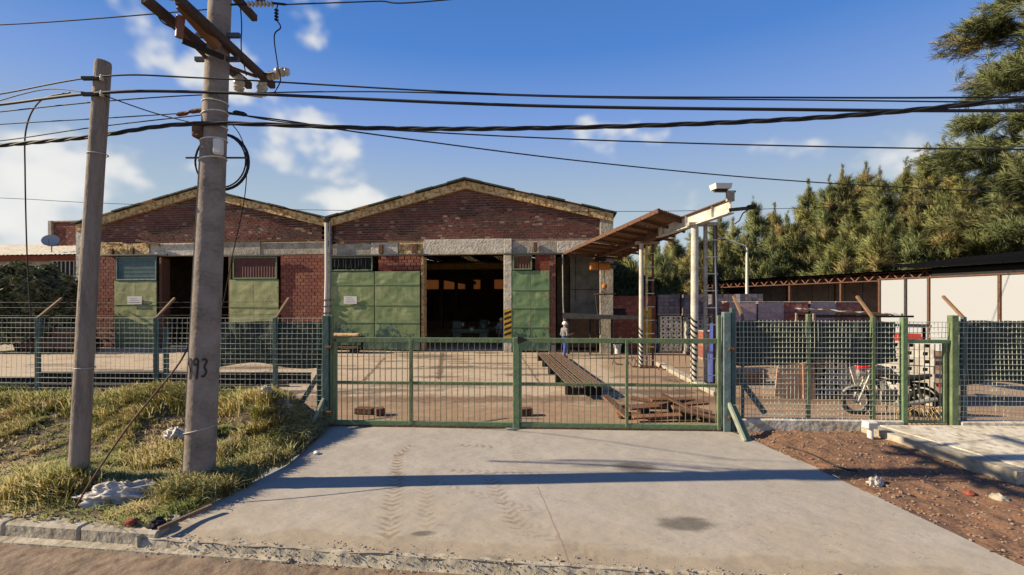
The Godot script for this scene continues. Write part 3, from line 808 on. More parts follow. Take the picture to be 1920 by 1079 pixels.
	for c in [[11.95, 12.24, 0.42, 5.0], [-2.7, -0.16, 0.05, 5.15], [2.82, 5.16, 4.24, 5.04], [-14.47, -12.71, 0.05, 5.2]]:
		var y: float = c[3] - 0.1; var r := 0
		while y > c[2] + 0.05:
			var u: float = c[0] + (0.0 if r % 2 else 0.16)
			while u < c[1] - 0.04:
				var wd: float = minf(0.31, c[1] - u)
				var ci := rng.randi() % 4
				var p := Vector3(u + wd * 0.5, y, 0.004 + rng.randf_range(-0.006, 0.006))
				if laid < 300: piece(F, "hollow_brick", M.hollow[ci], p, Vector3(snappedf(wd - 0.015, 0.01), 0.168, 0.05)); laid += 1
				else: infill.col = reds[ci]; infill.box(p, Vector3(wd - 0.015, 0.168, 0.05))
				u += 0.325
			y -= 0.183; r += 1
	meta(put("hollow_brick_course", infill, M.brick_joined, F), "", "", "", "stuff")
	bx(F, "brick_infill", M.mortar, Vector3(12.09, 2.7, -0.16), Vector3(0.29, 4.7, 0.3))
	# doors
	var t_olive := print_mat(door_texture(S(138, 145, 94), 201, 0.25), 0.6)
	var t_green := print_mat(door_texture(S(114, 134, 84), 211, 0.95), 0.6)
	var t_green2 := print_mat(door_texture(S(100, 132, 86), 221, 0.95), 0.6)
	door_leaf(F, "sliding_door", -12.69, -10.05, 0.06, 3.79, 0.14, t_olive, [1.35, 2.45], 301)
	door_leaf(F, "sliding_door", -5.65, -2.76, 0.06, 3.83, 0.14, t_olive, [1.2, 2.3], 302)
	door_leaf(F, "sliding_door", 0.2, 2.64, 0.08, 4.22, 0.14, t_green, [1.5, 2.42, 3.5], 303)
	door_leaf(F, "sliding_door", 2.68, 5.15, 0.08, 4.22, 0.155, t_green, [1.5, 2.42, 3.5], 304)
	door_leaf(F, "sliding_door", 10.0, 11.93, 0.1, 4.2, 0.1, t_green2, [1.3, 2.28, 3.2], 305)
	# panels above the doors
	for c in [[-12.55, -10.05, 3.82, 5.15, "teal"], [-5.42, -2.85, 3.86, 5.06, "maroon"], [0.22, 2.56, 4.26, 5.0, "black"], [10.06, 11.04, 4.24, 5.0, "ribs"]]:
		var fr := Node3D.new(); fr.name = "over_panel"; F.add_child(fr, true)
		var cx: float = (c[0] + c[1]) * 0.5; var cy: float = (c[2] + c[3]) * 0.5
		var edge: Material = M.teal_pale if c[4] == "teal" else M.greenp
		for s in [-1.0, 1.0]:
			bx(fr, "frame", edge, Vector3(cx + s * ((c[1] - c[0]) * 0.5 - 0.03), cy, 0.15), Vector3(0.07, c[3] - c[2], 0.06), 0.01)
			bx(fr, "frame", edge, Vector3(cx, cy + s * ((c[3] - c[2]) * 0.5 - 0.03), 0.152), Vector3(c[1] - c[0], 0.07, 0.06), 0.01)
		var pm: Material = {"teal": mat(S(70, 104, 108), 0.4, 0, M.mott, 0.6), "maroon": mat(S(96, 50, 46), 0.7, 0, M.mott, 0.6), "black": M.black, "ribs": mat(S(122, 84, 66), 0.7, 0, M.mott, 0.8)}[c[4]]
		var q := MB.new()
		var wv: float = {"teal": 0.0, "maroon": 0.012, "black": 0.05, "ribs": 0.03}[c[4]]
		q.grid(60, 6, func(s: float, t: float) -> Vector3:
			return Vector3(lerpf(c[0] + 0.05, c[1] - 0.05, s), lerpf(c[2] + 0.05, c[3] - 0.05, t), 0.12 + wv * sin(s * (c[1] - c[0]) * 38.0) + (0.05 * sin(s * 9.0) * t if c[4] == "black" else 0.0)))
		put("sheet", q, pm, fr)
		if c[4] == "teal":
			for k in 5: bx(fr, "slat", M.teal_pale if k == 0 else M.tealp, Vector3(cx, c[2] + 0.2 + k * 0.22, 0.135), Vector3(c[1] - c[0] - 0.14, 0.012, 0.01))
		if c[4] == "black":
			for k in 9:
				var st := MB.new()
				var x0: float = c[0] + 0.25 + k * 0.22 + rng.randf_range(-0.05, 0.05)
				st.bar(Vector3(x0, c[3] - 0.12, 0.2), Vector3(x0 + rng.randf_range(-0.06, 0.06), c[2] + rng.randf_range(0.1, 0.3), 0.21), 0.025, 0.006)
				put("torn_strip", st, mat(S(120, 120, 116), 0.6), fr)
	# notices on the doors
	for c in [[-11.78, -10.88, 2.47, 2.92], [1.0, 1.72, 2.5, 2.9]]:
		var sg := Node3D.new(); sg.name = "notice"; F.add_child(sg, true)
		bx(sg, "board", M.plain_white, Vector3((c[0] + c[1]) * 0.5, (c[2] + c[3]) * 0.5, 0.225), Vector3(c[1] - c[0], c[3] - c[2], 0.015))
		for k in 3:
			bx(sg, "print_line", mat(S(150, 152, 158), 0.8), Vector3((c[0] + c[1]) * 0.5 - 0.03 * k, c[2] + 0.1 + k * 0.11, 0.2345), Vector3((c[1] - c[0]) * (0.7 - 0.12 * k), 0.035, 0.004))
	# rain pipes in the valley between the bays
	for c in [[-0.02, 0.085, 0.0], [0.17, 0.05, 0.03]]:
		var q := MB.new()
		q.tube([factory_local(c[0], 6.9, 0.16), factory_local(c[0] + 0.01, 4.0, 0.16), factory_local(c[0] - 0.03, 2.0, 0.18), factory_local(c[0] - 0.03, 0.0, 0.18)], c[1], 10)
		put("rain_pipe", q, M.plain_white if c[2] == 0.0 else M.galv, F)
	for y in [2.0, 2.35, 2.7]:
		bx(F, "pipe_clamp", M.steel, Vector3(0.06, y, 0.2), Vector3(0.36, 0.06, 0.2), 0.01)
	var hop := MB.new(); hop.lathe(Vector3(0.0, 6.85, 0.16), [Vector2(0.1, 0), Vector2(0.22, 0.16), Vector2(0.22, 0.24)], 10)
	put("rain_hopper", hop, M.steel, F)
	# warning bands on the column by the opening
	for k in 5:
		var q := MB.new(); var y := 0.82 + k * 0.27
		q.hexa([Vector3(9.6, y, 0.124), Vector3(9.97, y + 0.14, 0.124), Vector3(9.97, y + 0.14, 0.12), Vector3(9.6, y, 0.12), Vector3(9.6, y + 0.13, 0.124), Vector3(9.97, y + 0.27, 0.124), Vector3(9.97, y + 0.27, 0.12), Vector3(9.6, y + 0.13, 0.12)])
		put("black_band", q, M.black, F)
	bx(F, "yellow_band", M.yellow, Vector3(9.785, 1.5, 0.1205), Vector3(0.39, 1.45, 0.004))
	M.truss = mat(S(140, 104, 82), 0.85, 0, M.mott, 0.8)
	# inside the hall: columns, trusses, crane girder, light fittings that are off
	for b in [-15.1, 0.0]:
		for k in 6:
			var z := -4.0 - k * 6.5
			bx(F, "hall_column", M.interior, Vector3(b + 0.05, 3.4, z), Vector3(0.35, 6.8, 0.4), 0.03)
			var q := MB.new()
			q.bar(Vector3(b + 0.1, 6.75, z), Vector3(b + 15.0, 6.75, z), 0.12, 0.14)
			for s in 10:
				var x0: float = b + 0.4 + s * 1.44; var x1 := x0 + 1.44
				q.bar(Vector3(x0, 6.75, z), Vector3((x0 + x1) * 0.5, rt((x0 + x1) * 0.5) - 0.2, z), 0.06, 0.06)
				q.bar(Vector3((x0 + x1) * 0.5, rt((x0 + x1) * 0.5) - 0.2, z), Vector3(x1, 6.75, z), 0.06, 0.06)
			put("roof_truss", q, M.truss, F)
	for b in [0.5, 14.4, -14.6, -0.6]:
		bx(F, "crane_rail", M.rust, Vector3(b, 5.3, -20), Vector3(0.25, 0.4, 38.5))
	bx(F, "crane_girder", M.yellow, Vector3(7.5, 5.55, -14.0), Vector3(13.6, 0.5, 0.4), 0.03)
	bx(F, "crane_girder", M.rust, Vector3(7.5, 5.2, -24.0), Vector3(13.6, 0.45, 0.4), 0.03)
	# the open doorway on the right: inner partition, brown sheet and a bench
	bx(F, "partition", M.shed_grey, Vector3(13.95, 2.7, -2.6), Vector3(1.9, 5.0, 0.12))
	bx(F, "partition", M.interior, Vector3(12.6, 2.7, -3.2), Vector3(0.7, 5.0, 0.12))
	var seam := MB.new(); seam.box(Vector3(13.95, 3.3, -2.53), Vector3(1.86, 0.03, 0.02)); seam.box(Vector3(13.3, 3.9, -2.53), Vector3(0.03, 2.4, 0.02))
	put("partition_seam", seam, M.dark, F)
	bx(F, "brown_sheet", mat(S(104, 84, 66), 0.8, 0.1, M.mott, 0.7), Vector3(13.55, 0.95, -0.9), Vector3(1.75, 1.5, 0.04))
	var post := MB.new(); post.tube([Vector3(12.75, 0, 0.1), Vector3(12.62, 2.6, 0.1), Vector3(12.6, 5.0, 0.1)], 0.035, 8)
	put("door_post", post, M.galv, F)
	bx(F, "yellow_strip", M.yellow, Vector3(12.72, 1.25, -0.3), Vector3(0.09, 1.0, 0.05))

func factory_local(u: float, h: float, d: float) -> Vector3: return Vector3(u, h, d)

# ---------- neighbour on the left ----------
func leaf_clump_mesh(n: int, length: float, width: float, droop: float, sd: int) -> ArrayMesh:
	var r := RandomNumberGenerator.new(); r.seed = sd
	var q := MB.new()
	for k in n:
		var d := Vector3(r.randfn(), r.randfn() * 0.8 + 0.25, r.randfn()).normalized()
		var o := Vector3(r.randf_range(-1, 1), r.randf_range(-1, 1), r.randf_range(-1, 1)) * length * 0.45
		var x := d.cross(Vector3(r.randfn(), r.randfn(), r.randfn())).normalized() * width * 0.5
		var l := length * r.randf_range(0.6, 1.2)
		var a := o; var b := o + d * l * 0.55; var c := o + d * l + Vector3(0, -droop * l, 0)
		q.col = Color.WHITE * r.randf_range(0.75, 1.2); q.col.a = 1.0
		q.quad(a - x * 0.6, a + x * 0.6, b + x, b - x)
		q.tri(b - x, b + x, c)
	return q.mesh()

func scatter(called: String, mesh_: Mesh, m: Material, places: Array, colors: Array, parent: Node) -> MultiMeshInstance3D:
	var mm := MultiMesh.new()
	mm.transform_format = MultiMesh.TRANSFORM_3D
	mm.use_colors = true
	mm.mesh = mesh_
	mm.instance_count = places.size()
	for k in places.size():
		mm.set_instance_transform(k, places[k]); mm.set_instance_color(k, colors[k])
	var o := MultiMeshInstance3D.new()
	o.multimesh = mm; o.material_override = m; o.name = called
	parent.add_child(o, true)
	return o

func build_left_neighbour() -> void:
	var N := thing("neighbour_house", "low rendered house with pale sheet roof left of the factory", "house", Vector3(-31.5, 0, -31.0), -6.5)
	bx(N, "wall", M.concrete, Vector3(-3.0, 2.6, -4.0), Vector3(17.0, 5.3, 7.9))
	bx(N, "wall_band", M.redpanel, Vector3(-3.0, 5.42, -3.9), Vector3(17.1, 0.34, 8.1))
	var q := MB.new()
	q.grid(120, 8, func(u: float, v: float) -> Vector3: return Vector3(-12.0 + 18.0 * u, 5.62 + 1.3 * v + 0.03 * sin(u * 420.0), 0.5 - 4.6 * v))
	put("roof", q, M.pale, N)
	q = MB.new()
	q.grid(8, 8, func(u: float, v: float) -> Vector3: return Vector3(6.0 - 18.0 * u, 5.62 + 1.3 * v, -8.8 + 4.6 * v))
	put("roof", q, M.pale, N)
	var wi := Node3D.new(); wi.name = "window"; N.add_child(wi)
	bx(wi, "pane", M.black, Vector3(2.9, 4.75, 0.01), Vector3(1.7, 0.95, 0.04))
	for k in 6: bx(wi, "bar", M.whitep, Vector3(2.15 + k * 0.3, 4.75, 0.06), Vector3(0.05, 0.95, 0.04))
	for s in [-1, 1]: bx(wi, "frame", M.whitep, Vector3(2.9, 4.75 + s * 0.5, 0.06), Vector3(1.8, 0.08, 0.06))
	var B := thing("water_tank_house", "small red brick tank house on the roof left of the factory", "brick hut", Vector3(-32.75, 0, -34.2), -6.5)
	bx(B, "wall", M.redpanel, Vector3(1.4, 4.15, -1), Vector3(3.0, 8.3, 2.0))
	var bk := MB.new()
	for r in 13:
		for k in 11:
			bk.col = brick_colors(rng.randi() % 6) * 1.5; bk.col.a = 1
			bk.box(Vector3(0.05 + k * 0.27 + (0.1 if r % 2 else 0.0), 6.4 + r * 0.145, 0.0), Vector3(0.25, 0.125, 0.04))
	meta(put("brick", bk, M.brick_joined, B), "", "", "", "stuff")
	bx(B, "coping", M.concrete, Vector3(1.4, 8.35, -1), Vector3(3.2, 0.1, 2.2), 0.02)
	bx(B, "corner_post", M.concrete, Vector3(-0.06, 4.2, 0.02), Vector3(0.3, 8.4, 0.3), 0.02)
	# satellite dish on the neighbour's roof
	var DS := thing("satellite_dish", "round grey satellite dish on the pale sheet roof", "satellite dish", Vector3(-29.7, 6.1, -30.9), 30.0)
	q = MB.new()
	var tilt := Basis(Vector3.RIGHT, deg_to_rad(-70))
	q.lathe(Vector3(0, 0.42, 0), [Vector2(0.0, 0.0), Vector2(0.2, 0.02), Vector2(0.36, 0.075), Vector2(0.44, 0.12), Vector2(0.45, 0.12), Vector2(0.36, 0.06), Vector2(0.0, -0.02)], 20, Basis(Vector3.RIGHT, deg_to_rad(60)))
	put("reflector", q, mat(S(150, 152, 154), 0.7), DS)
	q = MB.new(); q.tube([Vector3(0, -0.3, -0.15), Vector3(0, 0.1, -0.12), Vector3(0, 0.4, -0.03)], 0.03, 6)
	put("mast", q, M.steel, DS)
	q = MB.new(); q.tube([Vector3(0, 0.1, 0.05), Vector3(0, 0.3, 0.5), Vector3(0, 0.52, 0.52)], 0.015, 5)
	put("feed_arm", q, M.steel, DS)
	# dark shrub in front of the house
	var SH := thing("shrub", "dense dark leafy shrub in front of the pale roofed house", "shrub", Vector3(-25.9, 0, -25.4))
	var pl := []; var cl := []
	for k in 1500:
		var a := rng.randf() * TAU; var rr := sqrt(rng.randf()) * 2.3
		var top := 4.4 - 0.28 * rr * rr * 0.6 + lump.get_noise_2d(a * 90, rr * 90) * 0.8
		var y := 0.3 + (top - 0.3) * pow(rng.randf(), 0.55)
		pl.append(Transform3D(Basis(Vector3.UP, rng.randf() * TAU).scaled(Vector3.ONE * rng.randf_range(0.8, 1.5)), Vector3(cos(a) * rr * 1.15, y, sin(a) * rr * 0.7)))
		var g := rng.randf()
		cl.append(Color(0.075, 0.09, 0.045).lerp(Color(0.17, 0.165, 0.085), g))
	meta(scatter("foliage", leaf_clump_mesh(26, 0.26, 0.1, 0.2, 4), M.leaf, pl, cl, SH), "", "", "", "stuff")
	q = MB.new()
	for k in 6:
		var a := k * 1.05
		q.tube([Vector3(cos(a) * 0.2, 0, sin(a) * 0.2), Vector3(cos(a) * 0.8, 1.4, sin(a) * 0.5), Vector3(cos(a) * 1.5, 3.0, sin(a) * 0.9)], [0.09, 0.06, 0.02], 6)
	put("stem", q, M.bark, SH)

# ---------- things in the yard ----------
func catenary(a: Vector3, b: Vector3, sag: float, n := 16) -> Array:
	var o := []
	for k in n + 1:
		var t := float(k) / n
		o.append(a.lerp(b, t) + Vector3(0, -sag * 4.0 * t * (1.0 - t), 0))
	return o

func brick_pallet(T: Node, w: float, h: float, d: float, mats: Array) -> void:
	var ny := int(h / 0.19); var nx := int(w / 0.26)
	for j in ny:
		for i in nx:
			piece(T, "brick", mats[rng.randi() % mats.size()], Vector3(-w * 0.5 + (i + 0.5) * w / nx, 0.12 + (j + 0.5) * (h / ny), rng.randf_range(-0.012, 0.012)), Vector3(w / nx - 0.012, h / ny - 0.012, d))

func build_yard() -> void:
	var q: MB
	# large pipes lying before the left doors
	for p in [[-15.4, -11.75, 0.36, 2.0, 0.33], [-15.2, -11.9, 0.36, 2.7, 0.33], [-15.5, -11.7, 0.95, 2.35, 0.33]]:
		var T := thing("steel_pipe", "large rusty steel pipe stacked before the olive green door", "pipe", factory_pt(p[0], p[2] + 0.02, p[3]), FACTORY_TURN, "large pipes stacked by the left door")
		q = MB.new(); q.tube([Vector3.ZERO, Vector3(p[1] - p[0], 0, 0)], p[4], 18, false); put("shell", q, M.rust, T)
		q = MB.new(); q.tube([Vector3(0, 0, 0), Vector3(p[1] - p[0], 0, 0)], p[4] - 0.03, 18, false); put("bore", q, M.rust, T)
		q = MB.new(); q.lathe(Vector3(p[1] - p[0], 0, 0), [Vector2(p[4] - 0.03, 0), Vector2(p[4], 0)], 18, Basis(Vector3(0, 0, 1), -PI / 2)); put("rim", q, M.rust, T)
	# dark beams lying in rows behind the left fence
	for k in 9:
		var z := -13.2 - k * 0.34
		var T := thing("steel_beam", "dark steel beam lying in the row behind the left fence", "beam", Vector3(-15.5 + rng.randf_range(-0.5, 0.5), 0.0, z), rng.randf_range(-2, 2) - 3.0, "steel beams laid out behind the fence")
		q = MB.new()
		var L := rng.randf_range(7.5, 9.2); var h := 0.2 if k % 3 else 0.34
		q.box(Vector3(L * 0.5, 0.012, 0), Vector3(L, 0.02, 0.14)); q.box(Vector3(L * 0.5, h * 0.5, 0), Vector3(L, h - 0.044, 0.016)); q.box(Vector3(L * 0.5, h - 0.012, 0), Vector3(L, 0.02, 0.14))
		put("section", q, [M.dark, M.rust, M.steel][k % 3], T)
	# trolley with pipes in front of the green doors
	var T := thing("pipe_trolley", "low dark trolley loaded with pale pipes before the green doors", "trolley", factory_pt(0.4, 0, 1.3), FACTORY_TURN)
	for y in [0.32, 0.78]: bx(T, "deck", M.rust if y < 0.5 else M.dark, Vector3(1.0, y, 0), Vector3(2.1, 0.09, 0.8), 0.01)
	for sx in [0.05, 1.95]:
		for sz in [-0.33, 0.33]: bx(T, "leg", M.dark, Vector3(sx, 0.5, sz), Vector3(0.09, 0.75, 0.09))
	for sx in [0.3, 1.7]:
		for sz in [-0.3, 0.3]:
			q = MB.new(); q.tube([Vector3(sx, 0.13, sz - 0.04), Vector3(sx, 0.13, sz + 0.04)], 0.13, 12); put("wheel", q, M.black, T)
	for k in 4:
		var P := thing("pale_pipe", "pale beige pipe lying on the dark trolley", "pipe", factory_pt(0.3 + 0.05 * k, 0.91, 1.02 + k * 0.185), FACTORY_TURN, "pipes on the trolley")
		q = MB.new(); q.tube([Vector3.ZERO, Vector3(1.95, 0, 0)], 0.082, 10); put("tube", q, M.rustc, P)
	# two raised bundles of steel bars
	M.galv_dull = mat(S(106, 99, 90), 0.7, 0.2, M.mott, 0.8)
	for s in 2:
		var P := thing("bar_bundle", ["long bundle of steel bars raised on sleepers in the yard", "second bundle of steel bars beside the worker in blue trousers"][s], "steel bars")
		var far := Vector3(1.12 + s * 0.55, 0, -21.6); var near := Vector3(1.52 + s * 0.52, 0, -12.7)
		for k in 5:
			var c := far.lerp(near, 0.06 + k * 0.22)
			bx(P, "sleeper", M.dark, c + Vector3(0.22, 0.13, 0), Vector3(0.5, 0.28, 0.2), 0.01)
		for lay in 1:
			for k in 6:
				q = MB.new()
				var o := Vector3(k * 0.085 + rng.randf_range(-0.008, 0.008), 0.30 + lay * 0.055 + rng.randf_range(0, 0.01), rng.randf_range(-0.25, 0.25))
				q.tube([far + o, far.lerp(near, 0.5) + o + Vector3(0, -0.015, 0), near + o], 0.026, 6)
				put("bar", q, M.galv_dull if (k + lay) % 2 == 0 else M.rust, P)
	# low kerb along the crane track
	q = MB.new(); q.bar(Vector3(6.02, 0.05, -19.7), Vector3(5.6, 0.05, -13.0), 0.3, 0.14, Vector3.UP, 0.02)
	meta(put("track_kerb", q, M.concrete), "low pale concrete kerb along the crane track", "kerb")
	# scrap timber just behind the gate
	for p in [[2.3, 0.06, -10.5, 4.3, 0.1, -10.65, 0.2], [2.5, 0.26, -10.35, 4.35, 0.3, -10.75, 0.22], [2.7, 0.36, -10.9, 4.3, 0.16, -10.3, 0.16], [2.45, 0.16, -10.95, 4.2, 0.12, -11.0, 0.2], [3.0, 0.42, -10.4, 4.1, 0.34, -10.85, 0.14], [3.4, 0.3, -10.2, 4.3, 0.08, -10.1, 0.18], [2.1, 0.42, -10.9, 2.5, 0.06, -10.35, 0.2], [2.55, 0.1, -10.15, 3.6, 0.14, -10.2, 0.16], [3.3, 0.5, -10.6, 3.9, 0.2, -10.25, 0.12]]:
		q = MB.new()
		q.col = Color(0.75, 0.5, 0.36).lerp(Color(0.5, 0.32, 0.22), rng.randf())
		q.bar(Vector3(p[0], p[1], p[2]), Vector3(p[3], p[4], p[5]), p[6], 0.045, Vector3(0.1, 1, 0.2), 0.006)
		meta(put("scrap_plank", q, M.wood), "weathered brown plank in the scrap heap behind the gate", "plank", "scrap planks behind the gate")
	for p in [[2.9, -10.6, 0.34, 0.3], [3.6, -10.55, 0.3, 0.34], [4.1, -10.5, 0.3, 0.26]]:
		q = MB.new(); q.cbox(Vector3(p[0], p[2] * 0.5 - 0.05, p[1]), Vector3(0.16, p[2] * 0.55, 0.5), 0.01)
		q.col = Color.WHITE
		meta(put("timber_block", q, M.dark), "dark timber block under the scrap planks", "timber", "blocks under the scrap planks")
	for p in [[0.32, -10.75, 0.26, 0.17, 0.2, 14], [-3.35, -10.95, 0.42, 0.13, 0.26, -8], [-2.98, -10.8, 0.2, 0.16, 0.2, 30]]:
		q = MB.new(); q.cbox(Vector3.ZERO, Vector3(p[2], p[3], p[4]), 0.008, Basis(Vector3(0.15, 1, 0.1).normalized(), deg_to_rad(p[5])))
		var o := put("broken_block", q, M.rust); o.position = Vector3(p[0], p[3] * 0.5, p[1])
		meta(o, "dark broken block on the earth just behind the gate", "block", "broken blocks behind the gate")
	q = MB.new(); q.bar(Vector3(0.1, 0.02, -10.5), Vector3(0.02, 0.34, -10.4), 0.05, 0.03)
	meta(put("wooden_stake", q, M.wood), "short pale stake leaning beside the middle gate post", "stake")
	# bucket
	T = thing("bucket", "white plastic bucket standing by the right pier", "bucket", Vector3(5.3, 0, -24.1))
	q = MB.new(); q.lathe(Vector3.ZERO, [Vector2(0.0, 0.0), Vector2(0.15, 0.0), Vector2(0.19, 0.42), Vector2(0.2, 0.42), Vector2(0.2, 0.45), Vector2(0.18, 0.45), Vector2(0.15, 0.04), Vector2(0, 0.03)], 18); put("tub", q, M.plain_white, T)
	q = MB.new(); q.tube([Vector3(-0.2, 0.42, 0), Vector3(-0.15, 0.3, 0.14), Vector3(0, 0.24, 0.2), Vector3(0.15, 0.3, 0.14), Vector3(0.2, 0.42, 0)], 0.008, 5); put("handle", q, M.steel, T)
	# small kiosk of brick with a yellow door
	T = thing("brick_hut", "small red brick hut with yellow ribbed door beside the factory", "hut", Vector3(4.86, 0, -24.6), -3.0)
	bx(T, "wall", M.redpanel, Vector3(1.25, 1.45, -1.2), Vector3(2.5, 2.9, 2.2))
	q = MB.new()
	for r in 15:
		for k in 9:
			var u := 0.14 + k * 0.285 + (0.12 if r % 2 else 0.0); var y := 0.1 + r * 0.187
			if u > 2.4: continue
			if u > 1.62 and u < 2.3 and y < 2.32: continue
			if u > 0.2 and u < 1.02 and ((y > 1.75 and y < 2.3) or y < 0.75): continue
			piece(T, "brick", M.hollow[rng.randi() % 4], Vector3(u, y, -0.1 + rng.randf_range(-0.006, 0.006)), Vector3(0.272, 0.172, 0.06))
	bx(T, "opening", M.black, Vector3(0.61, 2.02, -0.085), Vector3(0.82, 0.5, 0.02))  # black panel on the solid wall, painted as the shade inside a window hole
	bx(T, "opening", M.black, Vector3(0.61, 0.34, -0.085), Vector3(0.82, 0.68, 0.02))  # lower black panel, likewise the dark of a hole put into colour
	q = MB.new(); q.grid(64, 2, func(u: float, v: float) -> Vector3: return Vector3(1.62 + 0.68 * u, 0.02 + 2.28 * v, -0.07 + 0.018 * sin(u * 50.0)))
	put("door", q, M.yellow, T)
	# steel bench that sticks out of the open doorway, with legs
	T = thing("steel_bench", "long grey steel bench reaching out past the right pier", "bench", factory_pt(12.6, 0, 0.9), FACTORY_TURN)
	q = MB.new(); q.hexa([Vector3(0, 1.78, 0.3), Vector3(4.2, 1.74, 0.3), Vector3(4.2, 1.74, -0.3), Vector3(0, 1.78, -0.3), Vector3(0, 2.05, 0.3), Vector3(4.0, 1.88, 0.3), Vector3(4.0, 1.88, -0.3), Vector3(0, 2.05, -0.3)])
	put("bench_top", q, M.steel, T)
	for k in 3: bx(T, "leg", M.dark, Vector3(0.3 + k * 1.05, 0.89, -0.2), Vector3(0.1, 1.78, 0.1), 0.01)
	build_crane()
	build_pallets()
	# blue drums
	for k in 2:
		T = thing("blue_drum", "tall blue plastic drum behind the right gate post", "drum", Vector3(6.45 + k * 0.12, k * 0.96, -15.2), 0, "stacked blue drums behind the gate post")
		q = MB.new(); q.lathe(Vector3.ZERO, [Vector2(0, 0), Vector2(0.26, 0), Vector2(0.29, 0.05), Vector2(0.29, 0.3), Vector2(0.275, 0.32), Vector2(0.29, 0.34), Vector2(0.29, 0.62), Vector2(0.275, 0.64), Vector2(0.29, 0.66), Vector2(0.28, 0.92), Vector2(0.0, 0.95)], 18); put("shell", q, mat(S(50, 68, 136), 0.55), T)
	# odd irons on the ground
	for p in [[4.1, -19.6], [5.5, -18.0], [4.9, -19.2], [5.2, -20.8], [4.55, -18.9]]:
		q = MB.new()
		q.tube([Vector3(p[0], 0.02, p[1]), Vector3(p[0] + 0.06, 0.22, p[1]), Vector3(p[0] + 0.14, 0.05, p[1] + 0.1), Vector3(p[0] + 0.4, 0.03, p[1] + 0.05)], 0.025, 5)
		meta(put("iron_hook", q, M.rust), "small rusty iron hook lying in the yard", "hook", "rusty hooks on the yard floor")

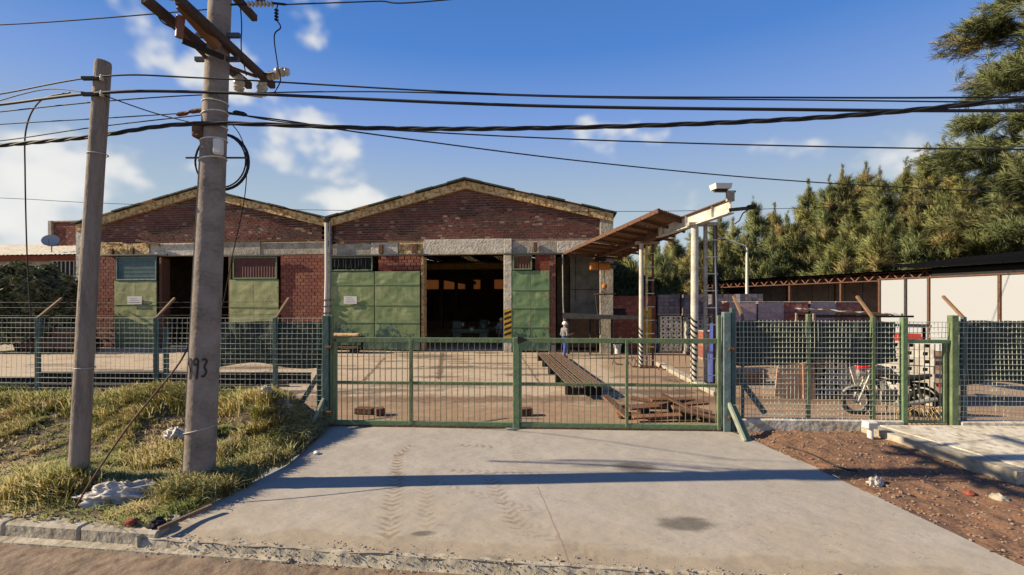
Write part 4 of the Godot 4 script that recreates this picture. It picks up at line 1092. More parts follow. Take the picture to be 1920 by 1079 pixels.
func build_crane() -> void:
	var q: MB
	# the runway beam runs from the open doorway towards the street
	var a := Vector3(4.18, 4.78, -24.2); var b := Vector3(5.98, 4.98, -13.1)
	var dirn := (b - a).normalized()
	var side := Vector3.UP.cross(dirn).normalized()      # points to +x
	M.tin = mat(S(140, 108, 82), 0.85, 0.1, M.mott, 0.7, M.n_fine, 0.5)
	var C := thing("gantry_crane", "white and rust gantry beam on striped posts with tin canopy", "gantry", Vector3.ZERO)
	var wp := a.lerp(b, 0.62)
	for seg in [[a, wp, M.rust], [wp, b, M.whitep]]:
		var p: Vector3 = seg[0]; var r: Vector3 = seg[1]
		q = MB.new()
		q.bar(p + Vector3(0, 0.19, 0), r + Vector3(0, 0.19, 0), 0.02, 0.36)
		put("beam_web", q, seg[2], C)
		for y in [0.0, 0.38]:
			q = MB.new(); q.bar(p + Vector3(0, y, 0), r + Vector3(0, y, 0), 0.2, 0.03)
			put("beam_flange", q, M.rust if seg[2] == M.rust or y == 0.38 else M.whitep, C)
	# stiffeners across the white web at the street end of the beam
	for t in [0.66, 0.8, 0.93]:
		q = MB.new(); q.box(a.lerp(b, t) + Vector3(0, 0.19, 0), Vector3(0.18, 0.34, 0.012)); put("stiffener", q, M.whitep, C)
	# canopy of corrugated sheets on battens
	var A := Vector3(2.62, 4.95, -23.9); var Bc := Vector3(4.72, 5.42, -15.4); var Cc := Vector3(6.0, 5.05, -15.6); var Dc := Vector3(5.3, 4.72, -23.9)
	for k in 9:
		var t0 := k / 9.0; var t1 := (k + 1.04) / 9.0
		q = MB.new()
		var lift := rng.randf_range(0.0, 0.02) + 0.012 * (k % 2)
		q.grid(60, 2, func(u: float, v: float) -> Vector3:
			var t := lerpf(t0, t1, v)
			return A.lerp(Bc, t).lerp(Dc.lerp(Cc, t), u) + Vector3(0, 0.10 + lift + 0.016 * sin(v * 0.0 + u * 110.0), 0))
		put("canopy_sheet", q, M.tin, C)
	for k in 10:
		var t := 0.02 + k / 9.4
		q = MB.new(); q.bar(A.lerp(Bc, t) + Vector3(-0.05, 0.03, 0), Dc.lerp(Cc, t) + Vector3(0.1 + (0.3 if k % 4 == 2 else 0.0), 0.0, 0), 0.07, 0.1)
		q.col = Color(0.5, 0.42, 0.36)
		put("batten", q, M.rust, C)
	for e in [[A, Bc], [Dc, Cc]]:
		q = MB.new(); q.bar(e[0] + Vector3(0, 0.07, 0), e[1] + Vector3(0, 0.07, 0), 0.08, 0.14); put("canopy_edge", q, M.rust, C)
	# posts: a plain striped one and a laddered pair beside each
	for p in [[5.04, -18.75, 4.85, 0.0], [5.62, -14.8, 4.92, 1.0]]:
		var o := Vector3(p[0], 0, p[1])
		q = MB.new(); q.tube([o, o + Vector3(0.02, p[2], 0)], 0.085 if p[3] == 0.0 else 0.11, 14)
		put("post", q, M.whitep, C)
		for k in 12 if p[3] else 9:
			var y := 0.12 + k * 0.17
			var rr := (0.085 if p[3] == 0.0 else 0.11) + 0.004
			q = MB.new()
			for s in 14:
				var a0 := TAU * s / 14.0; var a1 := TAU * (s + 1) / 14.0
				var h0 := y + 0.10 * sin(a0 - 0.6); var h1 := y + 0.10 * sin(a1 - 0.6)
				q.quad(o + Vector3(cos(a0) * rr, h0, -sin(a0) * rr), o + Vector3(cos(a1) * rr, h1, -sin(a1) * rr), o + Vector3(cos(a1) * rr, h1 + 0.07, -sin(a1) * rr), o + Vector3(cos(a0) * rr, h0 + 0.07, -sin(a0) * rr))
			put("black_stripe", q, M.black, C)
		var up := o + Vector3(0.22 if p[3] == 0.0 else 0.34, 0, 0.02)
		for s in [0.0, 0.24 if p[3] == 0.0 else 0.3]:
			q = MB.new(); q.box(up + Vector3(s, p[2] * 0.5, 0), Vector3(0.07 if p[3] == 0.0 else 0.1, p[2], 0.08))
			put("lattice_leg", q, M.rust if s > 0.0 else (M.concrete if p[3] else M.rustc), C)
		for k in 9:
			q = MB.new(); q.bar(up + Vector3(-0.05, 0.3 + k * 0.52, 0.06), up + Vector3(0.36 if p[3] else 0.28, 0.3 + k * 0.52, 0.06), 0.03, 0.03)
			put("rung", q, M.whitep, C)
		q = MB.new(); q.box(o + Vector3(0.25, p[2] + 0.03, 0), Vector3(0.9, 0.1, 0.24)); put("cap_plate", q, M.concrete, C)
		q = MB.new(); q.box(o + Vector3(0.25, 0.03, 0), Vector3(0.7, 0.06, 0.4)); put("base_plate", q, M.rust, C)
	q = MB.new(); q.tube([Vector3(6.3, 0, -14.7), Vector3(6.27, 2.6, -14.7), Vector3(6.22, 4.95, -14.75)], 0.03, 8); put("conduit", q, mat(S(92, 104, 124), 0.6), C)
	# bar across the end of the beam with its cable brackets
	q = MB.new(); q.bar(b + Vector3(-0.05, 0.08, 0.0), b + Vector3(0.62, 0.13, 0.1), 0.06, 0.09); q.bar(b + Vector3(0.42, 0.15, 0.06), b + Vector3(0.64, 0.17, 0.1), 0.09, 0.09)
	put("end_bar", q, M.dark, C)
	q = MB.new(); q.tube([b + Vector3(0.5, 0.12, 0.08), b + Vector3(0.3, -0.02, 0.05), b + Vector3(0.2, -0.22, 0.05), b + Vector3(0.1, -0.3, 0)], 0.018, 5); put("loose_cable", q, M.cable, C)
	q = MB.new(); q.box(b + Vector3(-0.02, 0.46, 0.0), Vector3(0.2, 0.28, 0.1)); put("end_plate", q, M.concrete, C)
	# floodlight box on top of the beam end
	var FL := thing("floodlight", "white box floodlight on an arm at the gantry end", "floodlight", b + Vector3(-0.3, 0.62, 0.05), 10.0)
	q = MB.new(); q.hexa([Vector3(-0.22, 0.0, 0.14), Vector3(0.22, 0.02, 0.14), Vector3(0.22, 0.02, -0.14), Vector3(-0.22, 0.0, -0.14), Vector3(-0.25, 0.14, 0.16), Vector3(0.25, 0.16, 0.16), Vector3(0.25, 0.16, -0.16), Vector3(-0.25, 0.14, -0.16)])
	put("housing", q, M.plain_white, FL)
	bx(FL, "lens", M.dark, Vector3(-0.02, -0.012, 0), Vector3(0.36, 0.015, 0.2))
	q = MB.new(); q.bar(Vector3(-0.2, -0.05, 0), Vector3(0.44, -0.03, 0), 0.05, 0.05); put("arm", q, M.steel, FL)
	# chain hoist under the beam by the doorway
	var hp := a.lerp(b, 0.06)
	var H := thing("chain_hoist", "orange electric chain hoist hanging under the gantry by the doorway", "hoist", hp + Vector3(0.05, -0.02, 0))
	bx(H, "trolley", M.dark, Vector3(0, -0.1, 0), Vector3(0.5, 0.18, 0.3), 0.02)
	var orange := mat(S(186, 118, 48), 0.6, 0, M.mott, 1.0)
	q = MB.new(); q.tube([Vector3(-0.1, -0.42, 0), Vector3(0.45, -0.42, 0)], 0.2, 14); put("motor", q, orange, H)
	q = MB.new(); q.tube([Vector3(0.45, -0.42, 0), Vector3(0.75, -0.42, 0)], 0.13, 12); put("end_cover", q, M.steel, H)
	bx(H, "gearbox", orange, Vector3(-0.32, -0.42, 0), Vector3(0.4, 0.4, 0.34), 0.04)
	q = MB.new(); q.tube([Vector3(0.2, -0.6, 0), Vector3(0.2, -1.3, 0)], 0.02, 6); put("chain", q, M.steel, H)
	q = MB.new(); q.lathe(Vector3(0.2, -1.55, 0), [Vector2(0.02, 0.0), Vector2(0.13, 0.06), Vector2(0.13, 0.2), Vector2(0.04, 0.28)], 12); put("hook_block", q, orange, H)
	q = MB.new(); q.tube([Vector3(0.2, -1.5, 0), Vector3(0.28, -1.66, 0), Vector3(0.2, -1.76, 0), Vector3(0.1, -1.68, 0)], 0.03, 6); put("hook", q, M.steel, H)
	q = MB.new(); q.tube([Vector3(-0.3, -1.82, 0), Vector3(0.75, -1.78, 0)], 0.04, 8); put("spreader", q, M.rust, H)
	q = MB.new(); q.tube([Vector3(-0.25, -1.82, 0), Vector3(-0.18, -2.5, 0), Vector3(-0.1, -2.9, 0)], 0.018, 5); q.tube([Vector3(-0.25, -2.9, 0), Vector3(-0.02, -2.88, 0), Vector3(0.0, -3.75, 0), Vector3(-0.12, -3.9, 0), Vector3(-0.27, -3.75, 0), Vector3(-0.25, -2.9, 0)], 0.028, 6)
	put("sling", q, M.rust, H)

func hollow_block_mesh(w: float, h: float, d: float, e: float, g: float) -> ArrayMesh:
	var q := MB.new()
	q.box(Vector3(0, h * 0.5 - e * 0.5, 0), Vector3(w, e, d)); q.box(Vector3(0, -h * 0.5 + e * 0.5, 0), Vector3(w, e, d))
	q.box(Vector3(-w * 0.5 + g * 0.5, 0, 0), Vector3(g, h - 2 * e, d)); q.box(Vector3(w * 0.5 - g * 0.5, 0, 0), Vector3(g, h - 2 * e, d))
	return q.mesh()

func build_pallets() -> void:
	var q: MB
	# hollow block stacks by the hut: grey perforated blocks below dark wrapped bricks
	var hb := hollow_block_mesh(0.26, 0.19, 0.4, 0.05, 0.085)
	var grey := [mat(S(168, 168, 166), 0.9, 0, M.mott, 1.0), mat(S(186, 184, 180), 0.9, 0, M.mott, 1.0)]
	var duskm := []
	for c in [Color(0.16, 0.15, 0.19), Color(0.21, 0.19, 0.22), Color(0.13, 0.12, 0.16), Color(0.24, 0.19, 0.21)]: duskm.append(mat((c as Color).linear_to_srgb(), 0.8, 0, M.mott, 1.1))
	for s in 4:
		var x0 := 7.5 + s * 1.12; var z0 := -24.4 + s * 0.55
		var T := thing("hollow_block_stack", "stack of grey hollow blocks below dark wrapped bricks near the hut", "blocks", Vector3(x0, 0, z0), -4.0, "grey hollow block stacks by the hut")
		bx(T, "pallet", M.wood, Vector3(0.5, 0.06, -0.25), Vector3(1.08, 0.12, 0.8))
		bx(T, "core", grey[0], Vector3(0.5, 0.98, -0.4), Vector3(1.0, 1.7, 0.3))
		for r in 9:
			for k in 4:
				part_of(T, "block", hb, grey[(r * 3 + k) % 2], Transform3D(Basis(), Vector3(0.13 + k * 0.265 + (0.02 if r % 2 else 0.0), 0.22 + r * 0.195, rng.randf_range(-0.01, 0.01))))
		var P := thing("wrapped_brick_pallet", "dark blue grey wrapped brick pallet on the hollow block stack", "brick pallet", Vector3(x0 + 0.5, 1.9, z0 - 0.3), -4.0, "dark wrapped pallets on the hollow blocks")
		brick_pallet(P, 1.06, 0.95, 0.7, duskm)
		bx(P, "base_board", M.wood, Vector3(0, 0.06, 0), Vector3(1.08, 0.1, 0.74))
	# plastic wrapped red brick pallets, two high, further back on the right
	var reds := [Color(0.34, 0.11, 0.08), Color(0.28, 0.10, 0.085), Color(0.40, 0.17, 0.13), Color(0.30, 0.13, 0.13)]
	var redm := []
	for c in reds: redm.append(mat((c as Color).linear_to_srgb(), 0.85, 0, M.mott, 1.1))
	var wrap := mat(Color(0.8, 0.84, 0.9, 0.14), 0.3)
	wrap.transparency = BaseMaterial3D.TRANSPARENCY_ALPHA
	for s in 6:
		for lv in 2:
			var o := Vector3(9.1 + s * 1.25, lv * 1.32, -21.8 - 0.12 * s)
			if s == 0 and lv == 1: continue
			var T := thing("red_brick_pallet", ["red brick pallet on the ground behind the right fence", "plastic wrapped red brick pallet on top of another pallet"][lv], "brick pallet", o, rng.randf_range(-5, 3), ["red brick pallets on the ground", "red brick pallets in the upper row"][lv])
			brick_pallet(T, 1.1, 1.12, 1.0, redm)
			bx(T, "base_board", M.wood, Vector3(0, 0.05, 0), Vector3(1.15, 0.1, 1.05))
			bx(T, "top_sheet", M.whitep if s != 2 else M.plastic, Vector3(0, 1.265, 0), Vector3(1.14, 0.03, 1.04), 0.01)
			if s in [1, 2, 4]:
				bx(T, "wrapping", wrap, Vector3(0, 0.68, 0.525), Vector3(1.16, 1.1, 0.006))

# ---------- long sheds on the right ----------
func build_right_sheds() -> void:
	var q: MB
	var p0 := Vector3(16.9, 0, -40.5); var p1 := Vector3(23.0, 0, -24.9)
	var dirn := (p1 - p0).normalized()                    # towards the street
	var back := Vector3(-dirn.z, 0, dirn.x)               # away to the right
	if back.x < 0: back = -back
	var R := thing("open_shed", "long open shed with lattice eaves girder behind the brick pallets", "shed")
	var L := 16.8
	M.redlead = mat(S(142, 92, 76), 0.8, 0, M.mott, 1.0)
	var P := func(s: float, h: float, d: float) -> Vector3: return p0 + dirn * s + back * d + Vector3(0, h, 0)
	# lattice girder along the eaves
	for y in [3.85, 4.3]:
		q = MB.new(); q.bar(P.call(-1.0, y, 0), P.call(L + 5.5, y, 0), 0.07, 0.06); put("girder_chord", q, M.rust, R)
	for k in 56:
		q = MB.new()
		var s := -1.0 + k * 0.41
		q.bar(P.call(s, 3.85 if k % 2 else 4.3, 0), P.call(s + 0.41, 4.3 if k % 2 else 3.85, 0), 0.05, 0.05); put("girder_web", q, M.redlead, R)
	q = MB.new()
	q.quad(P.call(-1.5, 4.38, -0.4), P.call(L + 6, 4.38, -0.4), P.call(L + 6, 4.5, 8.0), P.call(-1.5, 4.5, 8.0)); q.quad(P.call(-1.5, 4.46, 8.0), P.call(L + 6, 4.46, 8.0), P.call(L + 6, 4.34, -0.4), P.call(-1.5, 4.34, -0.4))
	put("roof", q, M.roof_tar, R)
	for k in 6:
		q = MB.new(); q.box(P.call(k * 3.6, 2.0, 0.1), Vector3(0.14, 4.0, 0.14)); put("post", q, M.rust, R)
	# back wall of panels
	for k in 18:
		q = MB.new()
		var s := -1.0 + k * 1.25
		q.bar(P.call(s + 0.03, 2.3, 5.0), P.call(s + 1.22, 2.3, 5.0), 0.05, 4.5); put("back_panel", q, M.shed_grey, R)
	for k in 5:
		q = MB.new(); q.bar(P.call(-1.0 + k * 4.0, 2.3, 4.93), P.call(-0.92 + k * 4.0, 2.3, 4.93), 0.06, 4.6); put("mullion", q, M.rust, R)
	q = MB.new(); q.bar(P.call(-1.0, 2.3, 5.2), P.call(L + 6.0, 2.3, 5.2), 0.03, 4.6); put("back_sheet", q, M.dark, R)
	# closed white panelled front with its black sloping roof
	var Wt := thing("white_panel_shed", "white panelled shed wall with rusty mullions and black roof", "shed")
	var s0 := 13.3
	var seams := [0.0, 1.35, 2.45, 5.35, 7.6, 9.8, 12.0, 14.2]
	for k in seams.size() - 1:
		q = MB.new(); q.bar(P.call(s0 + seams[k] + 0.06, 1.95, -0.25), P.call(s0 + seams[k + 1] - 0.06, 1.95, -0.25), 0.06, 3.9); put("wall_panel", q, M.panel_white, Wt)
	for k in seams.size():
		q = MB.new(); q.box(P.call(s0 + seams[k], 1.95, -0.28), Vector3(0.13, 3.94, 0.13)); put("mullion", q, M.rust if k != 1 else M.steel, Wt)
	q = MB.new(); q.bar(P.call(s0 - 0.1, 3.93, -0.28), P.call(s0 + 15.0, 3.93, -0.28), 0.12, 0.07); put("top_rail", q, M.rust, Wt)
	q = MB.new()
	q.hexa([P.call(s0 + 2.0, 4.42, -0.7), P.call(s0 + 16, 4.42, -0.7), P.call(s0 + 16, 5.9, 5.0), P.call(s0 - 2.5, 5.0, 5.0), P.call(s0 + 2.0, 4.5, -0.7), P.call(s0 + 16, 4.5, -0.7), P.call(s0 + 16, 5.98, 5.0), P.call(s0 - 2.5, 5.08, 5.0)])
	put("roof", q, M.roof_tar, Wt)
	q = MB.new(); q.bar(P.call(s0 + 2.5, 4.2, -0.12), P.call(s0 + 16, 4.2, -0.12), 0.05, 0.5); put("dark_fascia", q, M.black, Wt)
	# pale tarpaulin heap before the white wall
	var TP := thing("tarpaulin", "pale tarpaulin sheet spread low before the white shed wall", "tarpaulin", Vector3(14.2, 0, -20.2), 0)
	q = MB.new(); q.grid(24, 10, func(u: float, v: float) -> Vector3: return Vector3(-1.9 + 3.8 * u, 2.28 - 0.25 * u + lump.get_noise_2d(u * 400, v * 400) * 0.12, 0.6 - 1.4 * v)); put("sheet", q, M.whitep, TP)
	for sx in [-1.8, 0.0, 1.8]:
		for sz in [0.5, -0.7]: bx(TP, "prop", M.wood, Vector3(sx, 1.05, sz), Vector3(0.08, 2.1, 0.08))
	bx(TP, "frame_board", M.dark, Vector3(0.2, 1.98, 0.6), Vector3(4.0, 0.08, 0.06))
	bx(TP, "frame_board", M.dark, Vector3(0.2, 1.98, -0.7), Vector3(4.0, 0.08, 0.06))
	# street lamp in the yard
	var SL := thing("yard_lamp", "white yard lamp post with bent arm behind the brick pallets", "lamp post", Vector3(14.2, 0, -29.0))
	q = MB.new(); q.tube([Vector3.ZERO, Vector3(0, 3.0, 0), Vector3(0, 5.85, 0), Vector3(-0.12, 6.0, 0), Vector3(-1.15, 6.35, 0)], [0.1, 0.085, 0.06, 0.055, 0.045], 10); put("post", q, M.plain_white, SL)
	q = MB.new(); q.tube([Vector3(-1.1, 6.34, 0), Vector3(-1.35, 6.42, 0), Vector3(-1.7, 6.45, 0)], [0.06, 0.14, 0.05], 10, true, 0.5); put("lamp_head", q, M.galv, SL)
	bx(SL, "lens", M.dark, Vector3(-1.42, 6.35, 0), Vector3(0.24, 0.03, 0.14))

# ---------- trees ----------
func plume_mesh(n: int, length: float, spread: float, width: float, sd: int) -> ArrayMesh:
	var r := RandomNumberGenerator.new(); r.seed = sd
	var q := MB.new()
	for k in n:
		var t := r.randf()
		var o := Vector3(r.randfn() * 0.07, t * length * 0.7, r.randfn() * 0.07)
		var d := Vector3(r.randfn() * spread, 1.0, r.randfn() * spread).normalized()
		var x := d.cross(Vector3(r.randfn(), r.randfn(), r.randfn())).normalized() * width * 0.5
		var l := length * r.randf_range(0.3, 0.6)
		var b := o + d * l * 0.5; var c := o + d * l + Vector3(d.x, -0.25, d.z) * l * 0.25
		q.col = Color.WHITE * r.randf_range(0.7, 1.25); q.col.a = 1.0
		var f := q.v.size()
		q.quad(o - x * 0.6, o + x * 0.6, b + x, b - x)
		q.tri(b - x, b + x, c)
		var nn := (Vector3(d.x, 0.35, d.z) * 1.2 + Vector3(0, 0.3, 0)).normalized()
		for i in range(f, q.v.size()): q.n[i] = (q.n[i] * (1.0 if q.n[i].dot(nn) > 0.0 else -1.0) * 0.35 + nn).normalized()
	return q.mesh()

func along(d: Vector3, roll: float) -> Basis:
	var y := d.normalized(); var x := y.cross(Vector3(0.31, 0.17, 0.93)).normalized()
	return Basis(x, y, x.cross(y)) * Basis(Vector3.UP, roll)

func make_tree(called: String, label: String, group: String, at: Vector3, height: float, radius: float, kind: int, sd: int, dens := 1.0) -> void:
	var r := RandomNumberGenerator.new(); r.seed = sd * 31 + 7
	var T := thing(called, label, "tree", at, 0, group)
	var q := MB.new()
	var lean := Vector3(r.randf_range(-0.5, 0.5), 0, r.randf_range(-0.3, 0.3))
	var trunk := []; var rad := []
	for k in 7:
		var t := k / 6.0
		trunk.append(Vector3(0, height * 0.97 * t, 0) + lean * t * t + Vector3(r.randf_range(-0.12, 0.12), 0, r.randf_range(-0.12, 0.12)) * t)
		rad.append(lerpf(height * 0.015, 0.02, t))
	q.tube(trunk, rad, 8)
	var on_trunk := func(f: float) -> Vector3:
		var i := clampi(int(f * 6.0), 0, 5)
		return (trunk[i] as Vector3).lerp(trunk[i + 1], f * 6.0 - i)
	var places := []; var colors := []
	var base := [Color(0.255, 0.27, 0.095), Color(0.29, 0.285, 0.10), Color(0.215, 0.25, 0.095), Color(0.31, 0.275, 0.105)]
	var tint: Color = base[sd % 4] if kind == 0 else Color(0.17, 0.185, 0.075)
	var nb := int((46 if kind == 0 else 62) * dens * (height / 14.0 if kind == 0 else 1.0))
	for k in nb:
		var f := (k + r.randf()) / nb
		if kind == 1 and r.randf() < 0.12: continue
		var o: Vector3 = on_trunk.call(lerpf(0.06 if kind == 0 else 0.2, 0.97, f))
		var shape := (1.0 - f) * 0.95 + 0.07 if kind == 0 else pow(1.0 - f, 0.55) * 0.9 + 0.1
		if kind == 0: shape *= smoothstep(-0.1, 0.25, f)
		var len := radius * shape * r.randf_range(0.55, 1.35)
		var a := k * 2.39996 + r.randf_range(-0.6, 0.6)
		var rise := r.randf_range(0.35, 1.3) if kind == 0 else r.randf_range(-0.1, 0.45)
		var d := Vector3(cos(a), rise, sin(a)).normalized()
		var tip := o + d * len
		var mid := o.lerp(tip, 0.5) + Vector3(0, -0.05 * len if kind == 0 else 0.07 * len, 0)
		q.tube([o, mid, tip], [0.004 * height, 0.03, 0.01], 4, false)
		var tuft := tint.lerp(Color(0.38, 0.26, 0.12) if r.randf() < 0.22 else Color(0.17, 0.21, 0.085), r.randf() * 0.75)
		var m := int((9.0 + 10.0 * len) * (1.0 if kind == 0 else 1.5))
		for s in m:
			var t := lerpf(0.2, 1.05, sqrt(r.randf()))
			var p: Vector3 = o.lerp(mid, t * 2.0) if t < 0.5 else mid.lerp(tip, t * 2.0 - 1.0)
			var sp := 0.12 + len * (0.10 if kind == 0 else 0.11)
			p += Vector3(r.randfn() * sp, r.randfn() * sp * (0.9 if kind == 0 else 0.4), r.randfn() * sp)
			var dd := d + Vector3(r.randfn(), r.randfn() + (0.7 if kind == 0 else 0.1), r.randfn()) * 0.4
			var sc := r.randf_range(0.6, 1.25)
			places.append(Transform3D(along(dd, r.randf() * TAU).scaled_local(Vector3(sc, sc * 1.1, sc)), p))
			colors.append(tuft * r.randf_range(0.75, 1.25))
	# upright leader shoots at and below the top
	for g in 5:
		var foot: Vector3 = on_trunk.call(1.0 - 0.07 * g) + Vector3(r.randfn(), 0, r.randfn()) * 0.22 * g * (1.0 if kind == 0 else 1.6)
		for s in 16:
			var t := r.randf()
			places.append(Transform3D(along(Vector3(r.randfn() * 0.25, 1, r.randfn() * 0.25), r.randf() * TAU).scaled_local(Vector3.ONE * (0.95 - 0.5 * t)), foot + Vector3(r.randfn() * 0.16 * (1.0 - t), (t - 0.4) * 2.4, r.randfn() * 0.2 * (1.0 - t))))
			colors.append(tint * r.randf_range(0.8, 1.2))
	for k in colors.size(): colors[k].a = 1.0
	put("trunk", q, M.bark, T)
	meta(scatter("crown", M.plume, M.leaf, places, colors, T), "", "", "", "stuff")

func build_trees() -> void:
	M.plume = plume_mesh(60, 1.0, 0.42, 0.024, 8)
	var n := 0
	# x, distance from the street, height, radius
	var row := [[10.5, 46, 7.6, 2.7], [14.2, 50, 8.5, 2.7], [16.3, 48, 8.6, 2.7], [20.2, 52, 9.7, 2.8], [25.7, 60, 12.8, 2.9], [23.6, 50, 10.2, 2.8], [25.6, 50, 12.5, 2.9], [30.8, 56, 13.0, 2.9], [26.6, 46, 10.0, 2.8], [31.9, 52, 14.9, 3.0], [32.8, 50, 14.7, 3.0], [34.6, 50, 15.8, 3.1], [38.0, 52, 16.8, 3.1], [35.9, 47, 14.8, 3.0], [40.6, 50, 16.5, 3.1], [41.0, 48, 17.4, 3.2], [42.1, 47, 17.9, 3.2], [42.9, 46, 15.4, 3.1], [46.9, 48, 15.3, 3.1], [46.0, 45, 14.7, 3.0], [49.6, 46, 15.3, 3.1], [9.8, 41, 5.5, 2.6], [12.2, 40, 5.8, 2.6], [16.6, 44, 6.7, 2.6], [19.8, 45, 7.5, 2.7], [22.0, 45, 8.1, 2.7], [24.2, 45, 8.2, 2.7], [27.0, 45, 8.9, 2.7], [28.6, 44, 9.3, 2.8], [30.6, 43, 9.9, 2.8], [32.4, 42, 10.1, 2.8], [35.0, 42, 10.5, 2.8], [36.7, 41, 10.7, 2.8], [38.2, 40, 10.7, 2.8], [40.7, 40, 10.9, 2.8], [43.1, 40, 11.2, 2.9], [27.3, 40, 7.2, 2.7], [29.5, 39, 7.5, 2.7], [31.2, 38, 7.6, 2.7], [33.3, 37, 7.8, 2.7], [36.2, 37, 8.3, 2.7]]
	var looks := {0: "low casuarina tree seen under the tin canopy beyond the hut", 1: "olive casuarina tree in the row behind the long shed", 2: "tall brownish casuarina rising above the row behind the long shed"}
	for t in row:
		var w := 0 if t[0] < 17.5 else (2 if t[2] > 15.3 else 1)
		make_tree("casuarina_tree", looks[w], ["low casuarinas beyond the hut", "casuarina row behind the shed", "tall casuarinas behind the shed"][w], Vector3(t[0], 0, -t[1]), t[2], t[3], 0, 40 + n)
		n += 1
	make_tree("conifer_tree", "huge dark conifer towering over the white panelled shed", "", Vector3(36.2, 0, -32.0), 29.0, 6.4, 1, 97, 1.25)

# ---------- fence and gate ----------
func wire_mesh(u0: float, u1: float, h0: float, h1: float, du: float, dh: float, r: float, sd: int) -> MB:
	var q := MB.new()
	var nz := FastNoiseLite.new(); nz.seed = sd; nz.frequency = 0.35
	var pos := func(u: float, h: float) -> Vector3: return Vector3(u, h, nz.get_noise_2d(u * 2.0, h * 1.5) * 0.05)
	var u := u0 + du * 0.5
	while u < u1:
		var pts := []
		for k in 6: pts.append(pos.call(u + nz.get_noise_2d(u * 9.0, k * 3.0) * 0.012, lerpf(h0, h1, k / 5.0)))
		q.tube(pts, r, 4, false); u += du
	var h := h0 + 0.01
	while h < h1 + 0.01:
		var pts := []
		var n := int((u1 - u0) / 0.4) + 2
		for k in n + 1: pts.append(pos.call(lerpf(u0, u1, float(k) / n), h) + Vector3(0, 0, r))
		q.tube(pts, r, 4, false); h += dh
	return q

func net_mesh(u0: float, u1: float, h_top: float, h_bot: Callable, sd: int) -> MB:
	var q := MB.new()
	var nz := FastNoiseLite.new(); nz.seed = sd; nz.frequency = 0.8; nz.fractal_octaves = 4
	q.grid(int((u1 - u0) * 22), 26, func(s: float, t: float) -> Vector3:
		var u := lerpf(u0, u1, s)
		var h := lerpf(h_bot.call(u), h_top + nz.get_noise_2d(u * 2.0, 3) * 0.03, t)
		return Vector3(u, h, -0.07 + nz.get_noise_2d(u * 2.2 + h * 1.2, h * 1.1) * 0.06 + nz.get_noise_2d(u * 7.0, h * 3.0 + 9.0) * 0.02))
	return q

func fence_post(F: Node, u: float, h: float, m: Material, w := 0.09, arm := true) -> void:
	bx(F, "post", m, Vector3(u, h * 0.5, -0.03), Vector3(w, h, w), 0.008)
	if arm:
		var q := MB.new(); q.bar(Vector3(u, h - 0.02, -0.03), Vector3(u + 0.02, h + 0.4, -0.52), 0.045, 0.045)
		put("outrigger", q, M.outrig, F)

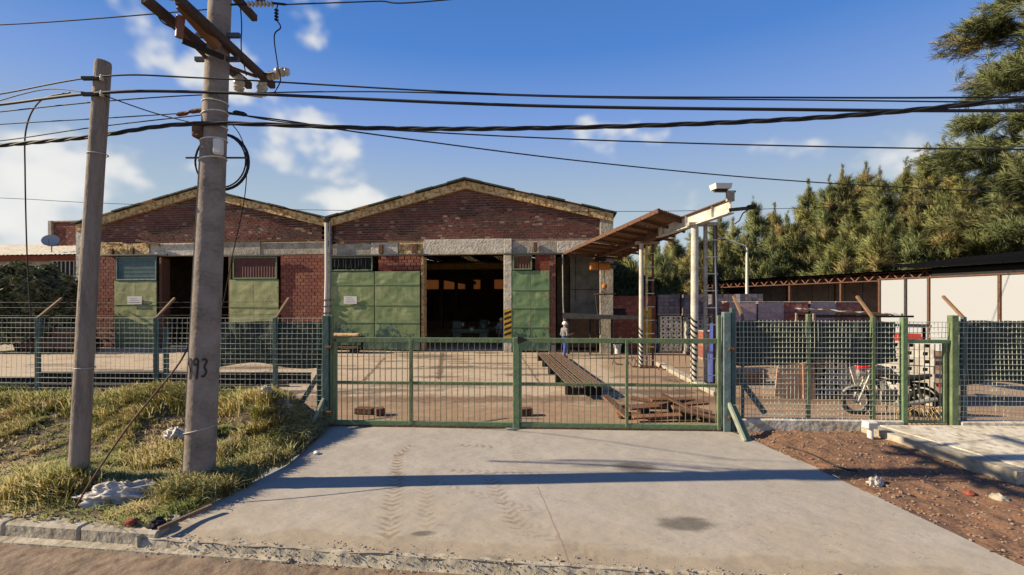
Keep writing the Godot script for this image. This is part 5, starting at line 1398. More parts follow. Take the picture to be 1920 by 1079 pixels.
func build_fence_and_gate() -> void:
	var q: MB
	M.outrig = mat(S(140, 112, 84), 0.85, 0, M.mott, 1.0)
	# left fence
	var FL := thing("mesh_fence", "green posted wire mesh fence above the grass bank", "fence", FENCE_AT, FENCE_TURN)
	var us := [-14.0, -11.4, -8.85, -6.25, -3.65, -1.09]
	for u in us: fence_post(FL, u, 2.22, M.tealp, 0.08)
	bx(FL, "post", M.tealp, Vector3(-3.5, 1.0, -0.12), Vector3(0.08, 2.0, 0.08), 0.008)
	bx(FL, "post", M.tealp, Vector3(-0.2, 1.05, -0.1), Vector3(0.08, 2.1, 0.08), 0.008)
	us.append(-0.03)
	for k in us.size() - 1:
		meta(put("wire_mesh", wire_mesh(us[k], us[k + 1], 0.2, 2.2, 0.105, 0.105, 0.0034, 400 + k), M.wire, FL), "", "", "", "stuff")
	for y in [0.12, 0.3, 0.42]:
		q = MB.new(); q.tube(catenary(Vector3(-14, 2.18 + y, -0.05 - y * 1.15), Vector3(-0.1, 2.18 + y * 0.9, -0.05 - y * 1.15), 0.05, 12), 0.004, 4, false); put("barbed_wire", q, M.steel, FL)
	q = MB.new(); q.bar(Vector3(-0.06, 1.25, -0.05), Vector3(-0.62, 0.35, -0.05), 0.08, 0.08, Vector3(0, 0, 1)); put("inner_brace", q, M.tealp, FL)
	bx(FL, "plinth", M.concrete, Vector3(-7.1, 0.02, -0.02), Vector3(14.0, 0.5, 0.16), 0.015)
	var NL := thing("shade_net", "dark green shade net hung on the mesh left of the gate", "net", fence_pt(0), FENCE_TURN)
	put("cloth", net_mesh(-2.75, -0.12, 2.13, func(u: float) -> float: return 1.22 + 0.06 * sin(u * 3.0), 31), M.net, NL)
	# gate posts and their braces
	for s in [[0.0, "dark teal steel gate post with pale diagonal foot brace beside the grass", M.tealp, 2.26], [7.97, "pale teal steel gate post with foot brace beside the bare earth", M.teal_pale, 2.34]]:
		var P := thing("gate_post", s[1], "gate post", fence_pt(s[0]), FENCE_TURN)
		bx(P, "upright", s[2], Vector3(0, s[3] * 0.5, 0), Vector3(0.14, s[3], 0.13), 0.01)
		if s[0] > 1.0:
			bx(P, "upright", M.tealp, Vector3(0.13, s[3] * 0.52, -0.02), Vector3(0.09, s[3] * 1.03, 0.1), 0.01)
		else:
			bx(P, "upright", M.greenrail, Vector3(0.1, s[3] * 0.5, -0.02), Vector3(0.05, s[3], 0.09), 0.008)
		var sg: float = -1.0 if s[0] < 1.0 else 1.0
		q = MB.new(); q.bar(Vector3(0.03 * sg, 0.56, 0.06), Vector3(0.1 * sg, -0.02, 0.62), 0.11, 0.05, Vector3(sg, 0, 0.1), 0.006)
		put("brace", q, M.brace_pale, P)
		q = MB.new(); q.bar(Vector3(0.08 * sg + 0.03, 0.54, 0.05), Vector3(0.15 * sg + 0.04, -0.02, 0.6), 0.02, 0.09, Vector3(sg, 0, 0.1)); put("brace", q, M.greenp, P)
		bx(P, "hinge", M.rust, Vector3(0.08, 1.62, 0.07), Vector3(0.12, 0.06, 0.05), 0.01)
		bx(P, "hinge", M.rust, Vector3(0.08, 0.3, 0.07), Vector3(0.12, 0.06, 0.05), 0.01)
	# two gate leaves
	for g in 2:
		var u0: float = [0.16, 3.93][g]; var u1: float = [3.9, 7.86][g]
		var G := thing("gate_leaf", ["green barred gate leaf hinged beside the grass bank", "green barred gate leaf hinged beside the bare earth side"][g], "gate", fence_pt(u0, 0, 0.0), FENCE_TURN)
		var L := u1 - u0
		for y in [[1.77, 0.095, 0.06], [0.9, 0.06, 0.05], [0.09, 0.09, 0.06]]:
			bx(G, "rail", M.greenrail if y[0] > 0.5 else M.greenp, Vector3(L * 0.5, y[0], 0), Vector3(L, y[1], y[2]), 0.006)
		var mid: float = 1.74 - u0 if g == 0 else 6.05 - u0
		bx(G, "stile", M.greenrail, Vector3(mid, 0.93, 0.012), Vector3(0.06, 1.72, 0.05), 0.006)
		if g == 0: bx(G, "stile", M.greenp, Vector3(L - 0.03, 0.9, 0.014), Vector3(0.13, 1.86, 0.08), 0.008)
		else: bx(G, "stile", M.greenrail, Vector3(L - 0.03, 1.15, 0.014), Vector3(0.07, 2.24, 0.06), 0.008)
		if g == 1: bx(G, "stile", M.greenp, Vector3(0.02, 0.9, 0.0), Vector3(0.06, 1.8, 0.06), 0.008)
		else: bx(G, "stile", M.greenp, Vector3(0.03, 0.9, 0.0), Vector3(0.06, 1.8, 0.06), 0.008)
		var pm := MB.new(); pm.box(Vector3(0, 0.93, -0.03), Vector3(0.013, 1.78, 0.013))
		var pmesh := pm.mesh()
		var n := int((L - 0.16) / 0.111)
		for k in n:
			var hgt := rng.randf_range(0.985, 1.012)
			part_of(G, "picket", pmesh, M.picket, Transform3D(Basis().rotated(Vector3(0, 0, 1), rng.randf_range(-0.006, 0.006)).scaled(Vector3(1, hgt, 1)), Vector3(0.14 + k * (L - 0.22) / (n - 1), 0, 0)))
		if g == 0:
			q = MB.new(); q.hexa([Vector3(L + 0.0, 1.7, 0.06), Vector3(L + 0.18, 1.77, 0.06), Vector3(L + 0.18, 1.77, 0.03), Vector3(L, 1.7, 0.03), Vector3(L, 1.86, 0.06), Vector3(L + 0.18, 1.8, 0.06), Vector3(L + 0.18, 1.8, 0.03), Vector3(L, 1.86, 0.03)]); put("latch", q, M.dark, G)
			q = MB.new(); q.tube([Vector3(L, 0.02, 0.1), Vector3(L - 0.1, 0.04, 0.14), Vector3(L - 0.22, 0.03, 0.1)], 0.02, 6); put("drop_bolt", q, M.galv, G)
	# rail in the ground below the gate
	q = MB.new(); q.bar(fence_pt(0.1, 0.02, -0.01), fence_pt(7.9, 0.02, -0.01), 0.1, 0.05)
	meta(put("gate_rail", q, M.rust), "rusty ground rail under the gate leaves", "rail")
	# right fence on its low wall
	var FR := thing("mesh_fence", "wire mesh fence on a low whitewashed wall right of the gate", "fence", FENCE_AT, FENCE_TURN)
	bx(FR, "plinth", M.pale, Vector3(9.72, 0.1, -0.02), Vector3(3.1, 0.34, 0.18), 0.02)
	meta(put("wire_mesh", wire_mesh(8.12, 11.22, 0.24, 2.18, 0.074, 0.1, 0.0052, 420), M.wire, FR), "", "", "", "stuff")
	fence_post(FR, 9.54, 2.3, M.greenrail, 0.07, false)
	fence_post(FR, 10.75, 2.25, M.greenrail, 0.07)
	fence_post(FR, 8.3, 2.25, M.tealp, 0.05)
	q = MB.new(); q.bar(Vector3(8.08, 1.28, -0.1), Vector3(8.75, 0.36, -0.1), 0.09, 0.09, Vector3(0, 0, 1)); put("inner_brace", q, M.tealp, FR)
	var NR := thing("shade_net", "dark green shade net sagging along the mesh beside the footgate", "net", fence_pt(0), FENCE_TURN)
	put("cloth", net_mesh(8.15, 11.2, 2.16, func(u: float) -> float: return 1.35 - 0.12 * exp(-pow((u - 8.3) / 0.4, 2.0)) + 0.05 * sin(u * 4.0), 33), M.net, NR)
	# footgate
	var PG := thing("footgate", "narrow barred footgate with light green frame beside the concrete path", "gate", FENCE_AT, FENCE_TURN)
	bx(PG, "post", M.greenp, Vector3(11.3, 1.12, 0), Vector3(0.1, 2.24, 0.1), 0.008)
	bx(PG, "post", M.greenrail, Vector3(12.2, 1.14, 0), Vector3(0.13, 2.28, 0.12), 0.008)
	bx(PG, "post", M.greenrail, Vector3(12.06, 1.0, -0.02), Vector3(0.06, 1.56, 0.06), 0.008)
	bx(PG, "head_rail", M.greenp, Vector3(11.72, 1.78, 0), Vector3(0.8, 0.07, 0.08), 0.008)
	bx(PG, "rail", M.greenp, Vector3(11.7, 0.24, -0.02), Vector3(0.74, 0.05, 0.04))
	for k in 7:
		bx(PG, "bar", M.picket, Vector3(11.42 + k * 0.095, 0.98, -0.03), Vector3(0.012, 1.5, 0.012))
	meta(put("wire_mesh", wire_mesh(11.36, 12.12, 1.84, 2.16, 0.074, 0.1, 0.0052, 422), M.wire, PG), "", "", "", "stuff")
	var FR2 := thing("mesh_fence", "wire mesh fence beyond the footgate backed by dark net", "fence", FENCE_AT, FENCE_TURN)
	bx(FR2, "plinth", M.pale, Vector3(14.7, 0.1, -0.02), Vector3(4.8, 0.34, 0.18), 0.02)
	meta(put("wire_mesh", wire_mesh(12.28, 17.0, 0.24, 2.2, 0.074, 0.1, 0.0052, 424), M.wire, FR2), "", "", "", "stuff")
	fence_post(FR2, 12.42, 2.25, M.tealp, 0.07)
	fence_post(FR2, 14.9, 2.25, M.tealp, 0.07)
	fence_post(FR2, 17.0, 2.25, M.tealp, 0.07)
	var NR2 := thing("shade_net", "dark green shade net covering the mesh beyond the footgate", "net", fence_pt(0), FENCE_TURN)
	put("cloth", net_mesh(12.36, 17.0, 2.17, func(u: float) -> float: return 0.95 + 0.06 * sin(u * 3.0), 35), M.net, NR2)

# ---------- poles and overhead wires ----------
func pole_at(y: float, dx := 0.0, dz := 0.0) -> Vector3: return Vector3(-4.475 + 0.0446 * y + dx, y, -6.85 + dz)

func smooth_path(p: Array, per := 8) -> Array:
	var o := []
	for i in p.size() - 1:
		var a: Vector3 = p[maxi(i - 1, 0)]; var b: Vector3 = p[i]; var c: Vector3 = p[i + 1]; var d: Vector3 = p[mini(i + 2, p.size() - 1)]
		for k in per:
			o.append(b.cubic_interpolate(c, a, d, float(k) / per))
	o.append(p[p.size() - 1])
	return o

func insulator(parent: Node, called: String, at: Vector3, b: Basis, s := 1.0) -> void:
	var q := MB.new()
	q.lathe(at, [Vector2(0.0, 0.0), Vector2(0.05 * s, 0.0), Vector2(0.062 * s, 0.03 * s), Vector2(0.045 * s, 0.045 * s), Vector2(0.062 * s, 0.075 * s), Vector2(0.06 * s, 0.1 * s), Vector2(0.04 * s, 0.115 * s), Vector2(0.055 * s, 0.14 * s), Vector2(0.045 * s, 0.17 * s), Vector2(0.0, 0.175 * s)], 14, b)
	put(called, q, M.porcelain, parent)

func build_poles_and_wires() -> void:
	M.porcelain = mat(S(176, 168, 154), 0.3)
	var q: MB
	var P := thing("concrete_pole", "tall tapering concrete utility pole with crossarms standing in the grass", "utility pole")
	q = MB.new(); q.tube([pole_at(-0.5), pole_at(0.5), pole_at(3.0), pole_at(6.0), pole_at(9.4)], [0.208, 0.204, 0.186, 0.152, 0.125], 28); put("shaft", q, M.pole, P)
	# pairs of crossarms
	for c in [[0.2, 6.15, 5.75, 7.98], [-0.17, 6.13, 5.7, 7.95], [-0.16, 7.28, 5.9, 8.0], [0.18, 7.3, 5.9, 7.6]]:
		q = MB.new(); q.bar(Vector3(pole_at(c[1]).x + c[0], c[1], -c[2]), Vector3(pole_at(c[1]).x + c[0] + 0.02, c[1] - 0.02, -c[3]), 0.1, 0.115, Vector3.UP, 0.012); put("crossarm", q, M.arm_wood, P)
	for y in [5.98, 6.32]:
		q = MB.new(); q.bar(pole_at(y, -0.3, 0.02), pole_at(y, 0.32, 0.02), 0.05, 0.06); put("arm_bolt", q, M.steel, P)
	q = MB.new(); q.bar(pole_at(5.95, 0.08, -0.12), Vector3(-4.05, 6.1, -7.6), 0.03, 0.04); q.bar(pole_at(5.95, -0.08, 0.12), Vector3(-4.35, 6.1, -6.1), 0.03, 0.04); put("arm_strut", q, M.rust, P)
	# porcelain insulators and fuse cutouts
	for c in [[-4.02, 5.86, -7.72], [-4.30, 5.86, -7.55]]: insulator(P, "insulator", Vector3(c[0], c[1], c[2]), Basis(), 1.35)
	q = MB.new(); q.tube([Vector3(-4.02, 5.84, -7.72), Vector3(-4.30, 5.82, -7.55)], 0.03, 8); put("fuse_link", q, M.porcelain, P)
	insulator(P, "insulator", Vector3(-3.93, 6.16, -7.7), Basis(Vector3(0, 0, 1), -PI / 2), 1.1)
	insulator(P, "insulator", Vector3(-3.72, 6.15, -7.55), Basis(Vector3(0, 0, 1), -PI / 2), 1.2)
	q = MB.new(); q.tube([Vector3(-4.02, 6.15, -7.65), Vector3(-3.7, 6.15, -7.55)], 0.018, 6); put("insulator_pin", q, M.steel, P)
	insulator(P, "insulator", Vector3(-4.32, 5.92, -7.2), Basis(), 1.1)
	insulator(P, "insulator", Vector3(-4.14, 6.2, -5.8), Basis(), 1.2)
	q = MB.new(); q.tube([Vector3(-4.18, 6.12, -6.05), Vector3(-4.2, 5.86, -6.05)], [0.05, 0.045], 10); put("fuse_cutout", q, mat(S(112, 68, 46), 0.5), P)
	q = MB.new(); q.bar(Vector3(-4.3, 5.93, -6.25), Vector3(-3.98, 5.9, -6.62), 0.05, 0.06); put("cutout_bracket", q, M.dark, P)
	q = MB.new(); q.bar(Vector3(-4.22, 6.3, -6.1), Vector3(-4.02, 6.0, -6.55), 0.12, 0.08); put("cutout_bracket", q, mat(S(120, 80, 50), 0.7), P)
	# strain string: discs along the line wire
	q = MB.new()
	for k in 7:
		var o := Vector3(-3.75 + k * 0.055, 6.75, -6.8)
		q.lathe(o, [Vector2(0.012, 0), Vector2(0.042, 0.012), Vector2(0.042, 0.024), Vector2(0.012, 0.045)], 10, Basis(Vector3(0, 0, 1), -PI / 2))
	put("strain_string", q, M.porcelain, P)
	q = MB.new(); q.tube([Vector3(-4.0, 6.76, -6.83), Vector3(-3.75, 6.75, -6.8)], 0.014, 6); q.tube([Vector3(-3.38, 6.75, -6.78), Vector3(-3.18, 6.7, -6.73)], 0.016, 6); put("strain_clamp", q, M.dark, P)
	q = MB.new(); q.tube(smooth_path([Vector3(-3.3, 6.73, -6.76), Vector3(-3.34, 6.55, -6.78), Vector3(-3.28, 6.42, -6.8), Vector3(-3.42, 6.35, -6.9), Vector3(-3.52, 6.1, -7.2), Vector3(-3.62, 6.0, -7.5), Vector3(-3.82, 5.88, -7.7)]), 0.009, 6, false); put("jumper_wire", q, M.cable, P)
	q = MB.new()
	for k in 4: q.lathe(Vector3(-3.33, 6.5 + k * 0.045, -6.78), [Vector2(0.01, 0), Vector2(0.03, 0.01), Vector2(0.03, 0.02), Vector2(0.01, 0.035)], 8)
	put("surge_arrester", q, M.dark, P)
	q = MB.new(); q.tube(smooth_path([Vector3(-4.28, 7.2, -5.9), Vector3(-4.45, 6.5, -5.95), Vector3(-4.42, 6.08, -6.0), Vector3(-4.22, 5.96, -6.05)]), 0.009, 6, false); put("jumper_wire", q, M.cable, P)
	q = MB.new(); q.tube(smooth_path([Vector3(-3.95, 7.2, -6.9), Vector3(-3.92, 6.6, -6.95), Vector3(-3.95, 6.2, -7.0), Vector3(-3.96, 5.9, -7.15)]), 0.009, 6, false); put("jumper_wire", q, M.cable, P)
	# straps round the shaft
	for c in [[5.36, 0.0], [5.2, 0.03], [5.03, -0.02], [4.82, 0.02], [4.55, 0.03], [0.72, 0.05]]:
		q = MB.new()
		var rr := lerpf(0.204, 0.152, clampf((c[0] - 0.5) / 5.5, 0, 1)) + 0.006
		var pts := []
		for k in 25: pts.append(pole_at(c[0] + c[1] * cos(k * TAU / 24.0)) + Vector3(cos(k * TAU / 24.0) * rr, 0, sin(k * TAU / 24.0) * rr))
		q.tube(pts, 0.01, 5, false); put("strap", q, M.plain_white if c[0] > 1.0 else M.plastic, P)
	bx(P, "rusty_bracket", M.rust, pole_at(4.93, -0.13, 0.12), Vector3(0.14, 0.22, 0.16), 0.02)
	bx(P, "junction_box", M.plain_white, pole_at(4.7, 0.15, 0.13), Vector3(0.11, 0.22, 0.1), 0.015)
	q = MB.new(); q.tube([pole_at(4.6, -0.42, -0.05), pole_at(4.6, 0.45, -0.05)], 0.014, 6); put("coil_bar", q, M.steel, P)
	# painted number 9 9 3 on the shaft
	var strokes := [[Vector2(0.062, 0.26), Vector2(0.055, 0.31), Vector2(0.015, 0.32), Vector2(0.0, 0.27), Vector2(0.02, 0.225), Vector2(0.055, 0.24), Vector2(0.062, 0.28), Vector2(0.055, 0.12), Vector2(0.05, 0.03)]]
	var three := [Vector2(0.0, 0.29), Vector2(0.03, 0.32), Vector2(0.06, 0.28), Vector2(0.03, 0.2), Vector2(0.06, 0.13), Vector2(0.03, 0.06), Vector2(0.0, 0.08)]
	for d in 3:
		var st: Array = three if d == 2 else strokes[0]
		q = MB.new()
		for k in st.size() - 1:
			var a: Vector2 = st[k]; var b: Vector2 = st[k + 1]
			for s in 4:
				var e0 := a.lerp(b, s / 4.0); var e1 := a.lerp(b, (s + 1) / 4.0)
				var nn := (e1 - e0).normalized().orthogonal() * 0.014
				var cyl := func(p: Vector2) -> Vector3:
					var ang: float = (p.x - 0.12 + d * 0.105) / 0.2
					return pole_at(1.42 + p.y, 0, 0) + Vector3(sin(ang) * 0.201, 0, cos(ang) * 0.201)
				q.quad(cyl.call(e0 - nn), cyl.call(e1 - nn), cyl.call(e1 + nn), cyl.call(e0 + nn))
		put("painted_digit", q, mat(S(52, 46, 48), 0.9), P)
	# coil of spare cable
	var CO := thing("cable_coil", "black cable coil hanging on the concrete pole", "cable coil")
	for c in [[0.385, 0.0], [0.37, 0.03], [0.395, -0.02]]:
		q = MB.new()
		var pts := []
		for k in 33:
			var a := TAU * k / 32.0
			pts.append(pole_at(4.58, 0.02 + cos(a) * c[0], -0.17 + c[1]) + Vector3(0.0, sin(a) * c[0] * 1.05, 0))
		q.tube(pts, 0.012, 6, false); put("loop", q, M.cable, CO)
	q = MB.new(); q.tube(smooth_path([pole_at(5.15, 0.14, -0.1), pole_at(4.95, 0.3, -0.12), pole_at(4.6, 0.4, -0.14), pole_at(4.0, 0.38, -0.16), pole_at(3.2, 0.22, -0.2), pole_at(2.3, 0.02, -0.26), pole_at(1.9, -0.2, -0.05)]), 0.007, 5, false); put("tail", q, M.cable, CO)
	# stay cable down to the bank
	q = MB.new(); q.tube(smooth_path([pole_at(1.95, -0.17, 0.06), pole_at(1.62, -0.24, 0.22), Vector3(-5.0, 0.9, -6.25), Vector3(-5.35, 0.25, -6.1), Vector3(-5.5, -0.14, -5.98)]), 0.012, 6, false)
	meta(put("stay_cable", q, M.rust), "thin stay cable running from the concrete pole to the bank", "cable")
	# wooden pole
	var WP := thing("wooden_pole", "shorter leaning grey wooden pole beside the concrete pole", "utility pole")
	q = MB.new(); q.tube([Vector3(-6.13, -0.3, -6.75), Vector3(-6.09, 0.3, -6.75), Vector3(-5.985, 2.4, -6.75), Vector3(-5.86, 4.4, -6.75), Vector3(-5.755, 5.87, -6.75), Vector3(-5.75, 5.91, -6.75)], [0.118, 0.117, 0.11, 0.104, 0.098, 0.088], 20); put("shaft", q, M.pole_wood, WP)
	for y in [5.62, 5.4]:
		var rr := 0.112
		q = MB.new(); q.bar(Vector3(-5.95, y, -6.64), Vector3(-5.65, y, -6.64), 0.045, 0.045); put("wire_clamp", q, M.dark, WP)
		insulator(WP, "insulator", Vector3(-5.66, y - 0.04, -6.62), Basis(), 0.45)
	for y in [1.6, 4.6]:
		q = MB.new()
		var cx := lerpf(-6.105, -5.755, y / 5.87)
		var pts := []
		for k in 21: pts.append(Vector3(cx + cos(k * TAU / 20.0) * 0.117, y, -6.75 + sin(k * TAU / 20.0) * 0.117))
		q.tube(pts, 0.008, 5, false); put("strap", q, M.plastic, WP)
	# overhead wires
	var spans := [
		["thin black line wire clamped at the top of the wooden pole", 0.011, [[-9.18, 5.56, -7.44], [-7.76, 5.68, -7.27], [-5.63, 5.63, -6.6], [-4.19, 5.63, -6.66], [0.0, 5.27, -6.35], [3.56, 5.05, -5.93], [6.01, 4.93, -5.63], [8.5, 4.87, -5.3]]],
		["thick black cable clamped below the top of the wooden pole", 0.02, [[-9.18, 5.46, -7.44], [-7.76, 5.52, -7.27], [-5.7, 5.41, -6.62], [-4.14, 5.43, -6.65], [0.0, 5.13, -6.35], [3.56, 4.9, -5.93], [6.01, 4.77, -5.63], [8.5, 4.7, -5.3]]],
		["thin black wire passing behind the concrete pole below the crossarms", 0.009, [[-9.18, 5.35, -7.44], [-7.76, 5.41, -7.27], [-5.9, 5.46, -7.0], [-4.31, 5.58, -7.05], [-1.9, 5.41, -6.58], [0.97, 5.18, -6.23], [3.56, 5.02, -5.93], [6.01, 4.87, -5.63], [8.5, 4.78, -5.3]]],
		["black wire ending at a dark strain insulator right of the concrete pole", 0.009, [[-4.06, 5.23, -6.83], [-3.14, 5.04, -6.72], [-1.45, 4.85, -6.52], [0.97, 4.63, -6.23], [3.56, 4.45, -5.93], [6.01, 4.31, -5.63], [8.5, 4.2, -5.3]]],
		["black wire sloping from the concrete pole to beyond the right fence", 0.011, [[-4.14, 5.24, -6.9], [-3.27, 5.2, -7.1], [-2.17, 5.15, -7.5], [1.29, 4.96, -8.3], [5.52, 4.85, -9.2], [10.88, 4.86, -10.2], [16.0, 5.0, -11.2]]],
		["thin wire with brown strain insulators tied to the concrete pole", 0.008, [[-9.18, 5.19, -7.44], [-7.76, 5.22, -7.27], [-5.96, 5.23, -7.05], [-4.3, 5.29, -6.95]]],
		["thin wire rising from behind the wooden pole to the brown insulators", 0.008, [[-9.18, 4.94, -7.44], [-7.76, 4.97, -7.27], [-6.1, 5.1, -7.05], [-4.3, 5.28, -7.0]]],
		["high thin wire reaching the crossarms over the wooden pole", 0.009, [[-9.18, 6.8, -7.44], [-7.76, 6.73, -7.27], [-6.31, 6.71, -7.1], [-4.25, 6.76, -6.92]]],
		["high wire leaving the strain insulator string towards the right", 0.009, [[-3.18, 6.7, -6.73], [-1.9, 6.65, -6.58], [-0.43, 6.6, -6.4], [8.0, 6.9, -5.4]]],
		["short tie wire crossing down from the wooden pole to the concrete pole", 0.008, [[-5.7, 5.4, -6.62], [-5.19, 5.27, -6.97], [-4.33, 5.04, -6.9]]],
		["thin wire from the bent clamp to the wooden pole top", 0.008, [[-8.2, 5.62, -7.5], [-7.0, 5.72, -7.2], [-5.8, 5.42, -6.68]]],
		["faint far wire strung above the factory roofs", 0.014, [[-34.0, 8.1, -24.2], [-25.6, 7.83, -24.2], [-20.53, 7.57, -24.2], [-9.2, 7.22, -24.2], [4.96, 7.02, -23.5], [13.03, 7.07, -23], [23.47, 7.19, -22], [34, 7.5, -22]]],
		["cable dropping from the overhead wires down to the left fence", 0.012, [[-6.82, 5.76, -7.4], [-7.67, 5.8, -7.8], [-8.61, 5.6, -8.5], [-9.34, 5.0, -9.2], [-10.06, 3.5, -9.95], [-10.15, 2.2, -10.12]]]]
	for s in spans:
		var pts := []
		for p in s[2]: pts.append(Vector3(p[0], p[1], p[2]))
		q = MB.new(); q.tube(smooth_path(pts, 10), s[1], 6, false)
		meta(put("overhead_wire", q, M.cable), s[0], "wire")
	# twisted bundle: two cables wound round each other
	var base := smooth_path([Vector3(-9.18, 4.86, -7.44), Vector3(-7.76, 4.9, -7.27), Vector3(-6.1, 4.92, -6.95), Vector3(-4.4, 5.0, -6.66), Vector3(-1.9, 4.88, -6.5), Vector3(0.0, 4.82, -6.35), Vector3(2.3, 4.78, -6.08), Vector3(4.16, 4.8, -5.85), Vector3(6.01, 4.9, -5.63), Vector3(8.5, 5.0, -5.3)], 24)
	var TB := thing("twisted_cable", "thick twisted black cable bundle crossing in front of the concrete pole", "cable")
	for k in 3:
		var pts := []
		for i in base.size():
			var a := i * 0.42 + k * TAU / 3.0
			pts.append((base[i] as Vector3) + Vector3(0, sin(a), cos(a)) * 0.017)
		q = MB.new(); q.tube(pts, 0.015, 6, false); put("strand", q, M.cable, TB)
	# strain insulators on the tie wires
	for c in [[Vector3(-4.66, 5.27, -6.92), Vector3(-4.42, 5.29, -6.9), M.rust], [Vector3(-4.86, 5.24, -6.95), Vector3(-4.68, 5.26, -6.93), M.rust], [Vector3(-3.95, 5.22, -6.8), Vector3(-3.75, 5.17, -6.78), M.dark]]:
		q = MB.new(); q.tube([c[0], (c[0] as Vector3).lerp(c[1], 0.2), (c[0] as Vector3).lerp(c[1], 0.8), c[1]], [0.015, 0.032, 0.032, 0.015], 10)
		meta(put("strain_insulator", q, c[2]), "small dark strain insulator on the tie wires at the concrete pole", "insulator", "strain insulators by the concrete pole")

# ---------- people ----------
# bones: [from, to, radius, radius, colour]; one smooth surface over all of them
func body_mesh(bones: Array, cell: float, blend: float) -> MB:
	var lo := Vector3.ONE * 1e9; var hi := -lo
	for b in bones:
		for k in 2:
			var r: float = b[2 + k] + 0.06
			lo = lo.min(b[k] - Vector3.ONE * r); hi = hi.max(b[k] + Vector3.ONE * r)
	var n := Vector3i(((hi - lo) / cell).ceil()) + Vector3i.ONE
	var f := PackedFloat32Array(); f.resize(n.x * n.y * n.z); f.fill(1.0)
	for b in bones:
		var a: Vector3 = b[0]; var d: Vector3 = b[1] - b[0]; var dd := maxf(d.length_squared(), 1e-9)
		var m: float = maxf(b[2], b[3]) + 0.07
		var i0 := Vector3i((a.min(b[1]) - Vector3.ONE * m - lo) / cell); var i1 := Vector3i((a.max(b[1]) + Vector3.ONE * m - lo) / cell)
		for z in range(maxi(i0.z, 0), mini(i1.z + 1, n.z)):
			for y in range(maxi(i0.y, 0), mini(i1.y + 1, n.y)):
				for x in range(maxi(i0.x, 0), mini(i1.x + 1, n.x)):
					var p := lo + Vector3(x, y, z) * cell - a
					var t := clampf(p.dot(d) / dd, 0, 1)
					var s: float = (p - d * t).length() - lerpf(b[2], b[3], t)
					var k := (z * n.y + y) * n.x + x
					var o := f[k]
					var h := maxf(blend - absf(o - s), 0.0) / blend
					f[k] = minf(o, s) - h * h * blend * 0.25
	var q := MB.new()
	var id := {}
	var at := func(x: int, y: int, z: int) -> float: return f[(z * n.y + y) * n.x + x]
	for z in n.z - 1:
		for y in n.y - 1:
			for x in n.x - 1:
				var c := [at.call(x, y, z), at.call(x + 1, y, z), at.call(x, y + 1, z), at.call(x + 1, y + 1, z), at.call(x, y, z + 1), at.call(x + 1, y, z + 1), at.call(x, y + 1, z + 1), at.call(x + 1, y + 1, z + 1)]
				var neg := 0
				for v in c:
					if v < 0.0: neg += 1
				if neg == 0 or neg == 8: continue
				var sum := Vector3.ZERO; var cnt := 0
				for e in [[0, 1], [2, 3], [4, 5], [6, 7], [0, 2], [1, 3], [4, 6], [5, 7], [0, 4], [1, 5], [2, 6], [3, 7]]:
					var va: float = c[e[0]]; var vb: float = c[e[1]]
					if (va < 0.0) != (vb < 0.0):
						var t := va / (va - vb)
						sum += Vector3(e[0] & 1, (e[0] >> 1) & 1, e[0] >> 2).lerp(Vector3(e[1] & 1, (e[1] >> 1) & 1, e[1] >> 2), t); cnt += 1
				var p := lo + (Vector3(x, y, z) + sum / cnt) * cell
				var g := Vector3(c[1] + c[3] + c[5] + c[7] - c[0] - c[2] - c[4] - c[6], c[2] + c[3] + c[6] + c[7] - c[0] - c[1] - c[4] - c[5], c[4] + c[5] + c[6] + c[7] - c[0] - c[1] - c[2] - c[3]).normalized()
				var best := 1e9
				for b in bones:
					var dv: Vector3 = b[1] - b[0]
					var t := clampf((p - b[0]).dot(dv) / maxf(dv.length_squared(), 1e-9), 0, 1)
					var s: float = (p - b[0] - dv * t).length() - lerpf(b[2], b[3], t)
					if s < best: best = s; q.col = b[4]
				id[Vector3i(x, y, z)] = q.vert(p, g)
	for key in id:
		var k: Vector3i = key
		if k.x == 0 or k.y == 0 or k.z == 0: continue
		var v0: bool = at.call(k.x, k.y, k.z) < 0.0
		for ax in 3:
			var o := Vector3i.ZERO; o[ax] = 1
			if (at.call(k.x + o.x, k.y + o.y, k.z + o.z) < 0.0) == v0: continue
			var u := Vector3i.ZERO; u[(ax + 1) % 3] = 1
			var w := Vector3i.ZERO; w[(ax + 2) % 3] = 1
			if not (id.has(k - u) and id.has(k - w) and id.has(k - u - w)): continue
			var a: int = id[k]; var b: int = id[k - u]; var c2: int = id[k - u - w]; var d2: int = id[k - w]
			if v0: q.ix.append_array(PackedInt32Array([a, c2, b, a, d2, c2]))
			else: q.ix.append_array(PackedInt32Array([a, b, c2, a, c2, d2]))
	return q

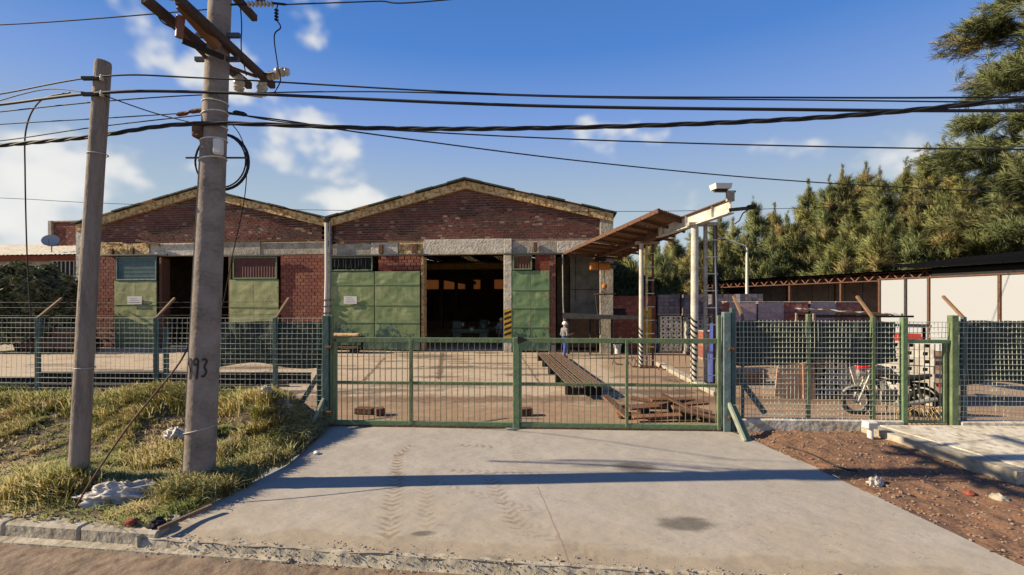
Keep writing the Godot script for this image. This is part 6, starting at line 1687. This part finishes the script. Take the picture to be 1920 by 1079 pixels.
func worker(label: String, at: Vector3, turn: float, shirt: Color, trousers: Color, hat: Color, reach: float) -> void:
	var T := thing("person", label, "person", at, turn)
	var skin := Color(0.36, 0.2, 0.13); var boot := Color(0.03, 0.028, 0.026)
	var B := [
		[Vector3(0, 0.9, 0), Vector3(0, 1.0, 0), 0.125, 0.13, trousers],
		[Vector3(0, 1.06, 0), Vector3(0, 1.26, 0.0), 0.135, 0.145, shirt], [Vector3(-0.1, 1.3, -0.01), Vector3(0.1, 1.3, -0.01), 0.105, 0.105, shirt],
		[Vector3(0, 1.36, -0.01), Vector3(0, 1.45, 0.01), 0.062, 0.055, skin], [Vector3(0, 1.52, 0.02), Vector3(0, 1.585, 0.01), 0.083, 0.09, skin],
		[Vector3(0, 1.46, 0.065), Vector3(0, 1.48, 0.07), 0.035, 0.04, skin], [Vector3(0, 1.535, 0.1), Vector3(0, 1.51, 0.118), 0.012, 0.015, skin]]
	for s in [-1.0, 1.0]:
		B.append([Vector3(s * 0.088, 1.53, 0.0), Vector3(s * 0.094, 1.5, -0.005), 0.014, 0.012, skin])
		B.append([Vector3(s * 0.085, 0.88, 0), Vector3(s * 0.1, 0.49, 0.02 + 0.05 * s), 0.095, 0.065, trousers])
		B.append([Vector3(s * 0.1, 0.49, 0.02 + 0.05 * s), Vector3(s * 0.105, 0.1, -0.03 + 0.07 * s), 0.068, 0.055, trousers])
		B.append([Vector3(s * 0.105, 0.055, -0.05 + 0.07 * s), Vector3(s * 0.12, 0.045, 0.13 + 0.07 * s), 0.05, 0.042, boot])
		var el := Vector3(s * 0.245, 1.08, -0.03); var wr := Vector3(s * 0.21, 1.0 - 0.12 * s, 0.2 * reach + 0.03)
		B.append([Vector3(s * 0.185, 1.335, -0.01), el, 0.062, 0.05, shirt])
		B.append([el, wr, 0.048, 0.033, shirt if s > 0 else skin])
		var fw := (wr - el).normalized()
		B.append([wr, wr + fw * 0.075, 0.028, 0.034, skin])
	var q := body_mesh(B, 0.019, 0.05)
	# fingers, each its own short chain rooted in the palm
	q.col = skin
	for s in [-1.0, 1.0]:
		var el := Vector3(s * 0.245, 1.08, -0.03); var wr := Vector3(s * 0.21, 1.0 - 0.12 * s, 0.2 * reach + 0.03)
		var fw := (wr - el).normalized(); var sd := fw.cross(Vector3.UP).normalized(); var dn := fw.cross(sd).normalized()
		for k in 4:
			var o := wr + fw * 0.085 + sd * (k - 1.5) * 0.021
			var l: float = [0.068, 0.078, 0.074, 0.056][k]
			q.tube([o, o + fw * l * 0.5 - dn * 0.004, o + fw * l * 0.82 + dn * 0.022 * s, o + fw * l * 0.8 + dn * 0.045 * s], [0.0095, 0.009, 0.008, 0.006], 6)
		var th := wr + fw * 0.035 - sd * 0.03
		q.tube([th, th + fw * 0.03 - sd * 0.022, th + fw * 0.062 - sd * 0.02], [0.011, 0.01, 0.007], 6)
	# face marks
	q.col = Color(0.02, 0.015, 0.012)
	for s in [-1.0, 1.0]: q.box(Vector3(s * 0.034, 1.548, 0.096), Vector3(0.022, 0.009, 0.006))
	q.col = Color(0.25, 0.1, 0.08); q.box(Vector3(0, 1.468, 0.106), Vector3(0.042, 0.008, 0.006))
	put("body", q, M.vc, T)
	var h := MB.new()
	h.lathe(Vector3(0, 1.57, 0.005), [Vector2(0.118, 0.0), Vector2(0.117, 0.04), Vector2(0.1, 0.085), Vector2(0.062, 0.118), Vector2(0.0, 0.13)], 18)
	h.lathe(Vector3(0, 1.565, 0.02), [Vector2(0.1, 0.0), Vector2(0.142, -0.006), Vector2(0.142, 0.004), Vector2(0.1, 0.014)], 18)
	var hm := mat(hat.linear_to_srgb(), 0.45)
	put("helmet", h, hm, T)
	var col := MB.new(); col.lathe(Vector3(0, 1.38, -0.005), [Vector2(0.075, 0.0), Vector2(0.08, 0.03), Vector2(0.066, 0.032)], 14); put("collar", col, mat(shirt.linear_to_srgb(), 0.9), T)
	bx(T, "belt", M.dark, Vector3(0, 1.02, 0), Vector3(0.26, 0.035, 0.27), 0.012)

func build_people() -> void:
	worker("person in white helmet, grey shirt and blue trousers beside the steel bars", Vector3(2.42, 0, -22.0), 118.0, Color(0.17, 0.17, 0.165), Color(0.03, 0.06, 0.26), Color(0.82, 0.8, 0.74), 1.0)
	worker("person in grey work clothes and yellow helmet inside the dark hall", factory_pt(9.0, 0, -3.2), 200.0, Color(0.14, 0.15, 0.17), Color(0.09, 0.09, 0.11), Color(0.6, 0.5, 0.12), 0.7)
	# machines standing in the dark hall
	var q: MB
	for c in [[6.6, -6.0, 0], [7.8, -9.0, 1]]:
		var T := thing("lathe_machine", ["grey green lathe just inside the dark hall", "second lathe deeper inside the dark hall"][c[2]], "machine", factory_pt(c[0], 0, c[1]), FACTORY_TURN + 8)
		var gm := mat(S(96, 112, 104), 0.6, 0, M.mott, 1.0)
		bx(T, "bed", gm, Vector3(0, 0.75, 0), Vector3(2.4, 0.28, 0.4), 0.03)
		for s in [-0.85, 0.85]: bx(T, "pedestal", gm, Vector3(s, 0.31, 0), Vector3(0.55, 0.62, 0.42), 0.03)
		bx(T, "headstock", gm, Vector3(-0.85, 1.14, 0), Vector3(0.6, 0.5, 0.45), 0.05)
		q = MB.new(); q.tube([Vector3(-0.55, 1.15, 0), Vector3(-0.4, 1.15, 0)], 0.16, 16); put("chuck", q, M.galv, T)
		bx(T, "carriage", M.steel, Vector3(0.1, 0.97, 0.02), Vector3(0.4, 0.16, 0.5), 0.03)
		bx(T, "tailstock", gm, Vector3(0.85, 1.08, 0), Vector3(0.32, 0.38, 0.3), 0.04)
		q = MB.new(); q.tube([Vector3(0.1, 0.85, 0.28), Vector3(0.1, 0.85, 0.32)], 0.11, 14); put("hand_wheel", q, M.galv, T)

# ---------- verge, path and small things ----------
func grass_tuft(sd: int, n: int) -> ArrayMesh:
	var r := RandomNumberGenerator.new(); r.seed = sd
	var q := MB.new()
	for k in n:
		var a := r.randf() * TAU; var d := Vector3(cos(a), 0, sin(a))
		var o := Vector3(r.randf_range(-1, 1), 0, r.randf_range(-1, 1)) * 0.05
		var h := r.randf_range(0.55, 1.1) * 0.16; var bend := r.randf_range(0.02, 0.13)
		var w := d.cross(Vector3.UP) * r.randf_range(0.003, 0.0055)
		var m := o + d * bend * 0.35 + Vector3(0, h * 0.6, 0); var t := o + d * bend + Vector3(0, h * r.randf_range(0.75, 1.0), 0)
		q.col = Color.WHITE * r.randf_range(0.75, 1.2); q.col.a = 1
		var f := q.v.size()
		q.quad(o - w, o + w, m + w, m - w); q.tri(m - w, m + w, t)
		for i in range(f, q.v.size()): q.n[i] = (q.n[i] * 0.4 + Vector3.UP + d * 0.3).normalized()
	return q.mesh()

func wheel(parent: Node, o: Vector3, r: float) -> void:
	var W := Node3D.new(); W.name = "wheel"; parent.add_child(W, true)
	var q := MB.new()
	var pts := []
	for k in 29: pts.append(o + Vector3(cos(k * TAU / 28.0) * r, sin(k * TAU / 28.0) * r, 0))
	q.tube(pts, 0.05, 8, false); put("tyre", q, M.black, W)
	q = MB.new(); pts = []
	for k in 25: pts.append(o + Vector3(cos(k * TAU / 24.0) * (r - 0.05), sin(k * TAU / 24.0) * (r - 0.05), 0))
	q.tube(pts, 0.016, 6, false); put("rim", q, M.galv, W)
	q = MB.new()
	for k in 12: q.tube([o + Vector3(0, 0, 0.02 * (1 if k % 2 else -1)), o + Vector3(cos(k * TAU / 12.0) * (r - 0.05), sin(k * TAU / 12.0) * (r - 0.05), 0)], 0.004, 4, false)
	put("spokes", q, M.galv, W)
	q = MB.new(); q.tube([o - Vector3(0, 0, 0.07), o + Vector3(0, 0, 0.07)], 0.045, 10); put("hub", q, M.steel, W)

func build_motorcycle() -> void:
	var T := thing("motorcycle", "dark motorcycle with red headlight cowl parked behind the footgate", "motorcycle", Vector3(8.45, 0.0, -10.75), -10.0)
	var q: MB
	var red := mat(S(190, 36, 34), 0.35)
	wheel(T, Vector3(-0.66, 0.3, 0), 0.27); wheel(T, Vector3(0.64, 0.3, 0), 0.27)
	for s in [-0.08, 0.08]:
		q = MB.new(); q.tube([Vector3(-0.66, 0.3, s), Vector3(-0.42, 0.92, s)], 0.025, 8); put("fork", q, M.galv, T)
		q = MB.new(); q.tube([Vector3(0.64, 0.3, s * 1.2), Vector3(0.5, 0.7, s * 1.4)], 0.035, 8); put("shock", q, M.steel, T)
	q = MB.new(); q.tube([Vector3(-0.4, 0.9, 0), Vector3(-0.1, 0.52, 0), Vector3(0.2, 0.42, 0), Vector3(0.62, 0.34, 0)], 0.035, 8); q.tube([Vector3(-0.4, 0.86, 0), Vector3(0.1, 0.76, 0), Vector3(0.75, 0.72, 0)], 0.03, 8); put("frame", q, M.dark, T)
	q = MB.new(); q.tube([Vector3(-0.36, 0.9, 0), Vector3(-0.26, 0.97, 0), Vector3(-0.05, 0.97, 0), Vector3(0.16, 0.84, 0)], [0.07, 0.14, 0.15, 0.08], 14, true, 0.85); put("tank", q, M.steel, T)
	q = MB.new(); q.tube([Vector3(0.1, 0.83, 0), Vector3(0.3, 0.82, 0), Vector3(0.6, 0.86, 0), Vector3(0.82, 0.92, 0)], [0.09, 0.12, 0.12, 0.06], 12, true, 0.55); put("seat", q, M.black, T)
	bx(T, "engine", M.steel, Vector3(-0.05, 0.45, 0), Vector3(0.34, 0.28, 0.26), 0.05)
	q = MB.new(); q.tube([Vector3(-0.1, 0.6, 0), Vector3(-0.16, 0.78, 0)], [0.1, 0.085], 12); put("cylinder", q, M.galv, T)
	q = MB.new(); q.tube([Vector3(-0.2, 0.55, 0.1), Vector3(-0.24, 0.32, 0.13), Vector3(0.1, 0.26, 0.14), Vector3(0.5, 0.34, 0.15), Vector3(0.85, 0.42, 0.15)], [0.025, 0.025, 0.03, 0.05, 0.045], 8); put("exhaust", q, M.galv, T)
	q = MB.new(); q.tube([Vector3(-0.5, 0.92, 0), Vector3(-0.58, 0.94, 0), Vector3(-0.63, 0.94, 0)], [0.06, 0.1, 0.085], 14); put("headlight", q, M.galv, T)
	q = MB.new(); q.tube([Vector3(-0.4, 1.06, 0), Vector3(-0.52, 1.08, 0), Vector3(-0.64, 1.04, 0)], [0.06, 0.13, 0.1], 14, true, 0.6); put("cowl", q, red, T)
	q = MB.new(); q.tube([Vector3(-0.3, 1.14, -0.36), Vector3(-0.38, 1.1, -0.2), Vector3(-0.42, 1.02, 0), Vector3(-0.38, 1.1, 0.2), Vector3(-0.3, 1.14, 0.36)], 0.014, 7); put("handlebar", q, M.dark, T)
	for s in [-1, 1]:
		q = MB.new(); q.tube([Vector3(-0.36, 1.1, s * 0.22), Vector3(-0.4, 1.3, s * 0.3)], 0.006, 5); q.tube([Vector3(-0.4, 1.28, s * 0.3), Vector3(-0.39, 1.36, s * 0.32)], [0.05, 0.045], 8, true, 0.3); put("mirror", q, M.dark, T)
	q = MB.new()
	var pts := []
	for k in 9: pts.append(Vector3(-0.66 + cos(0.5 + k * 0.25) * 0.34, 0.3 + sin(0.5 + k * 0.25) * 0.34, 0))
	q.tube(pts, 0.055, 8, true, 0.4); put("fender", q, M.galv, T)
	q = MB.new(); pts = []
	for k in 9: pts.append(Vector3(0.64 + cos(0.2 + k * 0.25) * 0.36, 0.32 + sin(0.2 + k * 0.25) * 0.36, 0))
	q.tube(pts, 0.065, 8, true, 0.4); put("fender", q, M.dark, T)
	bx(T, "tail_light", red, Vector3(0.98, 0.7, 0), Vector3(0.06, 0.08, 0.12), 0.02)
	q = MB.new(); q.tube([Vector3(0.05, 0.3, -0.12), Vector3(0.1, 0.02, -0.3)], 0.012, 6); put("side_stand", q, M.steel, T)

func build_verge_details() -> void:
	var q: MB
	build_motorcycle()
	# white hollow blocks behind the footgate
	var hb := hollow_block_mesh(0.30, 0.19, 0.36, 0.05, 0.1)
	var wh := [mat(S(226, 224, 220), 0.9, 0, M.mott, 0.9), mat(S(206, 202, 196), 0.9, 0, M.mott, 0.9)]
	var T := thing("white_block_stack", "stack of white hollow blocks standing behind the footgate", "blocks", Vector3(8.95, 0, -12.9), -36.0)
	bx(T, "core", wh[1], Vector3(0.7, 0.78, -0.34), Vector3(2.3, 1.5, 0.2))
	for r in 8:
		for k in 8:
			part_of(T, "block", hb, wh[(r * 5 + k * 3) % 7 % 2], Transform3D(Basis(), Vector3(-0.5 + k * 0.305 + (0.03 if r % 2 else 0.0), 0.1 + r * 0.195, rng.randf_range(-0.02, 0.02))))
	T = thing("red_crate_row", "low row of rusty red trays on the white block stack", "trays", Vector3(9.85, 1.57, -12.35), -36.0)
	for k in 3:
		var tr := MB.new(); tr.box(Vector3(-0.5 + k * 0.42, 0.05, 0), Vector3(0.4, 0.1, 0.3)); tr.box(Vector3(-0.5 + k * 0.42, 0.14, 0.12), Vector3(0.36, 0.09, 0.04)); put("tray", tr, mat(S(176, 56, 44), 0.7, 0, M.mott, 1.0), T)
	bx(T, "cover_board", M.dark, Vector3(-0.1, 0.38, -0.1), Vector3(1.6, 0.05, 0.7))
	for s in [-0.8, 0.6]: bx(T, "prop", M.dark, Vector3(s, 0.18, -0.3), Vector3(0.06, 0.36, 0.06))
	# boards leaning behind the right fence
	for b in [[7.25, -12.6, 0.75, 1.0, -14, "pale wooden sheet leaning behind the right mesh fence", S(206, 166, 134)], [7.75, -12.5, 0.34, 0.95, -8, "narrow pinkish board beside the leaning wooden sheet", S(196, 150, 122)], [8.75, -11.9, 0.22, 0.95, 8, "narrow white board leaning near the motorcycle", S(226, 216, 196)], [9.0, -11.8, 0.16, 0.98, 14, "thin cream board leaning near the motorcycle wheel", S(216, 200, 170)]]:
		q = MB.new(); q.box(Vector3(0, b[3] * 0.5, 0), Vector3(b[2], b[3], 0.03))
		var o := put("leaning_board", q, mat(b[6], 0.85, 0, M.mott, 1.0)); o.position = Vector3(b[0], 0.0, b[1]); o.rotation_degrees = Vector3(-12, 6, b[4])
		meta(o, b[5], "board")
	T = thing("dark_cabinet", "open dark wooden cabinet behind the leaning boards", "cabinet", Vector3(8.05, 0, -12.9), 4.0)
	bx(T, "back_panel", M.dark, Vector3(0.3, 0.5, -0.3), Vector3(1.2, 1.0, 0.04))
	for s in [-0.28, 0.88]: bx(T, "side_panel", M.wood, Vector3(s, 0.5, 0), Vector3(0.04, 1.0, 0.6))
	bx(T, "top_panel", M.wood, Vector3(0.3, 1.02, 0), Vector3(1.24, 0.04, 0.64))
	bx(T, "bottom_panel", M.wood, Vector3(0.3, 0.04, 0), Vector3(1.16, 0.04, 0.6))
	T = thing("plank_pile", "low pile of pale planks on the earth behind the right gate post", "planks", Vector3(7.1, 0, -15.2), -8.0)
	for k in 6:
		q = MB.new(); q.col = Color(0.9, 0.7, 0.55) if k < 5 else Color(1.6, 1.6, 1.55)
		q.cbox(Vector3(rng.randf_range(-0.1, 0.1), 0.04 + k * 0.075, rng.randf_range(-0.06, 0.06)), Vector3(1.7, 0.065, 0.4), 0.006, Basis(Vector3.UP, rng.randf_range(-0.06, 0.06))); put("plank", q, M.wood, T)
	T = thing("wire_roll", "roll of pale fencing wire lying inside the footgate", "wire roll", Vector3(8.35, 0.2, -9.75), 5.0)
	for k in 9:
		var pts := []
		for s in 19: pts.append(Vector3(-0.4 + k * 0.1 + 0.02 * sin(s * 2.0), cos(s * TAU / 18.0) * 0.19, sin(s * TAU / 18.0) * 0.19))
		q = MB.new(); q.tube(pts, 0.007, 5, false); put("turn", q, M.rustc, T)
	# raised concrete path to the footgate
	q = MB.new()
	var tp := 0.2; var bt := -0.2
	q.hexa([Vector3(7.35, bt, -6.75), Vector3(14.0, bt, -5.9), Vector3(14.0, bt, -8.95), Vector3(6.98, bt, -9.1), Vector3(7.35, 0.165, -6.75), Vector3(14.0, 0.17, -5.9), Vector3(14.0, tp, -8.95), Vector3(6.98, tp, -9.1)])
	structure("path", q, M.pale, "raised pale concrete path slab at the footgate")
	q = MB.new()
	q.hexa([Vector3(7.07, bt, -6.72), Vector3(7.33, bt, -6.72), Vector3(6.96, bt, -9.15), Vector3(6.66, bt, -9.15), Vector3(7.07, 0.15, -6.72), Vector3(7.33, 0.15, -6.72), Vector3(6.96, 0.185, -9.15), Vector3(6.66, 0.185, -9.15)])
	structure("path_edge", q, M.concrete, "concrete edge beam of the raised path")
	# white pipe stub
	T = thing("drain_pipe_stub", "white square topped drain pipe stub at the low wall", "drain pipe", Vector3(6.5, dirt_y(6.5, -8.7) - 0.02, -8.7), 4.0)
	q = MB.new(); q.tube([Vector3(0, 0, 0), Vector3(0.0, 0.22, 0)], 0.05, 10); put("stub", q, M.plain_white, T)
	bx(T, "cap", M.plain_white, Vector3(-0.01, 0.26, 0), Vector3(0.2, 0.12, 0.16), 0.015)
	# crumpled white sack on the bank
	for c in [["crumpled_sack", "crumpled white plastic sack lying on the bank by the concrete pole", Vector3(-5.15, 0, -6.32), 0.85, 0.36, 0.17, 22.0, 5], ["plastic_bag", "small white plastic bag in the grass behind the concrete pole", Vector3(-5.75, 0, -8.2), 0.34, 0.24, 0.16, 0.0, 6], ["plastic_bag", "bluish white plastic bag in the grass touching the concrete pole", Vector3(-5.4, 0, -8.25), 0.26, 0.22, 0.2, 40.0, 7], ["plastic_bag", "round pale bag in the weeds by the fence corner", Vector3(-4.75, 0, -9.25), 0.24, 0.2, 0.16, 0.0, 8], ["plastic_bag", "whitish bag half hidden beside the round pale bag", Vector3(-4.4, 0, -9.2), 0.3, 0.2, 0.15, 15.0, 9], ["plastic_bag", "torn bluish plastic bag on the bare earth by the driveway", Vector3(5.12, 0, -6.75), 0.26, 0.15, 0.08, 30.0, 10]]:
		var nz := FastNoiseLite.new(); nz.seed = c[7]; nz.frequency = 1.0; nz.fractal_octaves = 4
		var cp: Vector3 = c[2]
		cp.y = (bank_y(cp.x, cp.z) if cp.x < 0 else dirt_y(cp.x, cp.z)) - 0.02
		q = MB.new()
		q.grid(44, 22, func(u: float, v: float) -> Vector3:
			var a := u * TAU; var p := (v - 0.5) * PI
			var d := Vector3(cos(a) * cos(p), sin(p), -sin(a) * cos(p))
			var k := 1.0 + nz.get_noise_3d(d.x * 1.6, d.y * 1.6, d.z * 1.6) * 0.55 + nz.get_noise_3d(d.x * 4.5, d.y * 4.5, d.z * 9.0 + 5.0) * 0.32
			return Vector3(d.x * c[3] * 0.5 * k, maxf(d.y, -0.35) * c[5] * k + c[5] * 0.35, d.z * c[4] * 0.5 * k))
		var o := put(c[0], q, M.plastic); o.position = cp; o.rotation_degrees.y = c[6]
		meta(o, c[1], "sack" if c[0] == "crumpled_sack" else "bag")
	q = MB.new()
	q.grid(30, 6, func(u: float, v: float) -> Vector3:
		var x := lerpf(-5.0, -4.62, u); var z := -6.55 - 0.25 * u
		return Vector3(x, bank_y(x, z) + 0.05 + 0.03 * sin(u * 14.0) + 0.02 * sin(v * 6.0), z + (v - 0.5) * 0.1 * (1.0 - 0.5 * u)))
	meta(put("sack_tail", q, M.plastic), "twisted white plastic strip from the sack to the pole foot", "plastic strip")
	# plank at the driveway's corner and a dark stone
	q = MB.new(); q.col = Color(0.5, 0.45, 0.4); q.bar(Vector3(-4.02, -0.06, -5.45), Vector3(-3.72, 0.0, -5.95), 0.05, 0.04, Vector3.UP, 0.005)
	meta(put("wooden_strip", q, M.wood), "short grey wooden strip along the driveway edge", "wood strip")
	for c in [[Vector3(-4.15, -0.06, -5.6), 0.09, M.dark, "dark broken stone at the corner of the driveway"], [Vector3(-4.45, -0.05, -5.6), 0.06, M.redpanel, "small piece of red brick near the driveway corner"], [Vector3(6.15, -0.06, -6.45), 0.07, M.redpanel, "broken red brick on the bare earth"], [Vector3(6.4, -0.06, -6.3), 0.09, M.concrete, "flat grey stone beside the broken red brick"], [Vector3(-3.3, -0.02, -8.1), 0.045, M.plain_white, "small white stone on the driveway"]]:
		q = MB.new()
		var nz := FastNoiseLite.new(); nz.seed = int(c[1] * 1000); nz.frequency = 1.2
		q.grid(14, 8, func(u: float, v: float) -> Vector3:
			var d := Vector3(cos(u * TAU) * cos((v - 0.5) * PI), sin((v - 0.5) * PI) * 0.7, -sin(u * TAU) * cos((v - 0.5) * PI))
			return d * c[1] * (1.0 + nz.get_noise_3d(d.x, d.y, d.z) * 0.8))
		var o := put("stone", q, c[2]); o.position = c[0]; meta(o, c[3], "stone")
	# grass
	var gp := []; var gc := []
	var straw := Color(0.52, 0.41, 0.2); var green := Color(0.21, 0.25, 0.07); var olive := Color(0.34, 0.33, 0.11)
	var tries := 0
	while gp.size() < 16000 and tries < 90000:
		tries += 1
		var x := -3.4 - 8.5 * pow(rng.randf(), 1.1)
		var zf := fence_z(x); var zk := kerb_z(x)
		var z := lerpf(zk - 0.12, zf - 0.15, rng.randf())
		if x > drive_left(z) - 0.02 + lump.get_noise_2d(z * 300, 3) * 0.12: continue
		var k := lump.get_noise_2d(x * 90 + 500, z * 90)
		var bare := smoothstep(-0.12, 0.1, k + 0.5 * exp(-pow((x + 7.3) / 0.9, 2.0) - pow((z + 7.7) / 0.55, 2.0)) + 0.6 * exp(-pow((x + 4.7) / 0.5, 2.0) - pow((z + 8.7) / 0.45, 2.0)) + 0.7 * exp(-pow((x + 7.9) / 0.8, 2.0) - pow((z + 7.7) / 0.4, 2.0)) + 0.6 * exp(-pow((x + 6.3) / 0.6, 2.0) - pow((z + 8.5) / 0.22, 2.0)) + 0.5 * exp(-pow((x + 5.6) / 0.8, 2.0) - pow((z + 7.2) / 0.2, 2.0)))
		var front := smoothstep(0.75, 0.2, (zk - z))
		bare = maxf(bare, front * 0.8)
		if rng.randf() < bare * 0.93: continue
		var hgt := rng.randf_range(0.2, 0.75) * (1.0 - 0.5 * bare)
		var near_fence := smoothstep(0.9, 0.1, absf(z - zf))
		hgt += 0.7 * near_fence * rng.randf()
		hgt += 0.9 * exp(-pow((x + 4.5) / 0.35, 2.0) - pow((z + 6.75) / 0.3, 2.0)) * rng.randf() + 0.7 * exp(-pow((x + 6.1) / 0.3, 2.0) - pow((z + 6.6) / 0.3, 2.0)) * rng.randf()
		hgt += 0.5 * smoothstep(-4.3, -3.7, x) * rng.randf()
		var sc := rng.randf_range(0.8, 1.4)
		gp.append(Transform3D(Basis(Vector3.UP, rng.randf() * TAU).scaled(Vector3(sc, hgt * 1.1 + 0.12, sc)), Vector3(x, bank_y(x, z) - 0.01, z)))
		var dry := clampf(0.5 + lump.get_noise_2d(x * 70, z * 70 + 900) * 1.3 + rng.randf_range(-0.3, 0.3), 0, 1)
		var c := green.lerp(olive, dry * 2.0) if dry < 0.5 else olive.lerp(straw, dry * 2.0 - 1.0)
		c = c * rng.randf_range(0.75, 1.25); c.a = 1
		gc.append(c)
	var gm := mat(Color.WHITE, 0.85, 0, null, 1, null, 1, true); gm.backlight_enabled = true; gm.backlight = Color(0.5, 0.5, 0.32)
	var G := scatter("grass", grass_tuft(3, 14), gm, gp, gc, self)
	meta(G, "dry yellow green grass growing over the bank", "grass", "", "stuff")
	# long tufts against the fence, round the pole feet and along the driveway
	var lp := []; var lc := []
	for k in 1500:
		var c: Array = [[-5.0, -9.2, 0.9, 0.3], [-7.0, -9.3, 0.9, 0.35], [-4.25, -8.7, 0.3, 0.6], [-4.2, -6.6, 0.35, 0.35], [-3.95, -7.4, 0.18, 0.9], [-6.2, -6.5, 0.4, 0.3], [-9.5, -9.5, 1.6, 0.3], [-5.2, -7.6, 0.7, 0.3]][k % 8]
		var x: float = c[0] + rng.randfn() * c[2] * 0.6; var z: float = c[1] + rng.randfn() * c[3] * 0.6
		if x > drive_left(z) - 0.05 or (x > -4.4 and z < -8.9) or z < fence_z(x) - 0.2 or z > kerb_z(x) - 0.3: continue
		lp.append(Transform3D(Basis(Vector3.UP, rng.randf() * TAU).scaled(Vector3(rng.randf_range(1.0, 2.2), rng.randf_range(0.9, 2.1), rng.randf_range(1.0, 2.2))), Vector3(x, bank_y(x, z) - 0.02, z)))
		var cc := Color(0.26, 0.29, 0.085).lerp(Color(0.52, 0.41, 0.19), clampf(rng.randf() + lump.get_noise_2d(x * 80, z * 80), 0, 1)) * rng.randf_range(0.7, 1.15); cc.a = 1
		lc.append(cc)
	meta(scatter("long_grass", grass_tuft(6, 18), gm, lp, lc, self), "long dry tufts of grass against the fence and pole feet", "grass", "", "stuff")
	# taller weeds
	var wp := []; var wc := []
	for k in 1100:
		var c: Array = [[-4.05, -8.6, 0.35, 0.9], [-6.9, -9.35, 0.9, 0.35], [-4.2, -9.2, 0.3, 0.4], [-4.3, -6.4, 0.4, 0.25], [-3.95, -7.3, 0.2, 0.8]][k % 5]
		var x: float = c[0] + rng.randfn() * c[2] * 0.5; var z: float = c[1] + rng.randfn() * c[3] * 0.5
		if x > drive_left(z): continue
		wp.append(Transform3D(Basis(Vector3.UP, rng.randf() * TAU).scaled(Vector3.ONE * rng.randf_range(0.25, 0.6)), Vector3(x, bank_y(x, z) + rng.randf_range(0.0, 0.16), z)))
		var cc := Color(0.28, 0.29, 0.09).lerp(Color(0.42, 0.33, 0.15), rng.randf()) * rng.randf_range(0.7, 1.1); cc.a = 1
		wc.append(cc)
	meta(scatter("weeds", leaf_clump_mesh(22, 0.3, 0.02, 0.3, 14), gm, wp, wc, self), "tangled weeds at the edge of the driveway", "weeds", "", "stuff")
	# clods and pebbles on the bare ground, gravel along the gutter
	var peb := MB.new()
	var pn := FastNoiseLite.new(); pn.seed = 4; pn.frequency = 1.1
	peb.grid(7, 5, func(u: float, v: float) -> Vector3:
		var d := Vector3(cos(u * TAU) * cos((v - 0.5) * PI), sin((v - 0.5) * PI) * 0.65, -sin(u * TAU) * cos((v - 0.5) * PI))
		return d * (1.0 + pn.get_noise_3d(d.x, d.y, d.z) * 0.7))
	var pm := peb.mesh()
	var cp := []; var cc2 := []
	for k in 5200:
		var x: float; var z: float; var y: float; var s: float; var col: Color
		if k % 10 < 5:
			x = 4.3 + 6.5 * pow(rng.randf(), 1.2); z = lerpf(kerb_z(x) - 0.1, fence_z(x), rng.randf())
			if x < drive_right(z): continue
			y = dirt_y(x, z); s = rng.randf_range(0.006, 0.02) * (1.6 if rng.randf() < 0.06 else 1.0)
			col = Color(0.19, 0.12, 0.08).lerp(Color(0.3, 0.24, 0.18), rng.randf() * rng.randf())
		elif k % 10 < 7:
			x = rng.randf_range(-4.4, 5.2); z = kerb_z(x) + rng.randfn() * 0.06 + 0.04
			y = lerpf(-0.26, -0.13, clampf((kerb_z(x) + 0.12 - z) / 0.15, 0, 1)); s = rng.randf_range(0.003, 0.011) * (1.8 if rng.randf() < 0.05 else 1.0)
			col = Color(0.2, 0.17, 0.14).lerp(Color(0.36, 0.3, 0.24), rng.randf())
		else:
			x = -4.0 - 5.0 * rng.randf(); z = lerpf(kerb_z(x) - 0.1, fence_z(x), rng.randf()); y = bank_y(x, z); s = rng.randf_range(0.008, 0.028)
			col = Color(0.13, 0.095, 0.07).lerp(Color(0.2, 0.16, 0.12), rng.randf())
		cp.append(Transform3D(Basis(Vector3.UP, rng.randf() * TAU).rotated(Vector3.RIGHT, rng.randf_range(-0.5, 0.5)).scaled(Vector3(s * rng.randf_range(0.8, 1.5), s, s)), Vector3(x, y + s * 0.3, z)))
		cc2.append(col)
	meta(scatter("gravel", pm, M.vc, cp, cc2, self), "pebbles and clods on the bare earth and along the gutter", "gravel", "", "stuff")
	# twigs and litter on the bare earth
	for k in 16:
		q = MB.new()
		var x := rng.randf_range(4.9, 8.6); var z := lerpf(kerb_z(x) - 0.3, fence_z(x) + 0.4, rng.randf())
		if x > 6.5 and z < -6.6: z = -6.3
		var a := rng.randf() * TAU; var l := rng.randf_range(0.12, 0.4)
		var p0 := Vector3(x, dirt_y(x, z) + 0.02, z); var p1 := p0 + Vector3(cos(a) * l, 0, sin(a) * l * 0.6); p1.y = dirt_y(p1.x, p1.z) + 0.025
		q.col = Color(0.9, 0.75, 0.55) if k % 3 else Color(0.3, 0.25, 0.2)
		q.tube([p0, p0.lerp(p1, 0.5) + Vector3(0, 0.015, 0), p1], [0.006, 0.005, 0.003], 5)
		meta(put("twig", q, M.wood), "dry twig lying on the bare earth beside the driveway", "twig", "twigs on the bare earth")
	q = MB.new(); q.tube(smooth_path([Vector3(4.75, dirt_y(4.75, -8.3) + 0.03, -8.3), Vector3(4.95, dirt_y(4.95, -7.9) + 0.03, -7.9), Vector3(5.0, dirt_y(5.0, -7.4) + 0.02, -7.4), Vector3(5.15, dirt_y(5.15, -7.15) + 0.02, -7.15)]), 0.012, 6)
	meta(put("black_hose", q, M.cable), "thin black hose lying on the bare earth", "hose")
